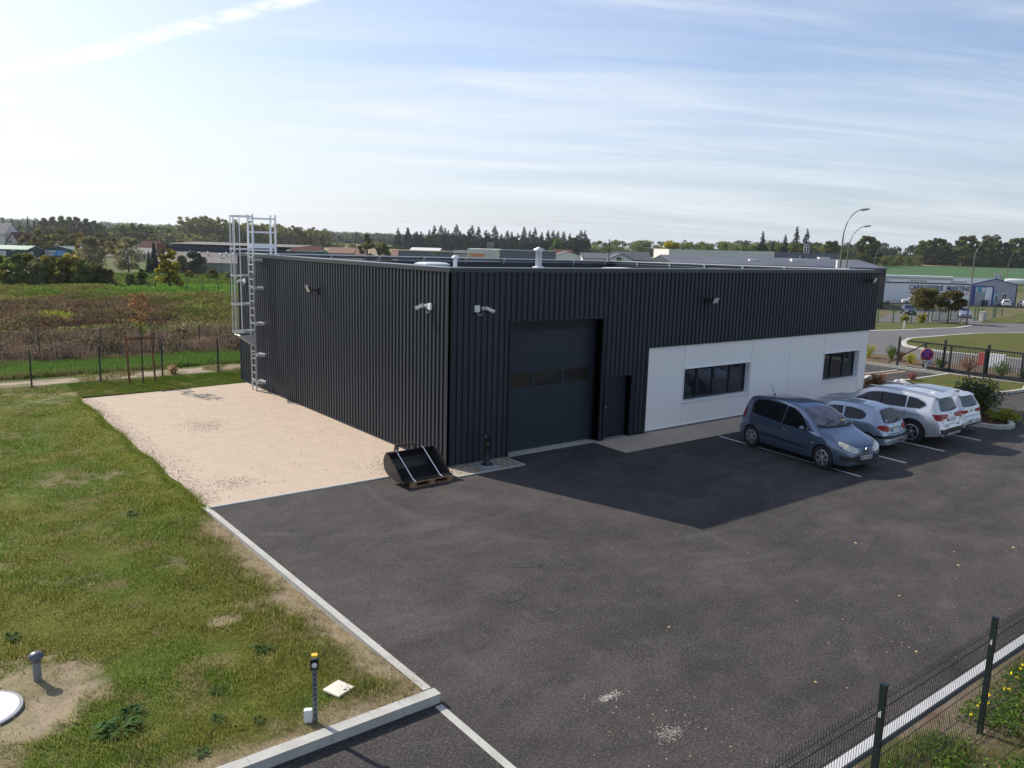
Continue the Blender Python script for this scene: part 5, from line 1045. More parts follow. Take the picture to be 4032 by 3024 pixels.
def blobs(rn, H, W_, n, z0=.3, qs=1.0, shape=lambda t: math.sin(math.pi*min(1, max(.02, .12+t*.86)))**.6):
    B = []
    for i in range(n):
        t = rn.uniform(0, 1); z = H*(z0+(1-z0)*t*.93); r = W_/2*shape(t)*rn.uniform(.35, .9); a = rn.uniform(0, 6.28); q = W_*qs*rn.uniform(.10, .19)*(1.15-.4*t); B.append((r*math.cos(a), r*math.sin(a), min(z, H-q*.6), q))
    return B
def cloud(rn, B, per):
    out = []
    for x, y, z, q in B:
        d = rn.normal(size=(per, 3)); d /= np.linalg.norm(d, axis=1)[:, None]; r = q*rn.uniform(.25, 1.0, per)**.45; p = d*r[:, None]; p[:, 2] *= .75; out.append(p+(x, y, z))
    return np.concatenate(out)
def trunk_limbs(name, H, rad, B, parent, rn, z0=.3, nl=7, material=None):
    m = MB(); top = H*.72; m.tube([(0, 0, -.15), (0, 0, H*.12), (rn.normal()*.02*H, rn.normal()*.02*H, H*.4), (rn.normal()*.03*H, rn.normal()*.03*H, top)], [rad*1.25, rad, rad*.7, rad*.2], 8)
    for b in sorted(B, key=lambda b: -b[3])[:nl]:
        zs_ = H*z0*rn.uniform(.75, 1.3); zs_ = min(zs_, b[2]*.8); m.tube([(0, 0, zs_), (b[0]*.5, b[1]*.5, zs_+(b[2]-zs_)*.62), (b[0], b[1], b[2])], [rad*.42, rad*.26, rad*.08], 5)
    return m.build(name, material or M_trunk, parent)
def btree(name, loc, H, W_, c1, c2, label, cat='tree', group=None, nb=26, per=110, leaf=.34, z0=.25, seed=1, shape=None, rad=None, quad=True, squash=1, qs=1.0):
    rn = np.random.default_rng(seed); t = thing(name, loc, label, cat, group); B = blobs(rn, H, W_, nb, z0, qs, *( [shape] if shape else []))
    P = cloud(rn, B, per); P[:, 2] = np.maximum(P[:, 2], .03*H)
    bt = np.repeat(rn.uniform(.6, 1.35, nb), per)[:, None]
    leaves('crown', P, leaf, shade(c1, c2, len(P), 1, rn)*bt, t, squash=squash, quad=quad)
    trunk_limbs('trunk', H, rad or H*.022, B, t, rn, z0); return t
def conifer(name, loc, H, W_, label, seed=1, dens=1.0, c1=(.012, .026, .018), c2=(.030, .050, .024), ragged=.35, group=None):
    rn = np.random.default_rng(seed); t = thing(name, loc, label, 'conifer', group); P = []; m = MB()
    m.tube([(0, 0, -.2), (0, 0, H*.5), (0, 0, H)], [H*.014, H*.009, .02], 6); z = H*.10
    while z < H*.985:
        f = 1-z/H; nbr = int(5+5*f)
        for k in range(nbr):
            a = rn.uniform(0, 6.28); L_ = W_/2*(f**.85)*(1-ragged*rn.uniform()) + .006*H; tip = Vector((math.cos(a)*L_, math.sin(a)*L_, z-L_*rn.uniform(.05, .35)))
            m.tube([(0, 0, z), tuple(tip)], [H*.0035, H*.001], 3, cap=False); q = int(34*dens*(.25+f))
            s = rn.uniform(0, 1, q)**.6; ww = .14*L_+.03
            P.append(np.stack([tip.x*s+rn.normal(0, ww, q)*(1.1-s), tip.y*s+rn.normal(0, ww, q)*(1.1-s), z+(tip.z-z)*s+rn.normal(-.05, .10+.06*L_, q)], 1))
        z += H*.038*rn.uniform(.7, 1.2)
    P = np.concatenate(P); leaves('crown', P, H*.024, shade(c1, c2, len(P), 1.5, rn), t, M_leafc, quad=False, squash=.6); m.build('trunk', M_trunk, t); return t
DG = (.028, .046, .014); MG = (.060, .082, .020); OG = (.105, .105, .022); AUT = (.19, .13, .03); GG = (.095, .105, .055); YE = (.34, .31, .035)
def put(src, x, y, s, rz=None, label=None, group=None, sxy=None, dz=0):
    c = copy_tree(src); c.location = (x, y, h(x, y)+dz); c.scale = ((sxy or s), (sxy or s), s); c.rotation_euler = (0, 0, rz if rz is not None else random.uniform(0, 6.28))
    if label: c['label'] = label
    if group: c['group'] = group
    return c
def first(t, x, y, s, label, group=None, sxy=None):
    t.location = (x, y, h(x, y)); t.scale = ((sxy or s), (sxy or s), s); t['label'] = label
    if group: t['group'] = group
# ---- shrubs at the far side of the brown meadow
SH = 'shrubs along the far side of the brown meadow'
ORD = ['leftmost', 'second', 'third', 'fourth', 'fifth', 'sixth', 'seventh', 'eighth', 'ninth', 'tenth', 'eleventh', 'twelfth', 'thirteenth', 'fourteenth', 'fifteenth', 'sixteenth', 'seventeenth', 'eighteenth', 'nineteenth', 'twentieth', 'twenty-first', 'twenty-second', 'twenty-third', 'twenty-fourth', 'twenty-fifth', 'twenty-sixth', 'twenty-seventh', 'twenty-eighth', 'twenty-ninth', 'thirtieth', 'thirty-first', 'thirty-second', 'thirty-third', 'thirty-fourth']
rs = [btree('shrub', (0, 0, 0), 3.6, 3.8, a, b, 'x', 'shrub', SH, 40, 90, .24, .05, 40+i, qs=.72, shape=lambda t: (1-t*.7)) for i, (a, b) in enumerate([((.045, .065, .022), (.095, .11, .035)), ((.055, .065, .02), (.14, .135, .035)), ((.07, .085, .035), (.12, .13, .07)), ((.06, .07, .02), (.21, .17, .04))])]
SP = [(.6, 96, 1.05, 0, 'dark green'), (1.9, 97.5, 1.03, 1, 'olive green'), (2.8, 95.5, .92, 2, 'grey green'), (3.7, 97, .95, 3, 'yellowing'), (4.9, 98, .98, 0, 'dark green'), (5.5, 94.5, .9, 1, 'olive green'), (6.3, 95.2, 1.02, 3, 'yellowing'), (7.1, 92.5, .86, 0, 'dark green'), (8.2, 93.8, .82, 2, 'grey green'), (9.3, 92.6, .70, 0, 'dark green'), (10.3, 93.5, .58, 1, 'olive green'), (12.1, 84.5, .60, 0, 'dark green'), (11.0, 86, .50, 2, 'grey green'), (-1.2, 98, 1.0, 1, 'olive green')]
seen = set()
order = sorted(range(len(SP)), key=lambda i: math.atan2(SP[i][0]+11.7, SP[i][1]+17.8)); rank = {i: k for k, i in enumerate(order)}
for i, (x, y, s, k, cl) in enumerate(SP):
    lb = f"{cl} bush, {ORD[rank[i]]}{'' if rank[i] == 0 else ' from the left'} in the shrub row behind the brown meadow"
    if k not in seen: seen.add(k); first(rs[k], x, y, s*1.18, lb, SH)
    else: put(rs[k], x, y, s*1.18, label=lb, group=SH)
# second, farther scrub row closing the view below the green sheds
rows2 = [(5, 128), (7.5, 131), (9, 140), (12, 139), (15, 137), (18, 136), (14.5, 150), (19.5, 150), (11, 127), (14, 126)]
od2 = sorted(range(len(rows2)), key=lambda i: math.atan2(rows2[i][0]+11.7, rows2[i][1]+17.8)); rk2 = {i: k for k, i in enumerate(od2)}
for i, (x, y) in enumerate(rows2): put(rs[i % 4], x, y, random.uniform(.75, 1.1), label=f'{ORD[rk2[i]]} olive scrub bush{"" if rk2[i] == 0 else " from the left"} in the thicket below the green sheds', group='scrub bushes in the thicket below the green sheds', sxy=random.uniform(1, 1.35))
# ---- named trees of the middle distance, left
willow = btree('willow_tree', (28, 203, h(28, 203)), 8.8, 8.0, (.085, .095, .055), (.17, .17, .105), 'grey-green airy willow standing right of the green shed with the banner', 'tree', 'willows in front of the houses', 40, 105, .34, .10, 60, squash=1.5)
put(willow, 35.3, 197, 1.0, 2.1, 'second grey-green willow, left of the dark cypress and brick factory end', sxy=.95)
btree('ochre_tree', (32.5, 243, h(32, 243)), 9.6, 4.6, (.075, .070, .02), AUT, 'narrow ochre-brown tree behind the green shed with the banner', 'tree', None, 24, 140, .45, .15, 61)
btree('dark_tree', (48.5, 189, h(48, 189)), 5.6, 8.2, (.018, .026, .016), (.040, .048, .024), 'dark rounded tree in front of the long brick-ended factory', 'tree', None, 30, 150, .40, .08, 62)
btree('yellow_tree', (13.5, 78.1, h(13.5, 78.1)), 5.1, 2.7, (.085, .09, .022), (.20, .19, .03), 'bright yellow-leaved tree standing alone on the green bank', 'tree', None, 30, 150, .20, .10, 63, shape=lambda t: math.sin(math.pi*min(1, .25+t*.72))**.8)
for i, (x, y, s) in enumerate([(39.7, 190.5, 1.0), (41.4, 189, .82), (38.6, 191, .72)]):
    if i == 0: cy = conifer('cypress', (x, y, h(x, y)), 7.9, 3.0, 'tallest dark cypress beside the brick end of the factory', 64, 2.2, ragged=.2, group='cypresses by the factory')
    else: put(cy, x, y, s, label='lower dark cypress right beside the tallest one at the factory end' if i == 1 else 'smallest dark cypress left of the tallest one at the factory end', group='cypresses by the factory')
for i, (x, y, s, w_) in enumerate([(45.6, 166, .62, 1.1), (48.5, 163, .55, 1.0), (42, 170, .5, .9)]): put(rs[(i+1) % 4], x, y, s, label=['dark bush in front of the pale ribbed factory wall', 'low bush right of the dark bush at the pale factory wall', 'low bush left below the pale factory wall'][i], sxy=w_, group='bushes below the factory wall')
vg = btree('village_tree', (20, 330, h(20, 330)), 9, 9, (.05, .06, .018), (.13, .12, .03), 'x', 'tree', 'garden trees among the red-roofed houses', 26, 120, .6, .1, 65)
GT = 'garden trees among the red-roofed houses'
VL = [(34.5, 330, 1.0), (40, 322, 1.05), (44, 318, .9), (30.5, 335, .8), (47, 325, .85), (60, 330, .75), (52, 318, .95), (70, 318, .8), (76, 300, .8), (83, 292, .85), (56, 300, .7), (88, 280, .7)]
od3 = sorted(range(len(VL)), key=lambda i: math.atan2(VL[i][0]+11.7, VL[i][1]+17.8)); rk3 = {i: k for k, i in enumerate(od3)}
for i, (x, y, s) in enumerate(VL):
    q = f'autumn-tinted garden tree among the houses, {ORD[rk3[i]]} from the left above the green sheds and factory'
    if i == 0: first(vg, x, y, s, q, GT)
    else: put(vg, x, y, s, label=q, group=GT)
# ---- big far crowns, poplars
bc = btree('poplar_clump', (83.9, 577, h(84, 577)), 16.5, 12, (.045, .062, .022), (.115, .115, .040), 'x', 'tree', 'tall pale poplars on the left horizon', 30, 150, .95, .03, 66, shape=lambda t: (1-t**3)*.9+.1)
PB = 'tall pale poplars on the left horizon'
bp_ = [(70, 580, .92), (74.5, 578, .98), (79, 576, 1.02), (83.5, 575, 1.0), (88, 573, 1.0), (92.5, 571, .95), (97, 569, .88), (101, 567, .78)]
for i, (x, y, s) in enumerate(bp_):
    lb = f'{ORD[i]} pale poplar crown of the tall rounded clump on the left horizon'
    if i == 0: first(bc, x, y, s, lb, PB)
    else: put(bc, x, y, s, label=lb, group=PB)
for i, (x, y, s) in enumerate([(106, 533, .72), (111, 530, .82), (116, 526, .80), (121, 523, .7)]): put(bc, x, y, s, label=f'{ORD[i]} thin-topped pale tree of the group above the brick factory end', group='thin-topped pale trees above the factory')
pp = conifer('slim_poplar', (30, 640, h(30, 640)), 15, 3.6, 'x', 67, 2.6, (.030, .045, .026), (.055, .070, .035), ragged=.3)
SPG = 'slim dark poplars at the left edge of the horizon'
for i in range(16):
    x = 28+i*4.1+random.uniform(-1, 1); y = 640-i*3; s = random.uniform(.85, 1.12); lb = f'{ORD[i]} slim dark poplar from the left in the row on the left horizon'
    if i == 0: first(pp, x, y, s, lb, SPG)
    else: put(pp, x, y, s, label=lb, group=SPG)
# ---- the conifer row behind the lettered warehouse
CG = 'dark conifers in the row behind the lettered warehouse'
cf = [conifer('conifer', (0, 0, 0), 18, 11.5, 'x', 70+i, 2.2, ragged=r_) for i, r_ in enumerate((.3, .45, .38))]
na = 34; A0 = np.array((294., 518.)); A1 = np.array((405., 432.)); used = set()
for i in range(na):
    t = i/(na-1); p = A0*(1-t)+A1*t+np.array((.79, -.61))*random.uniform(-1.2, 1.2)+np.array((.61, .79))*random.uniform(-6, 10); s = random.uniform(.78, 1.14); k = i % 3; sx = s*random.uniform(1.1, 1.5)
    lb = f'{ORD[i]}{"" if i == 0 else " from the left"} dark spruce in the long conifer row'
    if k not in used: used.add(k); first(cf[k], p[0], p[1], s, lb, CG, sxy=sx)
    else: put(cf[k], p[0], p[1], s, label=lb, group=CG, sxy=sx)
for i, (x, y, s) in enumerate([(379.3, 259.4, 1.0), (390, 252, .92), (394.5, 248, 1.17), (399, 244.4, 1.10), (386, 257, .72), (409, 236, .75), (289, 239, .55)]): put(cf[1 if i != 3 else 0], x, y, s, label=['lone tall spruce above the pale warehouse roof', 'spruce between the lone one and the tallest pair', 'tallest spruce above the right part of the grey warehouse', 'second tallest spruce touching the tallest one', 'low spruce squeezed beside the lone spruce', 'small spruce right of the tallest pair', 'small spruce tip beside the golden bush left of the pale warehouse'][i], group='single spruces above the pale warehouse', sxy=s*.95)
# ---- individual broadleaf trees, centre and right
bt1 = btree('roadside_tree', (112.4, 220.8, h(112, 220)), 12.4, 5.2, (.030, .042, .014), (.085, .085, .03), 'slender dark tree with loose top above the tan roofs', 'tree', None, 26, 120, .55, .12, 80)
btree('roadside_tree', (116.5, 217.6, h(116, 217)), 9.0, 8, (.045, .060, .018), (.10, .11, .03), 'rounded green tree right of the slender dark tree', 'tree', None, 28, 120, .55, .1, 81)
btree('golden_bush_tree', (175.3, 146.6, h(175, 146)), 12.8, 11.5, (.070, .072, .015), (.17, .14, .028), 'broad golden-olive tree at the left end of the pale warehouse', 'tree', None, 36, 160, .62, .05, 82)
btree('cedar', (252, 288, h(252, 288)), 11.5, 12, (.035, .065, .022), (.07, .11, .035), 'bright green cedar at the right foot of the conifer row', 'tree', None, 40, 120, .7, .08, 83, shape=lambda t: 1-t*.85)
br = btree('oak', (401, 209, h(401, 209)), 16.5, 15, (.030, .045, .014), (.095, .10, .028), 'big oak left of the valley gap, right of the two curved lamp posts', 'tree', None, 95, 95, .8, .06, 84, qs=.62, shape=lambda t: math.sin(math.pi*min(1, .22+t*.70))**.55)
OK_ = 'oaks along the far edge of the green field'
RT = [(386, 221, .82, 'oak behind the two curved lamp posts'), (372, 232, .72, 'low oak directly left of the two lamp posts'), (519, 235, 1.0, 'oak with gaps at the left end of the right-hand wood'), (524, 229, 1.08, 'tall oak beside the gappy one in the right-hand wood'), (528, 214, 1.2, 'tall dark oak above the middle of the workshop roof'), (538, 204, 1.25, 'tallest oak above the open workshop door'), (545, 192, 1.15, 'oak above the tall street lamp head'), (552, 180, 1.2, 'oak right of the tall street lamp head'), (560, 168, 1.15, 'oak near the right edge above the small lamp'), (566, 156, 1.2, 'last big oak at the right edge of the wood'), (572, 144, 1.15, 'oak cut by the right picture edge')]
for x, y, s, lb in RT: put(br, x, y, s, label=lb, group=OK_, sxy=s*random.uniform(.9, 1.15))
# ---- woods that read as one mass
def wood(name, pts, H, W_, c1, c2, leaf, seed, jit=12, nb=9, per=46, kind='stuff'):
    rn = np.random.default_rng(seed); P = []; C_ = []
    for (x, y, hs_) in pts:
        x += rn.normal(0, jit*.4); y += rn.normal(0, jit*.4); Ht = H*hs_*rn.uniform(.82, 1.12); B = blobs(rn, Ht, W_*rn.uniform(.8, 1.2), nb, .05, 1.0, lambda t: 1-.7*t*t); q = cloud(rn, [(a, b, c_, r*1.35) for a, b, c_, r in B], per); q += (x, y, h(x, y)); P.append(q); k = rn.uniform(); C_.append(shade(np.array(c1)*(.8+.6*k), np.array(c2)*(.75+.95*rn.uniform()), len(q), 1, rn))
    P = np.concatenate(P); o = leaves(name, P, leaf, np.concatenate(C_), None, quad=False); o['kind'] = kind; return o
def along(a, b, n, hs_=1.0, rows=1, dep=8):
    out = []
    a = np.array(a, float); b = np.array(b, float); d = (b-a)/np.linalg.norm(b-a); nn_ = np.array((-d[1], d[0]))
    if nn_.dot(a) < 0: nn_ = -nn_
    for r in range(rows):
        for i in range(n): p = a+(b-a)*(i+.5*(r % 2))/n+nn_*r*dep; out.append((p[0], p[1], hs_ if not callable(hs_) else hs_(i/n)))
    return out
WG1, WG2 = (.035, .052, .018), (.085, .092, .030)
wood('far_wood', along((20, 720), (160, 660), 30, 1.0, 2, 16), 9.5, 11, (.035, .050, .024), (.075, .085, .034), 1.9, 1)
wood('far_wood', along((30, 610), (175, 560), 40, .62, 2, 12), 11, 9, (.030, .042, .018), (.085, .080, .030), 1.5, 2)
wood('hill_wood', along((160, 600), (245, 545), 40, lambda t: 1.12-.42*t, 4, 9), 18, 10, (.050, .062, .020), (.115, .110, .035), 1.3, 3, jit=6, nb=9, per=60)
wood('hill_wood', along((118, 640), (175, 600), 22, .85, 3, 12), 14, 11, (.028, .040, .020), (.070, .075, .028), 1.5, 13)
wood('far_wood', along((190, 900), (560, 720), 60, 1.0, 2, 16), 10, 22, (.040, .056, .042), (.070, .085, .055), 2.6, 4)
wood('hill_wood', along((-100, 1500), (900, 1300), 140, 1.0, 3, 60), 12, 30, (.040, .056, .040), (.070, .085, .050), 4.5, 14, nb=7, per=34)
wood('conifer_undergrowth', along((298, 507), (404, 427), 60, lambda t: .52+.28*abs(math.sin(t*37))+.1*math.sin(t*91), 3, 5), 15, 7, (.010, .020, .014), (.026, .040, .020), 1.0, 5, jit=4)
wood('far_wood', along((405, 470), (560, 330), 46, 1.0, 2, 12), 11.5, 13, WG1, WG2, 1.3, 6)
wood('far_wood', along((360, 285), (420, 225), 30, 1.0, 2, 9), 10.5, 9.5, (.030, .052, .014), (.085, .10, .028), 1.0, 7)
wood('far_wood', along((560, 420), (740, 230), 60, .9, 2, 18), 15, 18, (.022, .036, .026), (.046, .060, .036), 1.7, 8)
wood('far_wood', along((520, 234), (590, 120), 56, .62, 3, 7), 17, 10, (.028, .042, .014), (.075, .085, .026), 1.05, 9, jit=6)
wood('far_wood', along((440, 222), (466, 222), 8, .5, 2, 6), 12, 9, WG1, WG2, 1.0, 10)
wood('far_wood', along((300, 520), (230, 560), 14, .5, 2, 8), 8, 9, WG1, WG2, 1.1, 15)
# ---- island round tree, bed plants, bushes near the cars
for i, (x, y, s, lb) in enumerate([(97.3, 33.3, .98, 'left one of the two merged rust-topped street trees before the workshop lettering'), (99.5, 31.2, .95, 'right one of the two merged rust-topped street trees before the workshop lettering')]):
    if i == 0: rt = btree('street_tree', (x, y, h(x, y)), 4.5, 4.9, (.040, .048, .016), (.085, .070, .03), lb, 'tree', 'rust-topped street trees', 34, 120, .22, .46, 90, rad=.10)
    else: put(rt, x, y, s, label=lb, group='rust-topped street trees')
def bush(name, x, y, z, H, W_, c1, c2, label, seed, leaf=.07, nb=26, per=60, group=None, flowers=None):
    rn = np.random.default_rng(seed); t = thing(name, (x, y, z), label, 'bush', group); m = MB(); P = []; F_ = []
    for i in range(nb):
        a = rn.uniform(0, 6.28); r = W_/2*rn.uniform(.2, 1); tip = np.array((math.cos(a)*r, math.sin(a)*r, H*rn.uniform(.45, 1.0)*(1-.35*(r/(W_/2))**2))); mid = tip*(.45, .45, .62)
        m.tube([(0, 0, -.03), tuple(mid), tuple(tip)], [.012, .008, .003], 4, cap=False)
        s = rn.uniform(.15, 1, per)[:, None]; q = mid*(1-np.abs(2*s-1))*.4+tip*s; P.append(q+rn.normal(0, .05*W_+.02, (per, 3)))
        if flowers is not None:
            for k in range(5): F_.append(tip+np.array((math.cos(a), math.sin(a), .6))*k*.022)
    P = np.concatenate(P); P[:, 2] = np.maximum(P[:, 2], .01); leaves('foliage', P, leaf, shade(c1, c2, len(P), 1, rn), t, squash=.8); m.build('stems', M_trunk, t)
    if flowers is not None: leaves('flowers', np.array(F_)+rn.normal(0, .012, (len(F_), 3)), .06, np.tile(flowers, (len(F_), 1)), t)
    return t
bush('butterfly_bush', 21.3, -4.7, .08, 1.5, 1.9, (.022, .045, .018), (.06, .095, .032), 'large dark green flowering bush in the planted kerb behind the pale hatchback', 101, .085, 60, 90, None, np.array((.10, .06, .16)))
bush('low_bush', 21.0, -5.95, .08, .45, 1.3, (.08, .11, .02), (.20, .20, .04), 'low yellow-green plant at the foot of the large flowering bush', 102, .07, 26, 50)
bush('low_bush', 23.3, .4, .05, .75, .9, (.05, .055, .02), (.16, .085, .06), 'reddish-green bush at the right corner of the white facade', 103, .06, 24, 60); bush('low_bush', 26.1, 1.7, .03, .4, .9, (.14, .10, .07), (.22, .14, .11), 'dry pinkish plant behind the large silver SUV roof', 104, .05, 18, 40); bush('low_bush', 27.4, .75, .1, .42, .6, (.12, .06, .06), (.20, .10, .09), 'small reddish plant at the pointed tip of the inner lawn', 105, .05, 18, 40)
BP = [(34.0, 6.6, .9, 1.0, 0, 'yellow-green shrub in the mulch bed next to the white facade edge'), (34.1, 5.2, .95, .9, 1, 'leafy green shrub in the mulch bed left of the tall gate guide post'), (34.4, 4.9, .75, .6, 2, 'reddish shrub in the mulch bed left of the tall gate guide post'), (33.7, 3.9, .65, .8, 0, 'rounded bronze shrub in the mulch bed under the gate brace'), (34.6, 3.6, .7, .5, 1, 'thin upright shrub in the mulch bed behind the no-stopping sign'), (33.6, 2.2, .65, .6, 1, 'small green shrub behind the left end of the sliding gate'), (33.2, .6, 1.0, 1.3, 2, 'large bronze shrub behind the second guide post of the gate'), (33.5, -.9, .9, 1.1, 1, 'dark green shrub behind the right part of the gate'), (33.3, -2.0, .6, .6, 1, 'low shrub behind the gate at the right picture edge')]
for i, (x, y, H, W_, k, lb) in enumerate(BP): bush('bed_shrub', x, y, .05, H, W_, [(.10, .11, .02), (.03, .06, .02), (.06, .045, .03)][k], [(.22, .20, .05), (.08, .12, .03), (.20, .09, .06)][k], lb, 110+i, .06, 20, 44, 'young shrubs in the mulch bed along the gate')
for x, y, lb, s in [(92, 31.0, 'left yellow-green young palm-like plant behind the street fence', 1.0), (88, 31.2, 'rusty young plant behind the street fence', .8)]:
    bush('young_plant', x, y, h(x, y), 1.5*s, 1.5*s, (.07, .075, .02), (.17, .14, .03), lb, int(x), .22, 16, 24, 'young plants behind the street fence')
# young staked tree with rusty leaves, planted between its stakes
yt = thing('young_tree', (-3.70, 17.32, 0), 'slender young tree with sparse rust-coloured leaves between its wooden stakes', 'tree'); rn = np.random.default_rng(5); m = MB(); m.tube([(0, 0, -.1), (.01, 0, 1.9), (-.04, 0, 3.7)], [.032, .024, .006], 8); P = []
for k in range(26):
    z = 2.0+1.6*(k/26.); a = rn.uniform(0, 6.28); L_ = .18+.42*math.sin(math.pi*min(1, .25+.75*k/26.)); tip = Vector((math.cos(a)*L_*.8, math.sin(a)*L_*.8, z+L_*.75)); m.tube([(-.02, 0, z-.05), tuple(tip)], [.009, .003], 4, cap=False)
    q = 24; s = rn.uniform(.3, 1.05, q)[:, None]; P.append(np.array((0, 0, z))*(1-s)+np.array(tip)*s+rn.normal(0, .05, (q, 3)))
P = np.concatenate(P); tc_ = shade((.07, .038, .024), (.16, .078, .048), len(P), 1, rn); tc_[P[:, 2] < 2.55] = shade((.05, .07, .02), (.13, .13, .04), int((P[:, 2] < 2.55).sum()), 1, rn)
leaves('crown', P, .075, tc_, yt); m.build('trunk', M_trunk, yt)
# ---- grass, weeds, meadow growth
def blades(name, x, y, z, hgt, wid, col, lean=.35):
    n = len(x); a = RN.uniform(0, 2*np.pi, n); dx = np.cos(a)*wid/2; dy = np.sin(a)*wid/2; b = RN.uniform(0, 2*np.pi, n); l = RN.uniform(0, lean, n)*hgt
    V_ = np.stack([np.stack([x-dx, y-dy, z-.01], 1), np.stack([x+dx, y+dy, z-.01], 1), np.stack([x+np.cos(b)*l, y+np.sin(b)*l, z+hgt], 1)], 1).reshape(-1, 3)
    o = fastmesh(name, V_, np.arange(3*n).reshape(n, 3), M_blade, col=np.repeat(col, 3, 0)); o['kind'] = 'stuff'; return o
def scatter(n, x0, x1, y0, y1, keep):
    x = RN.uniform(x0, x1, n); y = RN.uniform(y0, y1, n); k = RN.uniform(size=n) < keep(x, y); return x[k], y[k]
def view_dens(x, y): d = np.hypot(x+11.7, y+17.8); return np.clip((9.0/d)**1.5, .03, 1)
def seen_left(x, y):   # rough camera wedge on the lawn
    az = np.degrees(np.arctan2(x+11.7, y+17.8)); return (az > 1.0)
x, y = scatter(1500000, -14.5, -6.36, -9.4, 18.6, lambda x, y: seen_left(x, y)*view_dens(x, y)*(1-.93*soilmask(x, y))*(.35+.75*fbm(x, y, 2.2, 3, 91)))
edge = (x > -6.5+.1*np.sin(y*2)) & (y > -.2) & (y < 14.9); x, y = x[~edge], y[~edge]; d = np.hypot(x+11.7, y+17.8)
hh_ = (.010+.062*fbm(x, y, 1.6, 4, 92)**1.6)*RN.uniform(.5, 1.8, len(x)); lush = ss(x, -7.9, -6.9)*(1-ss(np.abs(y+5), 4, 9))*.8; hh_ *= (1+lush*.7)
cc = lawn_col(x, y)*RN.uniform(.75, 1.35, (len(x), 1)); dry = RN.uniform(size=len(x)) < .16; hh_[dry] *= 1.25; tall = (RN.uniform(size=len(x)) < .012); hh_[tall] *= 2.4; cc[dry] = cc[dry]*.4+np.array((.28, .21, .10))*.6
dk = RN.uniform(size=len(x)) < .25; cc[dk] *= .5; li = RN.uniform(size=len(x)) < .06; cc[li] = cc[li]*.5+np.array((.20, .20, .06)); blades('lawn_grass', x, y, lawn_z(x, y), hh_, .006+.0006*d, cc*1.42, 1.0)
x, y = scatter(60000, -6.36, 3.5, 15.3, 18.6, lambda x, y: (y > 14.95+.085*(x+5.6)+.15))
blades('lawn_grass', x, y, 0*x, RN.uniform(.03, .07, len(x)), .02, lawn_col(x, y)*RN.uniform(.8, 1.3, (len(x), 1)))
x, y = scatter(26000, -7.4, -6.45, -9.3, -.3, lambda x, y: .35+0*x); dryc = shade((.30, .22, .12), (.42, .33, .20), len(x)); blades('dry_grass', x, y, lawn_z(x, y), RN.uniform(.02, .07, len(x)), .006, dryc, 2.2)
x, y = scatter(8000, -11.5, -6.5, -9.38, -8.9, lambda x, y: .5+0*x); blades('dry_grass', x, y, lawn_z(x, y), RN.uniform(.02, .06, len(x)), .006, shade((.30, .22, .12), (.42, .33, .20), len(x)), 2.2)
# tufts hanging over the pad and along the kerb
x, y = scatter(30000, -7.2, -6.2, -.2, 14.9, lambda x, y: np.exp(-((x+6.52-.1*np.sin(y*1.7))/.10)**2)*.8); blades('edge_grass', x, y, 0*x+.01, RN.uniform(.04, .11, len(x)), .012, shade((.09, .14, .02), (.19, .20, .04), len(x)), .8)
# broad-leaved weeds in the lawn
def rosette(x, y, s, seed, label):
    rn = np.random.default_rng(seed); m = MB(); n = int(22+s*60)
    for i in range(n):
        a = rn.uniform(0, 6.28); L_ = s*rn.uniform(.35, .8); el = rn.uniform(.3, 1.3); d = Vector((math.cos(a), math.sin(a), 0)); t = Vector((-d.y, d.x, rn.uniform(-.3, .3))); w_ = L_*rn.uniform(.08, .14); o = d*rn.uniform(0, s*.3)
        p = [o, o+d*L_*.45+Vector((0, 0, L_*.35*el)), o+d*L_+Vector((0, 0, L_*.22*el))]; m.add([p[0], p[1]+t*w_, p[1]-t*w_, p[2]], [(0, 2, 1), (1, 2, 3)])
    zz = float(lawn_z(np.array([x]), np.array([y]))[0]) if x < -6.3 else .06
    o = m.build('weed', mat('weed_leaf', (.034, .075, .018), .9, 0, .1, var=(14, (.06, .11, .03), .4, .6)), None); o.location = (x, y, zz+.01); tag(o, label, 'weed', 'broad-leaved weeds in the lawn'); return o
for i, (x, y, s, lb) in enumerate([(-9.95, -7.9, .36, 'large thistle-like weed in the lawn right of the white tank cover'), (-9.75, -7.6, .26, 'smaller weed touching the large thistle right of the white tank cover'), (-7.75, -6.9, .24, 'broad-leaved weed in the lawn left above the sensor post'), (-8.7, -7.7, .16, 'small weed in the lawn left of the sensor post'), (-8.9, -8.4, .16, 'small weed in the lawn near the raised kerb left of the sensor post'), (-7.0, -8.75, .13, 'tiny weed between the square cover and the kerb corner'), (-7.05, -7.6, .12, 'tiny weed behind the square cover near the long kerb'), (-7.9, .5, .22, 'dark weed in the lawn beside the gravel tip near the kerb bend'), (-9.3, -9.0, .15, 'small weed against the raised kerb at the bottom edge'), (-10.7, -4.4, .2, 'weed in the lawn behind the grey vent pipe'), (-8.5, -8.75, .14, 'pale weed beside the foot of the sensor post')]): rosette(x, y, s, 200+i, lb)
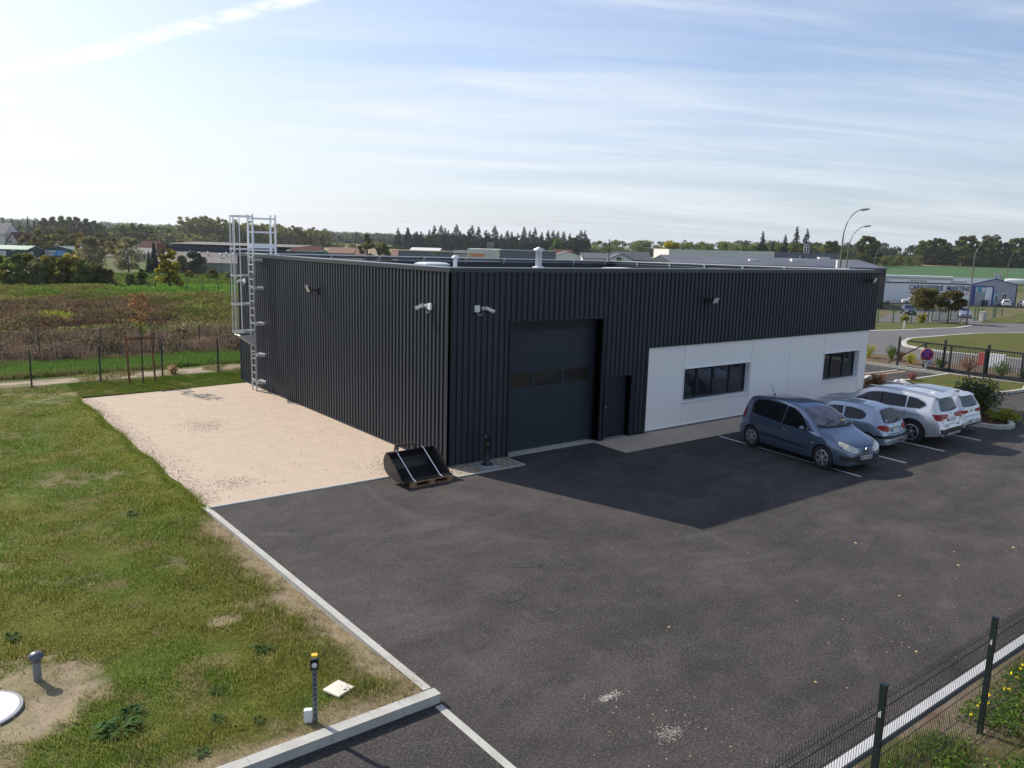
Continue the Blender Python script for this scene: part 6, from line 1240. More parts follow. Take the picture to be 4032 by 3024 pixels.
# verge behind the near fence: grass, yellow flowers
def vz(x, y): return .05+.10*ss(-y, 13.6, 14.4)
x, y = scatter(150000, -4.5, 9, -19, -13.7, lambda x, y: (.05+.45*ss(fbm(x, y, .9, 3, 71)+.20*ss(x, -1, 2.5)-.05, .50, .66))*(view_dens(x, y)*1.6)); dd2 = np.hypot(x+11.7, y+17.8)
blades('verge_grass', x, y, vz(x, y), RN.uniform(.05, .22, len(x)), .006+.0005*dd2, shade((.075, .12, .025), (.20, .20, .05), len(x)), .6)
x, y = scatter(22000, -4.5, 9, -19, -13.7, lambda x, y: .6*ss(fbm(x, y, 1.0, 3, 75), .45, .58)); blades('dry_grass', x, y, vz(x, y), RN.uniform(.04, .30, len(x)), .008, shade((.26, .15, .09), (.38, .28, .18), len(x)), .8)
x, y = scatter(60000, -3.0, 7, -17.5, -13.85, lambda x, y: ss(fbm(x, y, 1.5, 4, 171)+.22*ss(x, -2.2, 0)-.30*ss(-y, 14.9, 15.6), .50, .62)); P = np.stack([x, y, vz(x, y)+RN.uniform(0, 1, len(x))*(.05+.20*fbm(x, y, 2.2, 3, 172))], 1); o = leaves('verge_plants', P, .045, shade((.022, .050, .012), (.075, .115, .025), len(P)), None, squash=.6); o['kind'] = 'stuff'
x, y = scatter(16000, -2.5, 5, -18, -14.7, lambda x, y: ss(fbm(x, y, 1.3, 3, 175)+.1*ss(-y, 14.8, 15.4), .50, .60)); P = np.stack([x, y, vz(x, y)+RN.uniform(0, .18, len(x))], 1); o = leaves('withered_plants', P, .05, shade((.10, .055, .035), (.24, .16, .11), len(P)), None, squash=.9); o['kind'] = 'stuff'
fx = RN.uniform(-1.3, 4.0, 90); fy = -13.95-RN.uniform(0, 1.1, 90); fz = vz(fx, fy)+RN.uniform(.18, .34, 90)
P = np.concatenate([np.stack([fx, fy, fz], 1)+RN.normal(0, .010, (90, 3)) for _ in range(7)]); o = leaves('yellow_flowers', P, .032, np.tile((.62, .58, .03), (len(P), 1)), None); o['kind'] = 'stuff'
bush('low_bush', -1.0, -15.0, .13, .30, .55, (.035, .07, .02), (.09, .14, .04), 'low green clover plant at the foot of the near fence post', 131, .05, 24, 40); bush('low_bush', .3, -15.2, .13, .35, .8, (.04, .08, .02), (.10, .15, .04), 'leafy verge plant with small yellow flowers right of the near fence post', 132, .05, 30, 40)
bush('dry_plant', -.6, -15.6, .13, .35, .7, (.16, .10, .06), (.26, .17, .12), 'brown withered plant at the bottom right corner behind the fence', 133, .05, 26, 30)
# lush strip, tall weeds and brown meadow
x, y = scatter(130000, -12, 8, 20.6, 25.0, lambda x, y: ss(y-.06*(x+5)+fbm(x, y, .9, 3, 61)*.6, 20.9, 21.3)*(.5+.5*fbm(x, y, 1.2, 3, 93))); blades('lush_grass', x, y, 0*x, RN.uniform(.06, .30, len(x))*(.5+fbm(x, y, .7, 3, 94)), .035, meadow_col(x, y)*RN.uniform(.7, 1.4, (len(x), 1))*1.25, .6)
x, y = scatter(15000, -14, 6, 18.5, 20.6, lambda x, y: ss(fbm(x, y, .8, 3, 95), .52, .62)); blades('path_weeds', x, y, 0*x, RN.uniform(.04, .25, len(x)), .02, shade((.10, .11, .03), (.26, .20, .10), len(x)), .6)
def growth(name, n, x0, x1, y0, y1, hf, size, colf, keep=lambda x, y: 1+0*x):
    x, y = scatter(n, x0, x1, y0, y1, keep); H_ = hf(x, y); z = np.array([h(a, b) for a, b in zip(x, y)])+H_*RN.uniform(0, 1, len(x))**.7; o = leaves(name, np.stack([x, y, z], 1), size, colf(x, y)*RN.uniform(.55, 1.5, (len(x), 1)), None, M_blade, squash=1.3); o['kind'] = 'stuff'; return o
growth('tall_weeds', 170000, -10, 12, 24.7, 44, lambda x, y: .10+.85*ss(fbm(x, y, .55, 5, 97), .38, .66)*(1-.85*ss(y+9*(fbm(x, y, .25, 3, 197)-.5), 30, 38)), .09, lambda x, y: shade((.065, .062, .030), (.30, .22, .165), len(x), 1.2)*(.50*(1-ss(y, 29, 38))[:, None]+.12)+meadow_col(x, y)*(.42+.5*ss(y, 30, 38))[:, None])
growth('meadow_growth', 420000, -8, 24, 33, 92, lambda x, y: .08+.62*ss(fbm(x, y, .30, 6, 99), .35, .68), .12, lambda x, y: meadow_col(x, y)*(.65+.7*fbm(x, y, .8, 3, 55))[:, None]*1.15, lambda x, y: (np.degrees(np.arctan2(x+11.7, y+17.8)) < 24)*(.35+.6*fbm(x, y, .3, 3, 98)))
growth('bank_grass', 60000, 4, 60, 85, 190, lambda x, y: .15+.5*fbm(x, y, .2, 3, 77), .35, lambda x, y: shade((.060, .10, .018), (.14, .19, .035), len(x)), lambda x, y: (np.degrees(np.arctan2(x+11.7, y+17.8)) > 9.5)*(np.degrees(np.arctan2(x+11.7, y+17.8)) < 24)+0.)
x, y = scatter(26000, -10, 9, 24.6, 33, lambda x, y: ss(fbm(x, y, .6, 3, 96), .4, .6)); blades('dry_stems', x, y, 0*x, RN.uniform(.3, .9, len(x)), .03, shade((.14, .10, .07), (.34, .25, .19), len(x)), .5)
for i, (x, y, s) in enumerate([(1.5, 26.5, .9), (-2.0, 19.2, .5)]): bush('dry_plant', x, y, 0, s*.9, s, (.16, .11, .08), (.30, .22, .16), ['pale dry clump of weeds among the tall grass behind the path', 'dry twiggy plant on the sandy path right of the stakes'][i], 140+i, .06, 24, 30)
# ================================================================== DISTANT BUILDINGS, STREET FURNITURE
def frame(a, b): return math.atan2(b[1]-a[1], b[0]-a[0])
def ribmat(name, col, col2, sc=(14, 14, .01)):
    return mat(name, col, .55, .1, .4, var=(1.0, col2, .40, .60, sc))
M_rtan = mat('tan_tiles', (.33, .21, .15), .85, var=(.8, (.24, .15, .11), .4, .65)); M_rred = mat('dark_red_tiles', (.13, .055, .045), .85, var=(.8, (.09, .04, .035), .4, .65))
M_slate = mat('slate_roof', (.075, .078, .095), .7, var=(.5, (.10, .10, .115), .4, .6)); M_rend = mat('cream_render', (.55, .50, .42), .9, var=(.6, (.45, .41, .35), .4, .7)); M_rendw = mat('white_render', (.66, .65, .62), .9)
M_fgl = mat('far_window', (.04, .05, .06), .15, 0, .7); M_fibre = mat('fibre_cement_roof', (.22, .20, .18), .9, var=(.5, (.20, .18, .16), .40, .65), var2=(2.5, (.38, .35, .31), .55, .75))
def house(name, a, b, z0, eave, ridge, depth, wallm, roofm, label, cat='house', gable='side', ov=.3, parts=(), group=None):
    """walls between a and b (front), ridge parallel to the front when gable='side'"""
    L_ = math.hypot(b[0]-a[0], b[1]-a[1]); t = thing(name, (a[0], a[1], z0), label, cat, group, frame(a, b)); D_ = depth
    m = MB()
    if gable == 'side': m.prism([(0, -1), (D_, -1), (D_, eave), (D_/2, ridge), (0, eave)], 0, L_, lambda u, v, w: (w, u, v))
    elif gable == 'front': m.prism([(0, -1), (L_, -1), (L_, eave), (L_/2, ridge), (0, eave)], 0, D_, lambda u, v, w: (u, w, v))
    else: m.box(0, L_, 0, D_, -1, eave)
    m.build('wall', wallm, t)
    if gable in ('side', 'front'):
        r = MB(); th = .18
        S_ = D_ if gable == 'side' else L_; E_ = L_ if gable == 'side' else D_; sl = (ridge-eave)/(S_/2)
        for s in (0, 1):
            u0, v0 = (-ov, eave-ov*sl) if s == 0 else (S_+ov, eave-ov*sl); P = [(u0, v0+.02), (S_/2, ridge+.02), (S_/2, ridge+th), (u0, v0+th)]
            r.prism(P, -ov, E_+ov, (lambda u, v, w: (w, u, v)) if gable == 'side' else (lambda u, v, w: (u, w, v)))
        r.build('roof', roofm, t)
    for nm, (u0, u1, v0, v1), mm in parts: MB().box(u0, u1, -.06, .02, v0, v1).build(nm, mm, t)
    return t, L_
def winparts(L_, zs, n, w=1.1, hh=1.2): return [('window', (L_*(i+.5)/n-w/2, L_*(i+.5)/n+w/2, z, z+hh), M_fgl) for z in zs for i in range(n)]
# adjacent dark building
M_dk = ribmat('dark_sheet_wall', (.030, .034, .042), (.040, .045, .054)); M_dkroof = mat('dark_grey_roof', (.115, .12, .145), .65, var=(.15, (.09, .095, .115), .4, .6))
t, L_ = house('dark_workshop', (112.3, 90.6), (145.9, 64.5), -4.6, 7.9, 9.3, 27, M_dk, M_dkroof, 'dark grey workshop with low pitched grey roof behind the right end of the main warehouse', 'building', 'side', .1,
  [('window', (L0-2.0, L0-.9, z, z+2.0), mat('yellow_tinted_pane', (.16, .14, .04), .15, 0, .7)) for L0 in (42.5,) for z in (1.0, 4.4)]+[('window', (41.65, 42.2, z, z+2.0), M_fgl) for z in (1.0, 4.4)])
for x, y, s, hh in ((26, 7, 2.2, .9), (17, 6, 1.8, .6)): MB().box(x, x+s, y, y+1.4, 8.3, 8.5+hh).build('roof_light', M_rendw, t)
MB().tube([(27.6, 7, 8.6), (27.6, 7, 10.1)], .06, 6).build('vent', M_galv, t); MB().box(41, 42.55, -.5, 0, .2, .5).build('ledge', M_trim, t)
MB().box(38, 40.4, 24, 25.5, 8.0, 9.8).build('roof_box', M_rendw, t)
# cream and grey warehouse
M_cream = mat('cream_sheet', (.72, .71, .63), .6, 0, .4, var=(1, (.60, .59, .53), .42, .58, (.01, .01, 9))); M_greyw = mat('slate_grey_sheet', (.125, .145, .165), .6)
t, L_ = house('pale_warehouse', (158.4, 132.6), (181.3, 114.9), -4.6, 10.7, 0, 24, M_cream, M_cream, 'long pale ribbed box warehouse with a grey section, behind the dark workshop roof', 'building', 'flat')
MB().box(28.98, 47, .02, 24, -1, 10.75).build('grey_section', M_greyw, t); MB().box(.2, 28.9, -.10, -.02, -1, 7.35).build('dark_base', M_trim, t); MB().box(0, .5, -.12, 0, -1, 10.72).build('corner_trim', M_rendw, t)
MB().box(1.4, 2.2, -.5, -.1, 8.0, 8.4).build('lamp', M_black, t)
tw = MB()
for x in (0, .7, 1.4): tw.bar((x, 0, 0), (x, 0, 2.2), .12)
for z in (.1, .8, 1.5, 2.2): tw.bar((0, 0, z), (1.4, 0, z), .14)
o = tw.build('roof_rail', M_galv, t); o.location = (37.0, .2, 10.7); MB().box(-.1, 1.5, -.3, -.1, -4, 0).build('ladder', M_greyw, t).location = (37, 0, 10.7)
# lettered warehouse
t, L_ = house('lettered_warehouse', (74.5, 107.8), (79.25, 104.05), -3.0, 8.15, 0, 14, M_cream, M_cream, 'pale ribbed warehouse with orange CHAVIGNY lettering and grey extension in front of the conifers', 'building', 'flat')
MB().box(6.06, 16.6, .02, 14, -1, 8.10).build('grey_section', M_greyw, t)
MO = Matrix.Rotation(R(90), 4, 'X')
textmesh('lettering', 'CHAVIGNY', .92, mat('orange_letters', (.85, .24, .02), .5), t, Matrix.Translation((1.85, -.06, 6.95)) @ MO @ Matrix.Scale(.62, 4, (1, 0, 0)), .035, .02)
for i, (w_, z) in enumerate([(1.25, 6.32), (1.55, 5.98)]): MB().box(1.9-w_/2, 1.9+w_/2, -.05, 0, z-.07, z+.07).build('small_lettering', M_rendw, t)
m = MB()
for x in (4.05, 4.65): m.bar((x, -.25, 2), (x, -.25, 8.9), .06)
for k in range(22): m.bar((4.05, -.25, 2.2+.3*k), (4.65, -.25, 2.2+.3*k), .04)
for z in (8.3, 9.0, 9.4): m.bar((3.75, -.5, z), (5.0, -.5, z), .06)
for x in (3.75, 4.05, 4.35, 4.65, 5.0): m.bar((x, -.5, 8.1), (x, -.5, 9.4), .05)
m.build('cage_ladder', M_galv, t); MB().box(.2, .45, -.15, 0, 6.2, 6.5).build('lamp', M_black, t); MB().box(5.6, 5.85, -.15, 0, 6.1, 6.4).build('lamp', M_black, t)
# workshop on the right with blue trim
M_wwall = ribmat('white_sheet_wall', (.86, .86, .86), (.80, .80, .81)); M_gwall = ribmat('grey_sheet_wall', (.36, .375, .42), (.32, .335, .38)); M_wroof = mat('white_sheet_roof', (.86, .84, .80), .5, var=(.2, (.76, .74, .71), .4, .7)); M_btr = mat('royal_blue_trim', (.02, .05, .30), .45)
A = Vector((166.3, 76.5)); B_ = Vector((182.0, 63.0)); A = B_+(A-B_).normalized()*34; C_ = Vector((190.2, 57.0)); t = thing('paint_workshop', (B_.x, B_.y, -4.65), 'long white workshop with blue CARROSSERIE MARTINS lettering, white roof and blue-framed open door', 'building')
Z = -4.65; uL = (A-B_).normalized(); uR = (C_-B_).normalized(); Wd = (C_-B_).length; back = Vector((-uR.y, uR.x)); 
if back.dot(Vector((.6, .78))) < 0: back = -back
back = uL*1.0
def P2(a, b, z): q = uR*a+back*b; return (q.x, q.y, z)
m = MB(); m.prism([(0, -1), (Wd, -1), (Wd, 4.75), (Wd*.5, 6.05), (0, 4.75)], .25, 34, lambda u, v, w: P2(u, w, v)); m.build('wall', M_wwall, t)
m = MB()
Lg = [(0, 0, 4.75), (Wd*.5, 0, 6.05), (Wd, 0, 4.75)]
def quad3(m, a, b, c_, d, n_): m.add([a, b, c_, d], [(0, 1, 2, 3)])
dx0, dx1, dh = .45, 4.75, 4.35
m.add([P2(*q) for q in [(0, .1, -1), (dx0, .1, -1), (dx0, .1, dh), (dx1, .1, dh), (dx1, .1, -1), (Wd, .1, -1), (Wd, .1, 4.75), (Wd*.5, .1, 6.05), (0, .1, 4.75)]], [(0, 1, 2, 8), (2, 3, 7, 8), (3, 4, 5, 6), (3, 6, 7)]); m.build('gable', M_gwall, t)
m = MB(); m.add([P2(0, -.15, 4.80), P2(0, 34.2, 4.80), P2(Wd*.5, 34.2, 6.12), P2(Wd*.5, -.15, 6.12), P2(Wd+.1, 34.2, 4.78), P2(Wd+.1, -.15, 4.78)], [(0, 1, 2, 3), (3, 2, 4, 5)]); m.build('roof', M_wroof, t)
m = MB(); m.bar(P2(-.1, -.05, 4.78), P2(Wd*.5, -.05, 6.08), .2); m.bar(P2(Wd*.5, -.05, 6.08), P2(Wd+.1, -.05, 4.75), .2); m.bar(P2(dx0, 0, -.5), P2(dx0, 0, dh), .35, .2); m.bar(P2(dx1, 0, -.5), P2(dx1, 0, dh), .3, .2); m.bar(P2(dx0, 0, dh), P2(dx1, 0, dh), .2); m.bar(P2(.0, 0, -.5), P2(0, 0, 4.7), .25); m.build('blue_trim', M_btr, t)
m = MB(); m.bar(P2(-.08, .2, 4.70), P2(-.08, 34, 4.70), .22); m.bar(P2(Wd, 0, -.5), P2(Wd, 0, 4.7), .18); m.build('gutter', M_trim, t)
m = MB(); m.add([P2(dx0+.15, .05, .0), P2(3.15, .05, .0), P2(3.15, .05, dh-.1), P2(dx0+.15, .05, dh-.1)], [(0, 1, 2, 3)]); m.build('sliding_door', M_gwall, t)
for (a0, a1, z0, z1, mm, nm) in [(.75, 3.1, 3.05, 4.15, mat('sign_light_blue', (.20, .50, .60), .5), 'sign'), (1.25, 2.0, 3.1, 4.1, mat('sign_teal', (.03, .30, .42), .5), 'sign'), (2.05, 3.0, 3.2, 4.0, M_rendw, 'sign'), (1.9, 2.95, 2.7, 3.0, mat('sign_pale_teal', (.25, .42, .46), .5), 'sign'), (.8, 1.1, 3.3, 3.9, M_rendw, 'sign'), (4.95, 5.35, .8, 2.7, mat('sign_light_blue', (0, 0, 0)), 'sign'), (5.25, 5.95, 2.9, 3.25, mat('sign_teal', (0, 0, 0)), 'sign'), (5.4, 5.95, .3, 2.6, M_rendw, 'door'), (5.5, 5.85, 1.0, 2.4, M_fgl, 'door_pane'), (6.9, 8.1, 1.4, 2.95, M_rendw, 'window'), (7.05, 7.45, 1.6, 2.8, M_fgl, 'pane'), (7.55, 7.95, 1.6, 2.8, M_fgl, 'pane')]:
    e = .02 if nm in ('pane', 'door_pane') or (nm == 'sign' and a1-a0 < 1 and z0 > 3.05) else .0; m = MB(); m.add([P2(a0, -.02-e, z0), P2(a1, -.02-e, z0), P2(a1, -.02-e, z1), P2(a0, -.02-e, z1)], [(0, 1, 2, 3)]); m.build(nm, mm, t)
m = MB(); m.add([P2(dx0, 3, -1), P2(dx1, 3, -1), P2(dx1, 3, dh), P2(dx0, 3, dh)], [(0, 1, 2, 3)]); m.add([P2(dx0, .2, .02), P2(dx1, .2, .02), P2(dx1, 3, .02), P2(dx0, 3, .02)], [(0, 1, 2, 3)]); m.build('interior', mat('workshop_interior', (.05, .047, .045), .9, var=(.6, (.12, .10, .09), .5, .7)), t)
m = MB(); m.box(-.7, .7, -.4, .4, 0, 1.15); o = m.build('bin', mat('workshop_bin', (.04, .05, .07), .6), t); o.location = P2(2.6, -.6, .1)
for a0, a1, wd_, hh in ((9, 31, .9, .55), (1, 1, 0, 0)):
    if wd_: m = MB(); q0 = P2(Wd*.45, a0, 5.95); q1 = P2(Wd*.45, a1, 5.95); m.tube([q0, q1], .42, 12); m.build('ridge_light', M_rendw, t)
for a0, u in ((12, .17), (3.5, .2), (20, .12)): m = MB(); m.bar(P2(Wd*u, a0, 5.3), P2(Wd*u, a0+3.5, 5.3), .8, .25); m.build('roof_light', M_rendw, t)
nrm = Vector((uL.y, -uL.x)); 
if nrm.dot(Vector((-.6, -.78))) < 0: nrm = -nrm
ax = -uL; MT = Matrix(((ax.x, 0, nrm.x, 0), (ax.y, 0, nrm.y, 0), (0, 1, 0, 0), (0, 0, 0, 1)))
pos = uL*7.3+nrm*.12; textmesh('lettering', 'CARROSSERIE  MARTINS', 1.55, mat('navy_letters', (.02, .035, .14), .5), t, Matrix.Translation((pos.x, pos.y, 3.62)) @ MT @ Matrix.Scale(.80, 4, (1, 0, 0)), .02, .01)
m = MB(); q0 = uL*.8+nrm*.1; q1 = uL*14+nrm*.1; m.bar((q0.x, q0.y, 2.55), (q1.x, q1.y, 2.55), .05, .14); m.build('red_stripe', mat('red_stripe', (.50, .05, .04), .5), t)
def box_at(nm, label, cat, x, y, mbf, rz=0, group=None): t = thing(nm, (x, y, h(x, y)), label, cat, group, rz); mbf(t); return t
def bb(t):
    m = MB(); m.bar((0, 0, -.3), (0, 0, 5.4), .12); m.bar((1.5, 0, -.3), (1.5, 0, 5.4), .12); m.build('frame', M_galv, t); MB().box(-.2, 1.9, -.06, 0, 4.4, 6.4).build('board', mat('billboard_pale', (.50, .53, .55), .6, var=(1.6, (.16, .22, .26), .55, .62)), t)
box_at('billboard', 'small pale billboard with faint drawing above the workshop roof ridge', 'billboard', 228.7, 77.1, bb, R(-38))
def tank(t):
    MB().tube([(0, 0, 2.6), (.25, 0, 2.6), (9.7, 0, 2.6), (10, 0, 2.6)], [.5, 1.0, 1.0, .5], 18).build('vessel', mat('white_tank', (.78, .78, .76), .45), t)
    m = MB()
    for x in (-2.2, 7.4): m.box(x-.4, x+.4, -1.0, -.9, 1.6, 4.4)
    m.box(-2.0, -1.4, -1.0, -.9, -1, 1.6); m.build('panel', mat('bright_green_panel', (.08, .55, .06), .5), t); m = MB(); m.box(1, 1.4, -.8, .8, 0, 1.8); m.box(8, 8.4, -.8, .8, 0, 1.8); m.build('cradle', M_conc, t)
box_at('gas_tank', 'long white gas tank with bright green panels at the right edge behind the workshop', 'tank', 273.5, 91.5, tank, R(-37))
# green sheds
M_gs = ribmat('dark_teal_sheet', (.012, .050, .052), (.018, .062, .062)); M_gr = mat('pale_green_roof', (.22, .33, .22), .6)
t, L_ = house('green_shed', (12.6, 278.3), (22.8, 270.4), -3.1, 3.6, 4.7, 9, M_gs, M_gr, 'dark green shed with pale green roof at the left picture edge', 'shed', 'side', .1)
MB().box(2.6, 6.4, -.1, 0, 1.7, 3.2).build('banner', M_rendw, t); MB().box(3.3, 5.6, -.12, -.1, 2.35, 2.6).build('banner_text', mat('banner_grey', (.12, .15, .20), .6), t); MB().box(8.2, 9.1, -.1, 0, 3.3, 3.5).build('lamp', M_rendw, t)
m = MB(); m.box(L_-.02, L_+.08, 1.5, 3.0, 1.9, 3.1); m.build('window', M_rendw, t)
for k in range(3): MB().box(L_-.02, L_+.08, 1.6+k*2.1, 2.0+k*2.1, .2, 1.6).build('window', M_rendw, t)
t, L_ = house('green_shed', (27.2, 277.2), (36.2, 270.2), -3.1, 3.45, 4.75, 14, M_gs, mat('teal_roof', (.05, .10, .085), .6), 'dark green shed with gable carrying a white and blue banner', 'shed', 'front', .1)
MB().box(1.6, 8.2, -.12, 0, 1.9, 3.6).build('banner', M_rendw, t); m = MB(); m.prism([(4.2, 1.92), (8.15, 1.92), (8.15, 3.55), (5.2, 3.55)], -.16, -.125, lambda u, v, w: (u, w, v)); m.build('banner_blue', mat('banner_blue', (.05, .28, .60), .6), t)
for k in range(3): MB().box(5.6, 7.8-.2*k, -.18, -.165, 2.2+.4*k, 2.28+.4*k).build('banner_text', M_rendw, t)
m = MB(); m.lathe([(.40, -.02), (.52, -.02), (.52, .02), (.40, .02)], (2.3, -.17, 2.8), 20, 'y'); m.box(2.2, 4.6, -.19, -.165, 2.65, 2.9); m.build('banner_logo', mat('banner_grey', (.12, .15, .20), .6), t)
for nm, lb, x, y, c_, s_ in [('crate', 'ochre crate standing before the banner shed', 31.4, 268, (.42, .27, .12), (1.8, 1, 1.0)), ('barrel_stack', 'blue-grey barrels beside the ochre crate', 33.4, 266.8, (.12, .14, .18), (1.2, 1, 1.1)), ('pallet_stack', 'grey pallet stack at the foot of the banner shed', 35.8, 265.4, (.30, .30, .28), (1.3, 1, .9)), ('white_box', 'white container before the left green shed', 17.3, 268, (.60, .60, .58), (1.5, 1, 1.3))]:
    t = thing(nm, (x, y, h(x, y)), lb, 'container', None, R(-37)); m = MB(); m.box(0, s_[0], 0, s_[1], .12, s_[2]); m.box(.1, .3, 0, s_[1], 0, .12); m.box(s_[0]-.3, s_[0]-.1, 0, s_[1], 0, .12); m.build('body', mat('far_box_%d' % int(x), c_, .7), t, bevel=.05)
# brick-ended factory with ribbed wall and patched roof
M_brick = mat('red_brick', (.26, .125, .08), .9, var=(2, (.18, .09, .06), .4, .7))
t, L_ = house('factory', (46.5, 212.8), (72, 193.2), -3.35, 5.9, 0, 20, mat('navy_fascia', (.018, .025, .055), .6), M_fibre, 'long old factory with red brick end, dark blue fascia and patched grey roof', 'building', 'flat')
MB().box(-.3, 2.0, -.4, 2, -1, 7.35).build('brick_end', M_brick, t)
m = MB(); m.add([(2.2, 0, 6.9), (34, 0, 6.4), (34, 14, 7.4), (2.2, 10, 7.6), (2.2, 0, 5.8), (34, 0, 5.4)], [(0, 1, 2, 3), (0, 4, 5, 1)]); m.build('fascia', mat('navy_fascia', (0, 0, 0)), t)
m = MB(); m.add([(2, .6, 7.35), (36, .6, 7.2), (36, 22, 7.7), (2, 22, 7.9)], [(0, 1, 2, 3)]); m.build('upper_roof', M_fibre, t)
m = MB(); m.add([(2.2, -.1, 5.5), (34, -.1, 5.3), (34, -13, 2.9), (4, -13, 2.9)], [(0, 1, 2, 3)]); m.build('lower_roof', M_fibre, t)
m = MB(); m.box(4.2, 34, -12.7, -12.5, -1, 2.95); m.build('lower_wall', ribmat('pale_ribbed_wall', (.33, .34, .28), (.24, .25, .21), (6, .01, .01)), t)
for i, (x, y) in enumerate([(10, -4), (13, -6), (15, -5), (19, -7), (20, -5.5), (22, -6)]): m = MB(); z = 5.4-(-y)*.19; m.tube([(x, y, z), (x, y, z+.8)], .2, 8); m.lathe([(0, z+1.15), (.38, z+.95), (.38, z+.8), (.0, z+.75)], (x, y, 0), 10); m.build('roof_vent', M_galv if i else M_greyw, t)
# houses, left to right
house('tall_house', (23.5, 379.4), (28.0, 376.2), -1.3, 6.2, 10.6, 11, M_rendw, M_slate, 'tall house with steep slate roof cut by the left picture edge', 'house', 'side', .4)
house('gabled_house', (28.2, 375.2), (32.4, 372.0), -1.4, 2.5, 7.0, 12, M_rend, M_rred, 'cream gabled house with red-brown roof right of the tall slate-roofed house', 'house', 'front', .5, [('window', (1.2, 2.2, 2.6, 3.6), M_fgl)])
house('gabled_house', (31.6, 374.6), (36.2, 371.0), -1.4, 2.2, 6.6, 12, M_rend, M_rred, 'second cream gabled house half hidden behind the first one', 'house', 'front', .5, [('window', (3.4, 4.2, .8, 2.0), M_fgl)])
house('tiled_house', (37.2, 380.6), (43.5, 376.0), -1.2, 1.9, 5.2, 9, M_rend, M_rred, 'red-roofed house glimpsed between garden trees left of the banner shed', 'house')
house('tiled_house', (47.3, 385.4), (55.4, 379.4), -1.2, 1.8, 5.0, 9, M_rend, M_rred, 'wide dark red roof with chimney above the banner shed', 'house')
house('tiled_house', (57.2, 352.0), (68, 343.8), -1.8, 2.2, 4.6, 9, M_rend, M_rtan, 'row of tan tiled roofs behind the willows', 'house')
house('tiled_house', (63.2, 308.9), (68.5, 304.8), -2.5, 3.2, 6.2, 9, M_rend, M_rred, 'dark red roofed house between the second willow and the cypresses', 'house')
house('tiled_house', (52.5, 291), (61.4, 284.4), -2.8, 2.4, 4.2, 8, M_rend, mat('pale_roof', (.32, .29, .26), .9), 'pale single-storey house with white wall seen through the second willow', 'house', 'side', .3, winparts(11, [.6], 3))
house('tiled_house', (100.4, 254.3), (108.2, 248.3), -3.0, 4.6, 6.6, 9, M_rend, M_rred, 'dark red roof right of the ladder cage', 'house'); house('low_shed', (100.5, 261), (106.4, 256.3), -3, 6.2, 0, 6, M_rendw, M_rendw, 'white-topped shed roof behind the dark red roof', 'shed', 'flat')
house('low_shed', (97.0, 244), (105.2, 237.6), -3.1, 5.2, 0, 6, mat('faded_green_sheet', (.05, .13, .09), .7), M_rend, 'faded green flat shed in front of the dark red roof', 'shed', 'flat')
house('tiled_house', (114.9, 255.8), (122.2, 250.2), -2.9, 4.3, 6.2, 10, M_rend, M_rtan, 'long tan tiled roof left of the slender dark tree', 'house'); house('tiled_house', (121.9, 250.4), (125.2, 247.9), -2.9, 4.0, 5.9, 8, M_rend, M_rtan, 'short tan roof joined to the long tan roof', 'house'); house('tiled_house', (126.4, 234), (131.6, 230), -3.1, 4.3, 6.1, 8, M_rend, M_rtan, 'tan roof right of the rounded green tree', 'house')
t, L_ = house('yellow_edged_hall', (84.5, 151.1), (94.4, 143.5), -3.4, 7.5, 0, 14, M_greyw, M_greyw, 'dark grey flat hall with thin yellow roof edge left of the lettered warehouse', 'building', 'flat'); m = MB(); m.box(-.05, L_+.05, -.08, .02, 7.42, 7.56); m.box(L_*.67, L_*.67+.1, -.08, .02, 5.5, 7.5); m.build('yellow_edge', mat('yellow_edge', (.55, .48, .05), .6), t)
house('low_hall', (107.5, 184.7), (113.9, 179.7), -3.5, 7.1, 7.9, 12, M_rendw, M_rendw, 'low white-roofed hall peeking over the yellow-edged hall', 'building'); house('low_hall', (94.9, 143.1), (97.6, 141), -3.6, 7.3, 7.9, 9, M_rend, M_slate, 'small cream building with dark roof touching the lettered warehouse', 'building')
house('low_hall', (139.5, 159.8), (146.9, 154.1), -4.1, 7.2, 8.6, 14, M_rendw, M_fibre, 'white gabled hall with brown-grey roof right of the grey extension', 'building', 'front'); house('low_hall', (160, 182.4), (164.5, 179), -4.0, 7.6, 8.8, 12, M_rend, M_rred, 'small brownish roof at the right end of the grey extension', 'building')
house('low_hall', (139.8, 146.8), (148.4, 140.1), -4.3, 7.2, 8.6, 16, M_rendw, M_slate, 'dark-roofed hall left of the white gable with the green square sign', 'building')
t, L_ = house('sign_hall', (141.8, 138.8), (146.8, 134.9), -4.35, 7.4, 8.7, 12, M_rendw, M_slate, 'white gable carrying a dark square sign with green mark', 'building', 'front'); MB().box(2.1, 3.3, -.1, 0, 6.4, 7.9).build('sign', mat('sign_navy', (.012, .03, .035), .5), t); MB().lathe([(0, -.14), (.32, -.14), (.32, -.11)], (2.7, 0, 7.2), 14, 'y').build('sign_mark', mat('sign_green', (.10, .45, .05), .5), t); MB().box(4.9, 5.9, -.1, 0, 6.5, 7.0).build('blue_sign', mat('far_sign_blue', (.10, .25, .50), .5), t)
house('slate_house', (150.2, 145.2), (158.3, 139), -4.4, 7.2, 9.3, 10, M_rend, M_slate, 'slate-roofed house with cream wall right of the white gable', 'house', 'side', .3, winparts(10, [5.2], 3))
house('barn', (517, 265), (525, 259), .1, 1.6, 4.2, 9, M_brick, M_rred, 'old red barn at the far left corner of the green field', 'barn'); house('low_shed', (131.9, 62.9+4), (133.6, 65.3), -4.1, 9.0, 0, .9, M_rendw, M_rendw, 'small white box rising behind the dark workshop roof end', 'shed', 'flat')
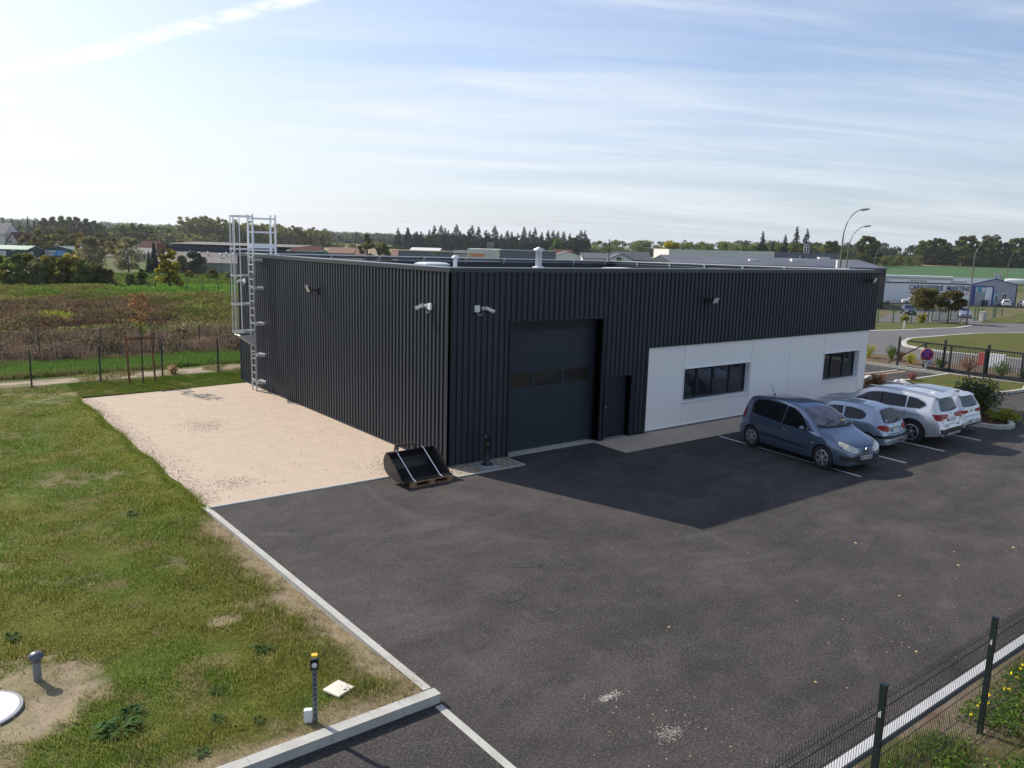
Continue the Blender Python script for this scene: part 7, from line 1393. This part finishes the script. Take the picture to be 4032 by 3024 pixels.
for x, y, lb in ((135, 132, 'thin pole rising among the dark roofs near the conifer row end'), (158, 150, 'thin pole above the slate-roofed house')): t = thing('utility_pole', (x, y, h(x, y)), lb, 'pole'); m = MB(); m.tube([(0, 0, -.2), (0, 0, 12.6)], [.14, .09], 6); m.build('pole', M_trunk, t); MB().bar((-.5, 0, 12.2), (.5, 0, 12.2), .08).build('crossarm', M_trunk, t)
t = thing('white_pole', (176, 49, h(176, 49)), 'thin pale pole right of the workshop near the right picture edge', 'pole'); MB().tube([(0, 0, -.2), (.6, -.4, 9.8)], [.12, .06], 8).build('pole', M_rendw, t)
# ---------------- street lamps
M_lpole = mat('weathered_lamp_steel', (.16, .155, .13), .6, .4)
def lamp(x, y, H, arm, label):
    z = h(x, y); t = thing('street_lamp', (x, y, z), label, 'street lamp', 'curved street lamps', R(-38)); zz = H*.74
    pts = [(0, 0, -.2), (0, 0, H*.3), (0, 0, zz)]+[(arm*.78*(1-math.cos(a)), 0, zz+(H-zz)*.97*math.sin(a)) for a in [R(k*9) for k in range(1, 10)]]
    m = MB(); n = len(pts); m.tube(pts, [.11, .09, .07]+[.055-.002*i for i in range(n-3)], 10); m.build('pole', M_lpole, t); e = pts[-1]
    m = MB(); m.tube([(e[0]-.05, 0, e[2]), (e[0]+.25, 0, e[2]+.03), (e[0]+.7, 0, e[2]+.10), (e[0]+.85, 0, e[2]+.13)], [.06, .12, .10, .03], 10); m.build('lamp_head', mat('lamp_head_grey', (.34, .35, .36), .5), t); MB().box(-.13, .13, -.13, .13, -.1, .25).build('base', M_lpole, t)
lamp(59.4, 23.8, 10.8, 2.1, 'nearest and tallest curved street lamp rising over the right end of the warehouse'); lamp(78.9, 34.4, 11.3, 2.4, 'second curved street lamp just right of the tallest one'); lamp(98.8, 28.5, 11.4, 3.1, 'curved street lamp standing in the verge before the workshop'); lamp(195.8, 61.5, 12.3, 2.2, 'small far curved street lamp behind the workshop gable'); lamp(168, 79, 12.6, 2.0, 'faint far street lamp left of the workshop roof light')
# ---------------- sliding gate and sign
g = thing('sliding_gate', (32.2, 2.5, .05), 'dark green barred sliding gate at the entrance behind the parked cars', 'gate'); m = MB(); E_ = -12.5
m.bar((0, .95, 1.42), (0, E_, 1.42), .07, .07); m.build('top_rail', M_anth, g); MB().bar((0, 0, .12), (0, E_, .12), .09, .12).build('bottom_rail', M_anth, g)
m = MB(); y = 0.0
while y > E_: m.bar((0, y, .15), (0, y, 1.40), .022); y -= .115
m.build('bars', M_anth, g)
for y in (0, -1.35, -3.05, -4.75, -6.5, -9): MB().bar((0, y, .12), (0, y, 1.42), .08).build('upright', M_anth, g)
MB().bar((0, .0, 1.36), (-.0, 1.95, .1), .06).build('brace', M_anth, g)
for i, (y, lb) in enumerate([(-.95, ''), (-3.1, ''), (-5.3, '')]): MB().bar((.16, y, -.05), (.16, y, 1.66), .10).build('guide_post', M_anth, g)
MB().bar((.25, 1.9, .02), (.25, -12, .02), .12, .03).build('track', M_galv, g)
t = thing('gate_post', (31.95, 3.8, 0), 'lone dark post left of the gate brace', 'post'); MB().bar((0, 0, 0), (0, 0, 1.68), .09).build('post', M_anth, t); MB().box(-.1, .1, -.1, .1, 0, .02).build('foot_plate', M_anth, t)
sg = thing('parking_sign', (31.85, 2.22, 0), 'round red and blue no-stopping sign with SAUF plate before the gate', 'sign', None, R(-52-0)); 
MB().box(-.03, .03, -.03, .03, 0, 1.15).build('pole', M_galv, sg)
def disc(n, r, y, z, m, sgn=1): o = MB().lathe([(0, y), (r, y), (r, y+.006)], (0, 0, z), 36, 'y').build(n, m, sg); return o
disc('sign_rim', .33, -.045, .90, M_rendw); disc('sign_red', .315, -.050, .90, mat('sign_red', (.50, .02, .025), .4)); disc('sign_blue', .235, -.055, .90, mat('sign_blue', (.02, .05, .42), .4))
for a in (45, -45): d = Vector((math.cos(R(a)), 0, math.sin(R(a))))*.25; MB().bar(Vector((0, -.0585, .90))-d, Vector((0, -.0585, .90))+d, .006, .062, up=(0, 0, 1)).build('sign_cross', mat('sign_red', (0, 0, 0)), sg)
MB().box(-.26, .26, -.05, -.035, .40, .57).build('text_plate', M_rendw, sg, bevel=.01); textmesh('plate_text', 'SAUF', .13, M_black, sg, Matrix.Translation((-.09, -.053, .485)) @ MO @ Matrix.Scale(.9, 4, (1, 0, 0)), .004)
MB().box(.11, .23, -.054, -.05, .425, .545).build('blue_symbol', mat('sign_blue', (0, 0, 0)), sg); m = MB(); m.bar((.16, -.056, .53), (.165, -.056, .48), .015); m.bar((.165, -.056, .48), (.20, -.056, .475), .012); m.lathe([(.022, -.002), (.032, -.002), (.032, .001)], (.165, -.056, .455), 12, 'y'); m.build('wheelchair_mark', M_plate, sg)
for i, (x, y) in enumerate([(26.6, 2.5), (26.6, 1.05), (26.8, .9), (27.0, 1.0)]): m = MB(); m.lathe([(0, .13), (.12, .11), (.2, .04), (.19, -.02)], (0, 0, 0), 8); o = m.build('white_stone', M_rendw); o.location = (x, y, .01); o.scale = (1.5, .8, 1); tag(o, ['white stone on the tarmac at the bush by the facade corner', 'left white stone of the row showing above the SUV roof', 'middle white stone of the row showing above the SUV roof', 'right white stone of the row showing above the SUV roof'][i], 'stone', 'white stones on the inner tarmac')
# red and white barrier seen through the gate
t = thing('traffic_barrier', (37.2, 1.2, h(37, 1)), 'red and white plastic barrier block on the street behind the gate bars', 'barrier', None, R(100)); MB().prism([(-.25, 0), (.25, 0), (.12, .75), (-.12, .75)], 0, .55, lambda u, v, w: (w, u, v)).build('red_block', mat('barrier_red', (.50, .10, .08), .5), t); MB().prism([(-.25, 0), (.25, 0), (.12, .75), (-.12, .75)], -.75, -.01, lambda u, v, w: (w, u, v)).build('white_block', M_plast, t)
# ---------------- street-side green fences
FG = 'green fences of the plot across the street'
plain_fence('green_fence', [(81, 31.0), (83.4, 30.4), (90, 31.4), (96.4, 32.3)], 1.75, 'green mesh fence with young plants across the street, left of the wire gate', M_grnf, group=FG, sp=.2, post=.05)
gt = thing('green_gate', (99.5, 33.3, h(99.5, 33.3)), 'green wire swing gate standing open below the rust-topped trees', 'gate', None, R(-10)); m = MB()
for a, b in (((0, 0, .1), (0, 0, 1.7)), ((5.6, 0, .1), (5.6, 0, 1.9)), ((0, 0, 1.65), (5.6, 0, 1.65)), ((0, 0, .15), (5.6, 0, .15)), ((1.6, 0, .1), (1.6, 0, 1.7)), ((4.0, 0, .1), (4.0, 0, 1.7))): m.bar(a, b, .10)
m.build('gate_frame', M_grnf, gt); m = MB()
for k in range(28): m.bar((.2*k, 0, .15), (.2*k, 0, 1.65), .02)
for k in range(8): m.bar((0, 0, .15+.2*k), (5.6, 0, .15+.2*k), .02)
m.build('gate_mesh', M_grnf, gt)
plain_fence('green_fence', [(107.8, 31.3), (110.5, 32), (115, 33.3), (124.5, 35.2), (136, 40), (150, 44)], 1.8, 'green fence posts running right from the stone pillar along the verge', M_grnf, group=FG, sp=.6, post=.055)
plain_fence('green_fence', [(76, 32), (80.5, 34.0), (82, 37.0)], 1.7, 'green mesh gate panel beside the right corner of the warehouse', M_grnf, group=FG, sp=.09, post=.06)
plain_fence('workshop_fence', [(140, 66), (146.3, 61.2), (160, 63), (170, 66), (176, 62.2), (181, 58.8), (186, 54)], 1.7, 'thin fence posts in the grass in front of the white workshop', M_anth, sp=1.5, post=.05)
p_ = thing('stone_pillar', (109.4, 30.9, h(109.4, 30.9)), 'pale stone gate pillar on the verge right of the lamp post', 'pillar'); MB().box(-.55, .55, -.3, .3, -.2, 1.25).build('shaft', M_conc, p_, bevel=.03); MB().box(-.6, .6, -.35, .35, 1.25, 1.33).build('cap', M_conc, p_, bevel=.02)
wp = thing('utility_marker', (60.5, 17.7, h(60.5, 17.7)), 'short pale wooden marker stake in the street verge', 'marker stake'); MB().box(-.08, .08, -.08, .08, -.1, .75).build('stake', M_rend, wp); MB().box(-.09, .09, -.09, .09, .75, .79).build('cap', M_rend, wp)
# ---------------- air
hz = MB().box(-2500, 3600, -700, 4200, -8.5, 56).build('haze', None); hz.data.materials.clear(); hz['kind'] = 'stuff'
hm_ = bpy.data.materials.new('haze_air'); hm_.use_nodes = True; t_ = hm_.node_tree; t_.nodes.clear(); pv = t_.nodes.new('ShaderNodeVolumePrincipled'); pv.inputs['Density'].default_value = .00010; pv.inputs['Color'].default_value = (.86, .92, 1, 1); pv.inputs['Anisotropy'].default_value = .35
oo = t_.nodes.new('ShaderNodeOutputMaterial'); t_.links.new(pv.outputs[0], oo.inputs['Volume']); hz.data.materials.append(hm_)
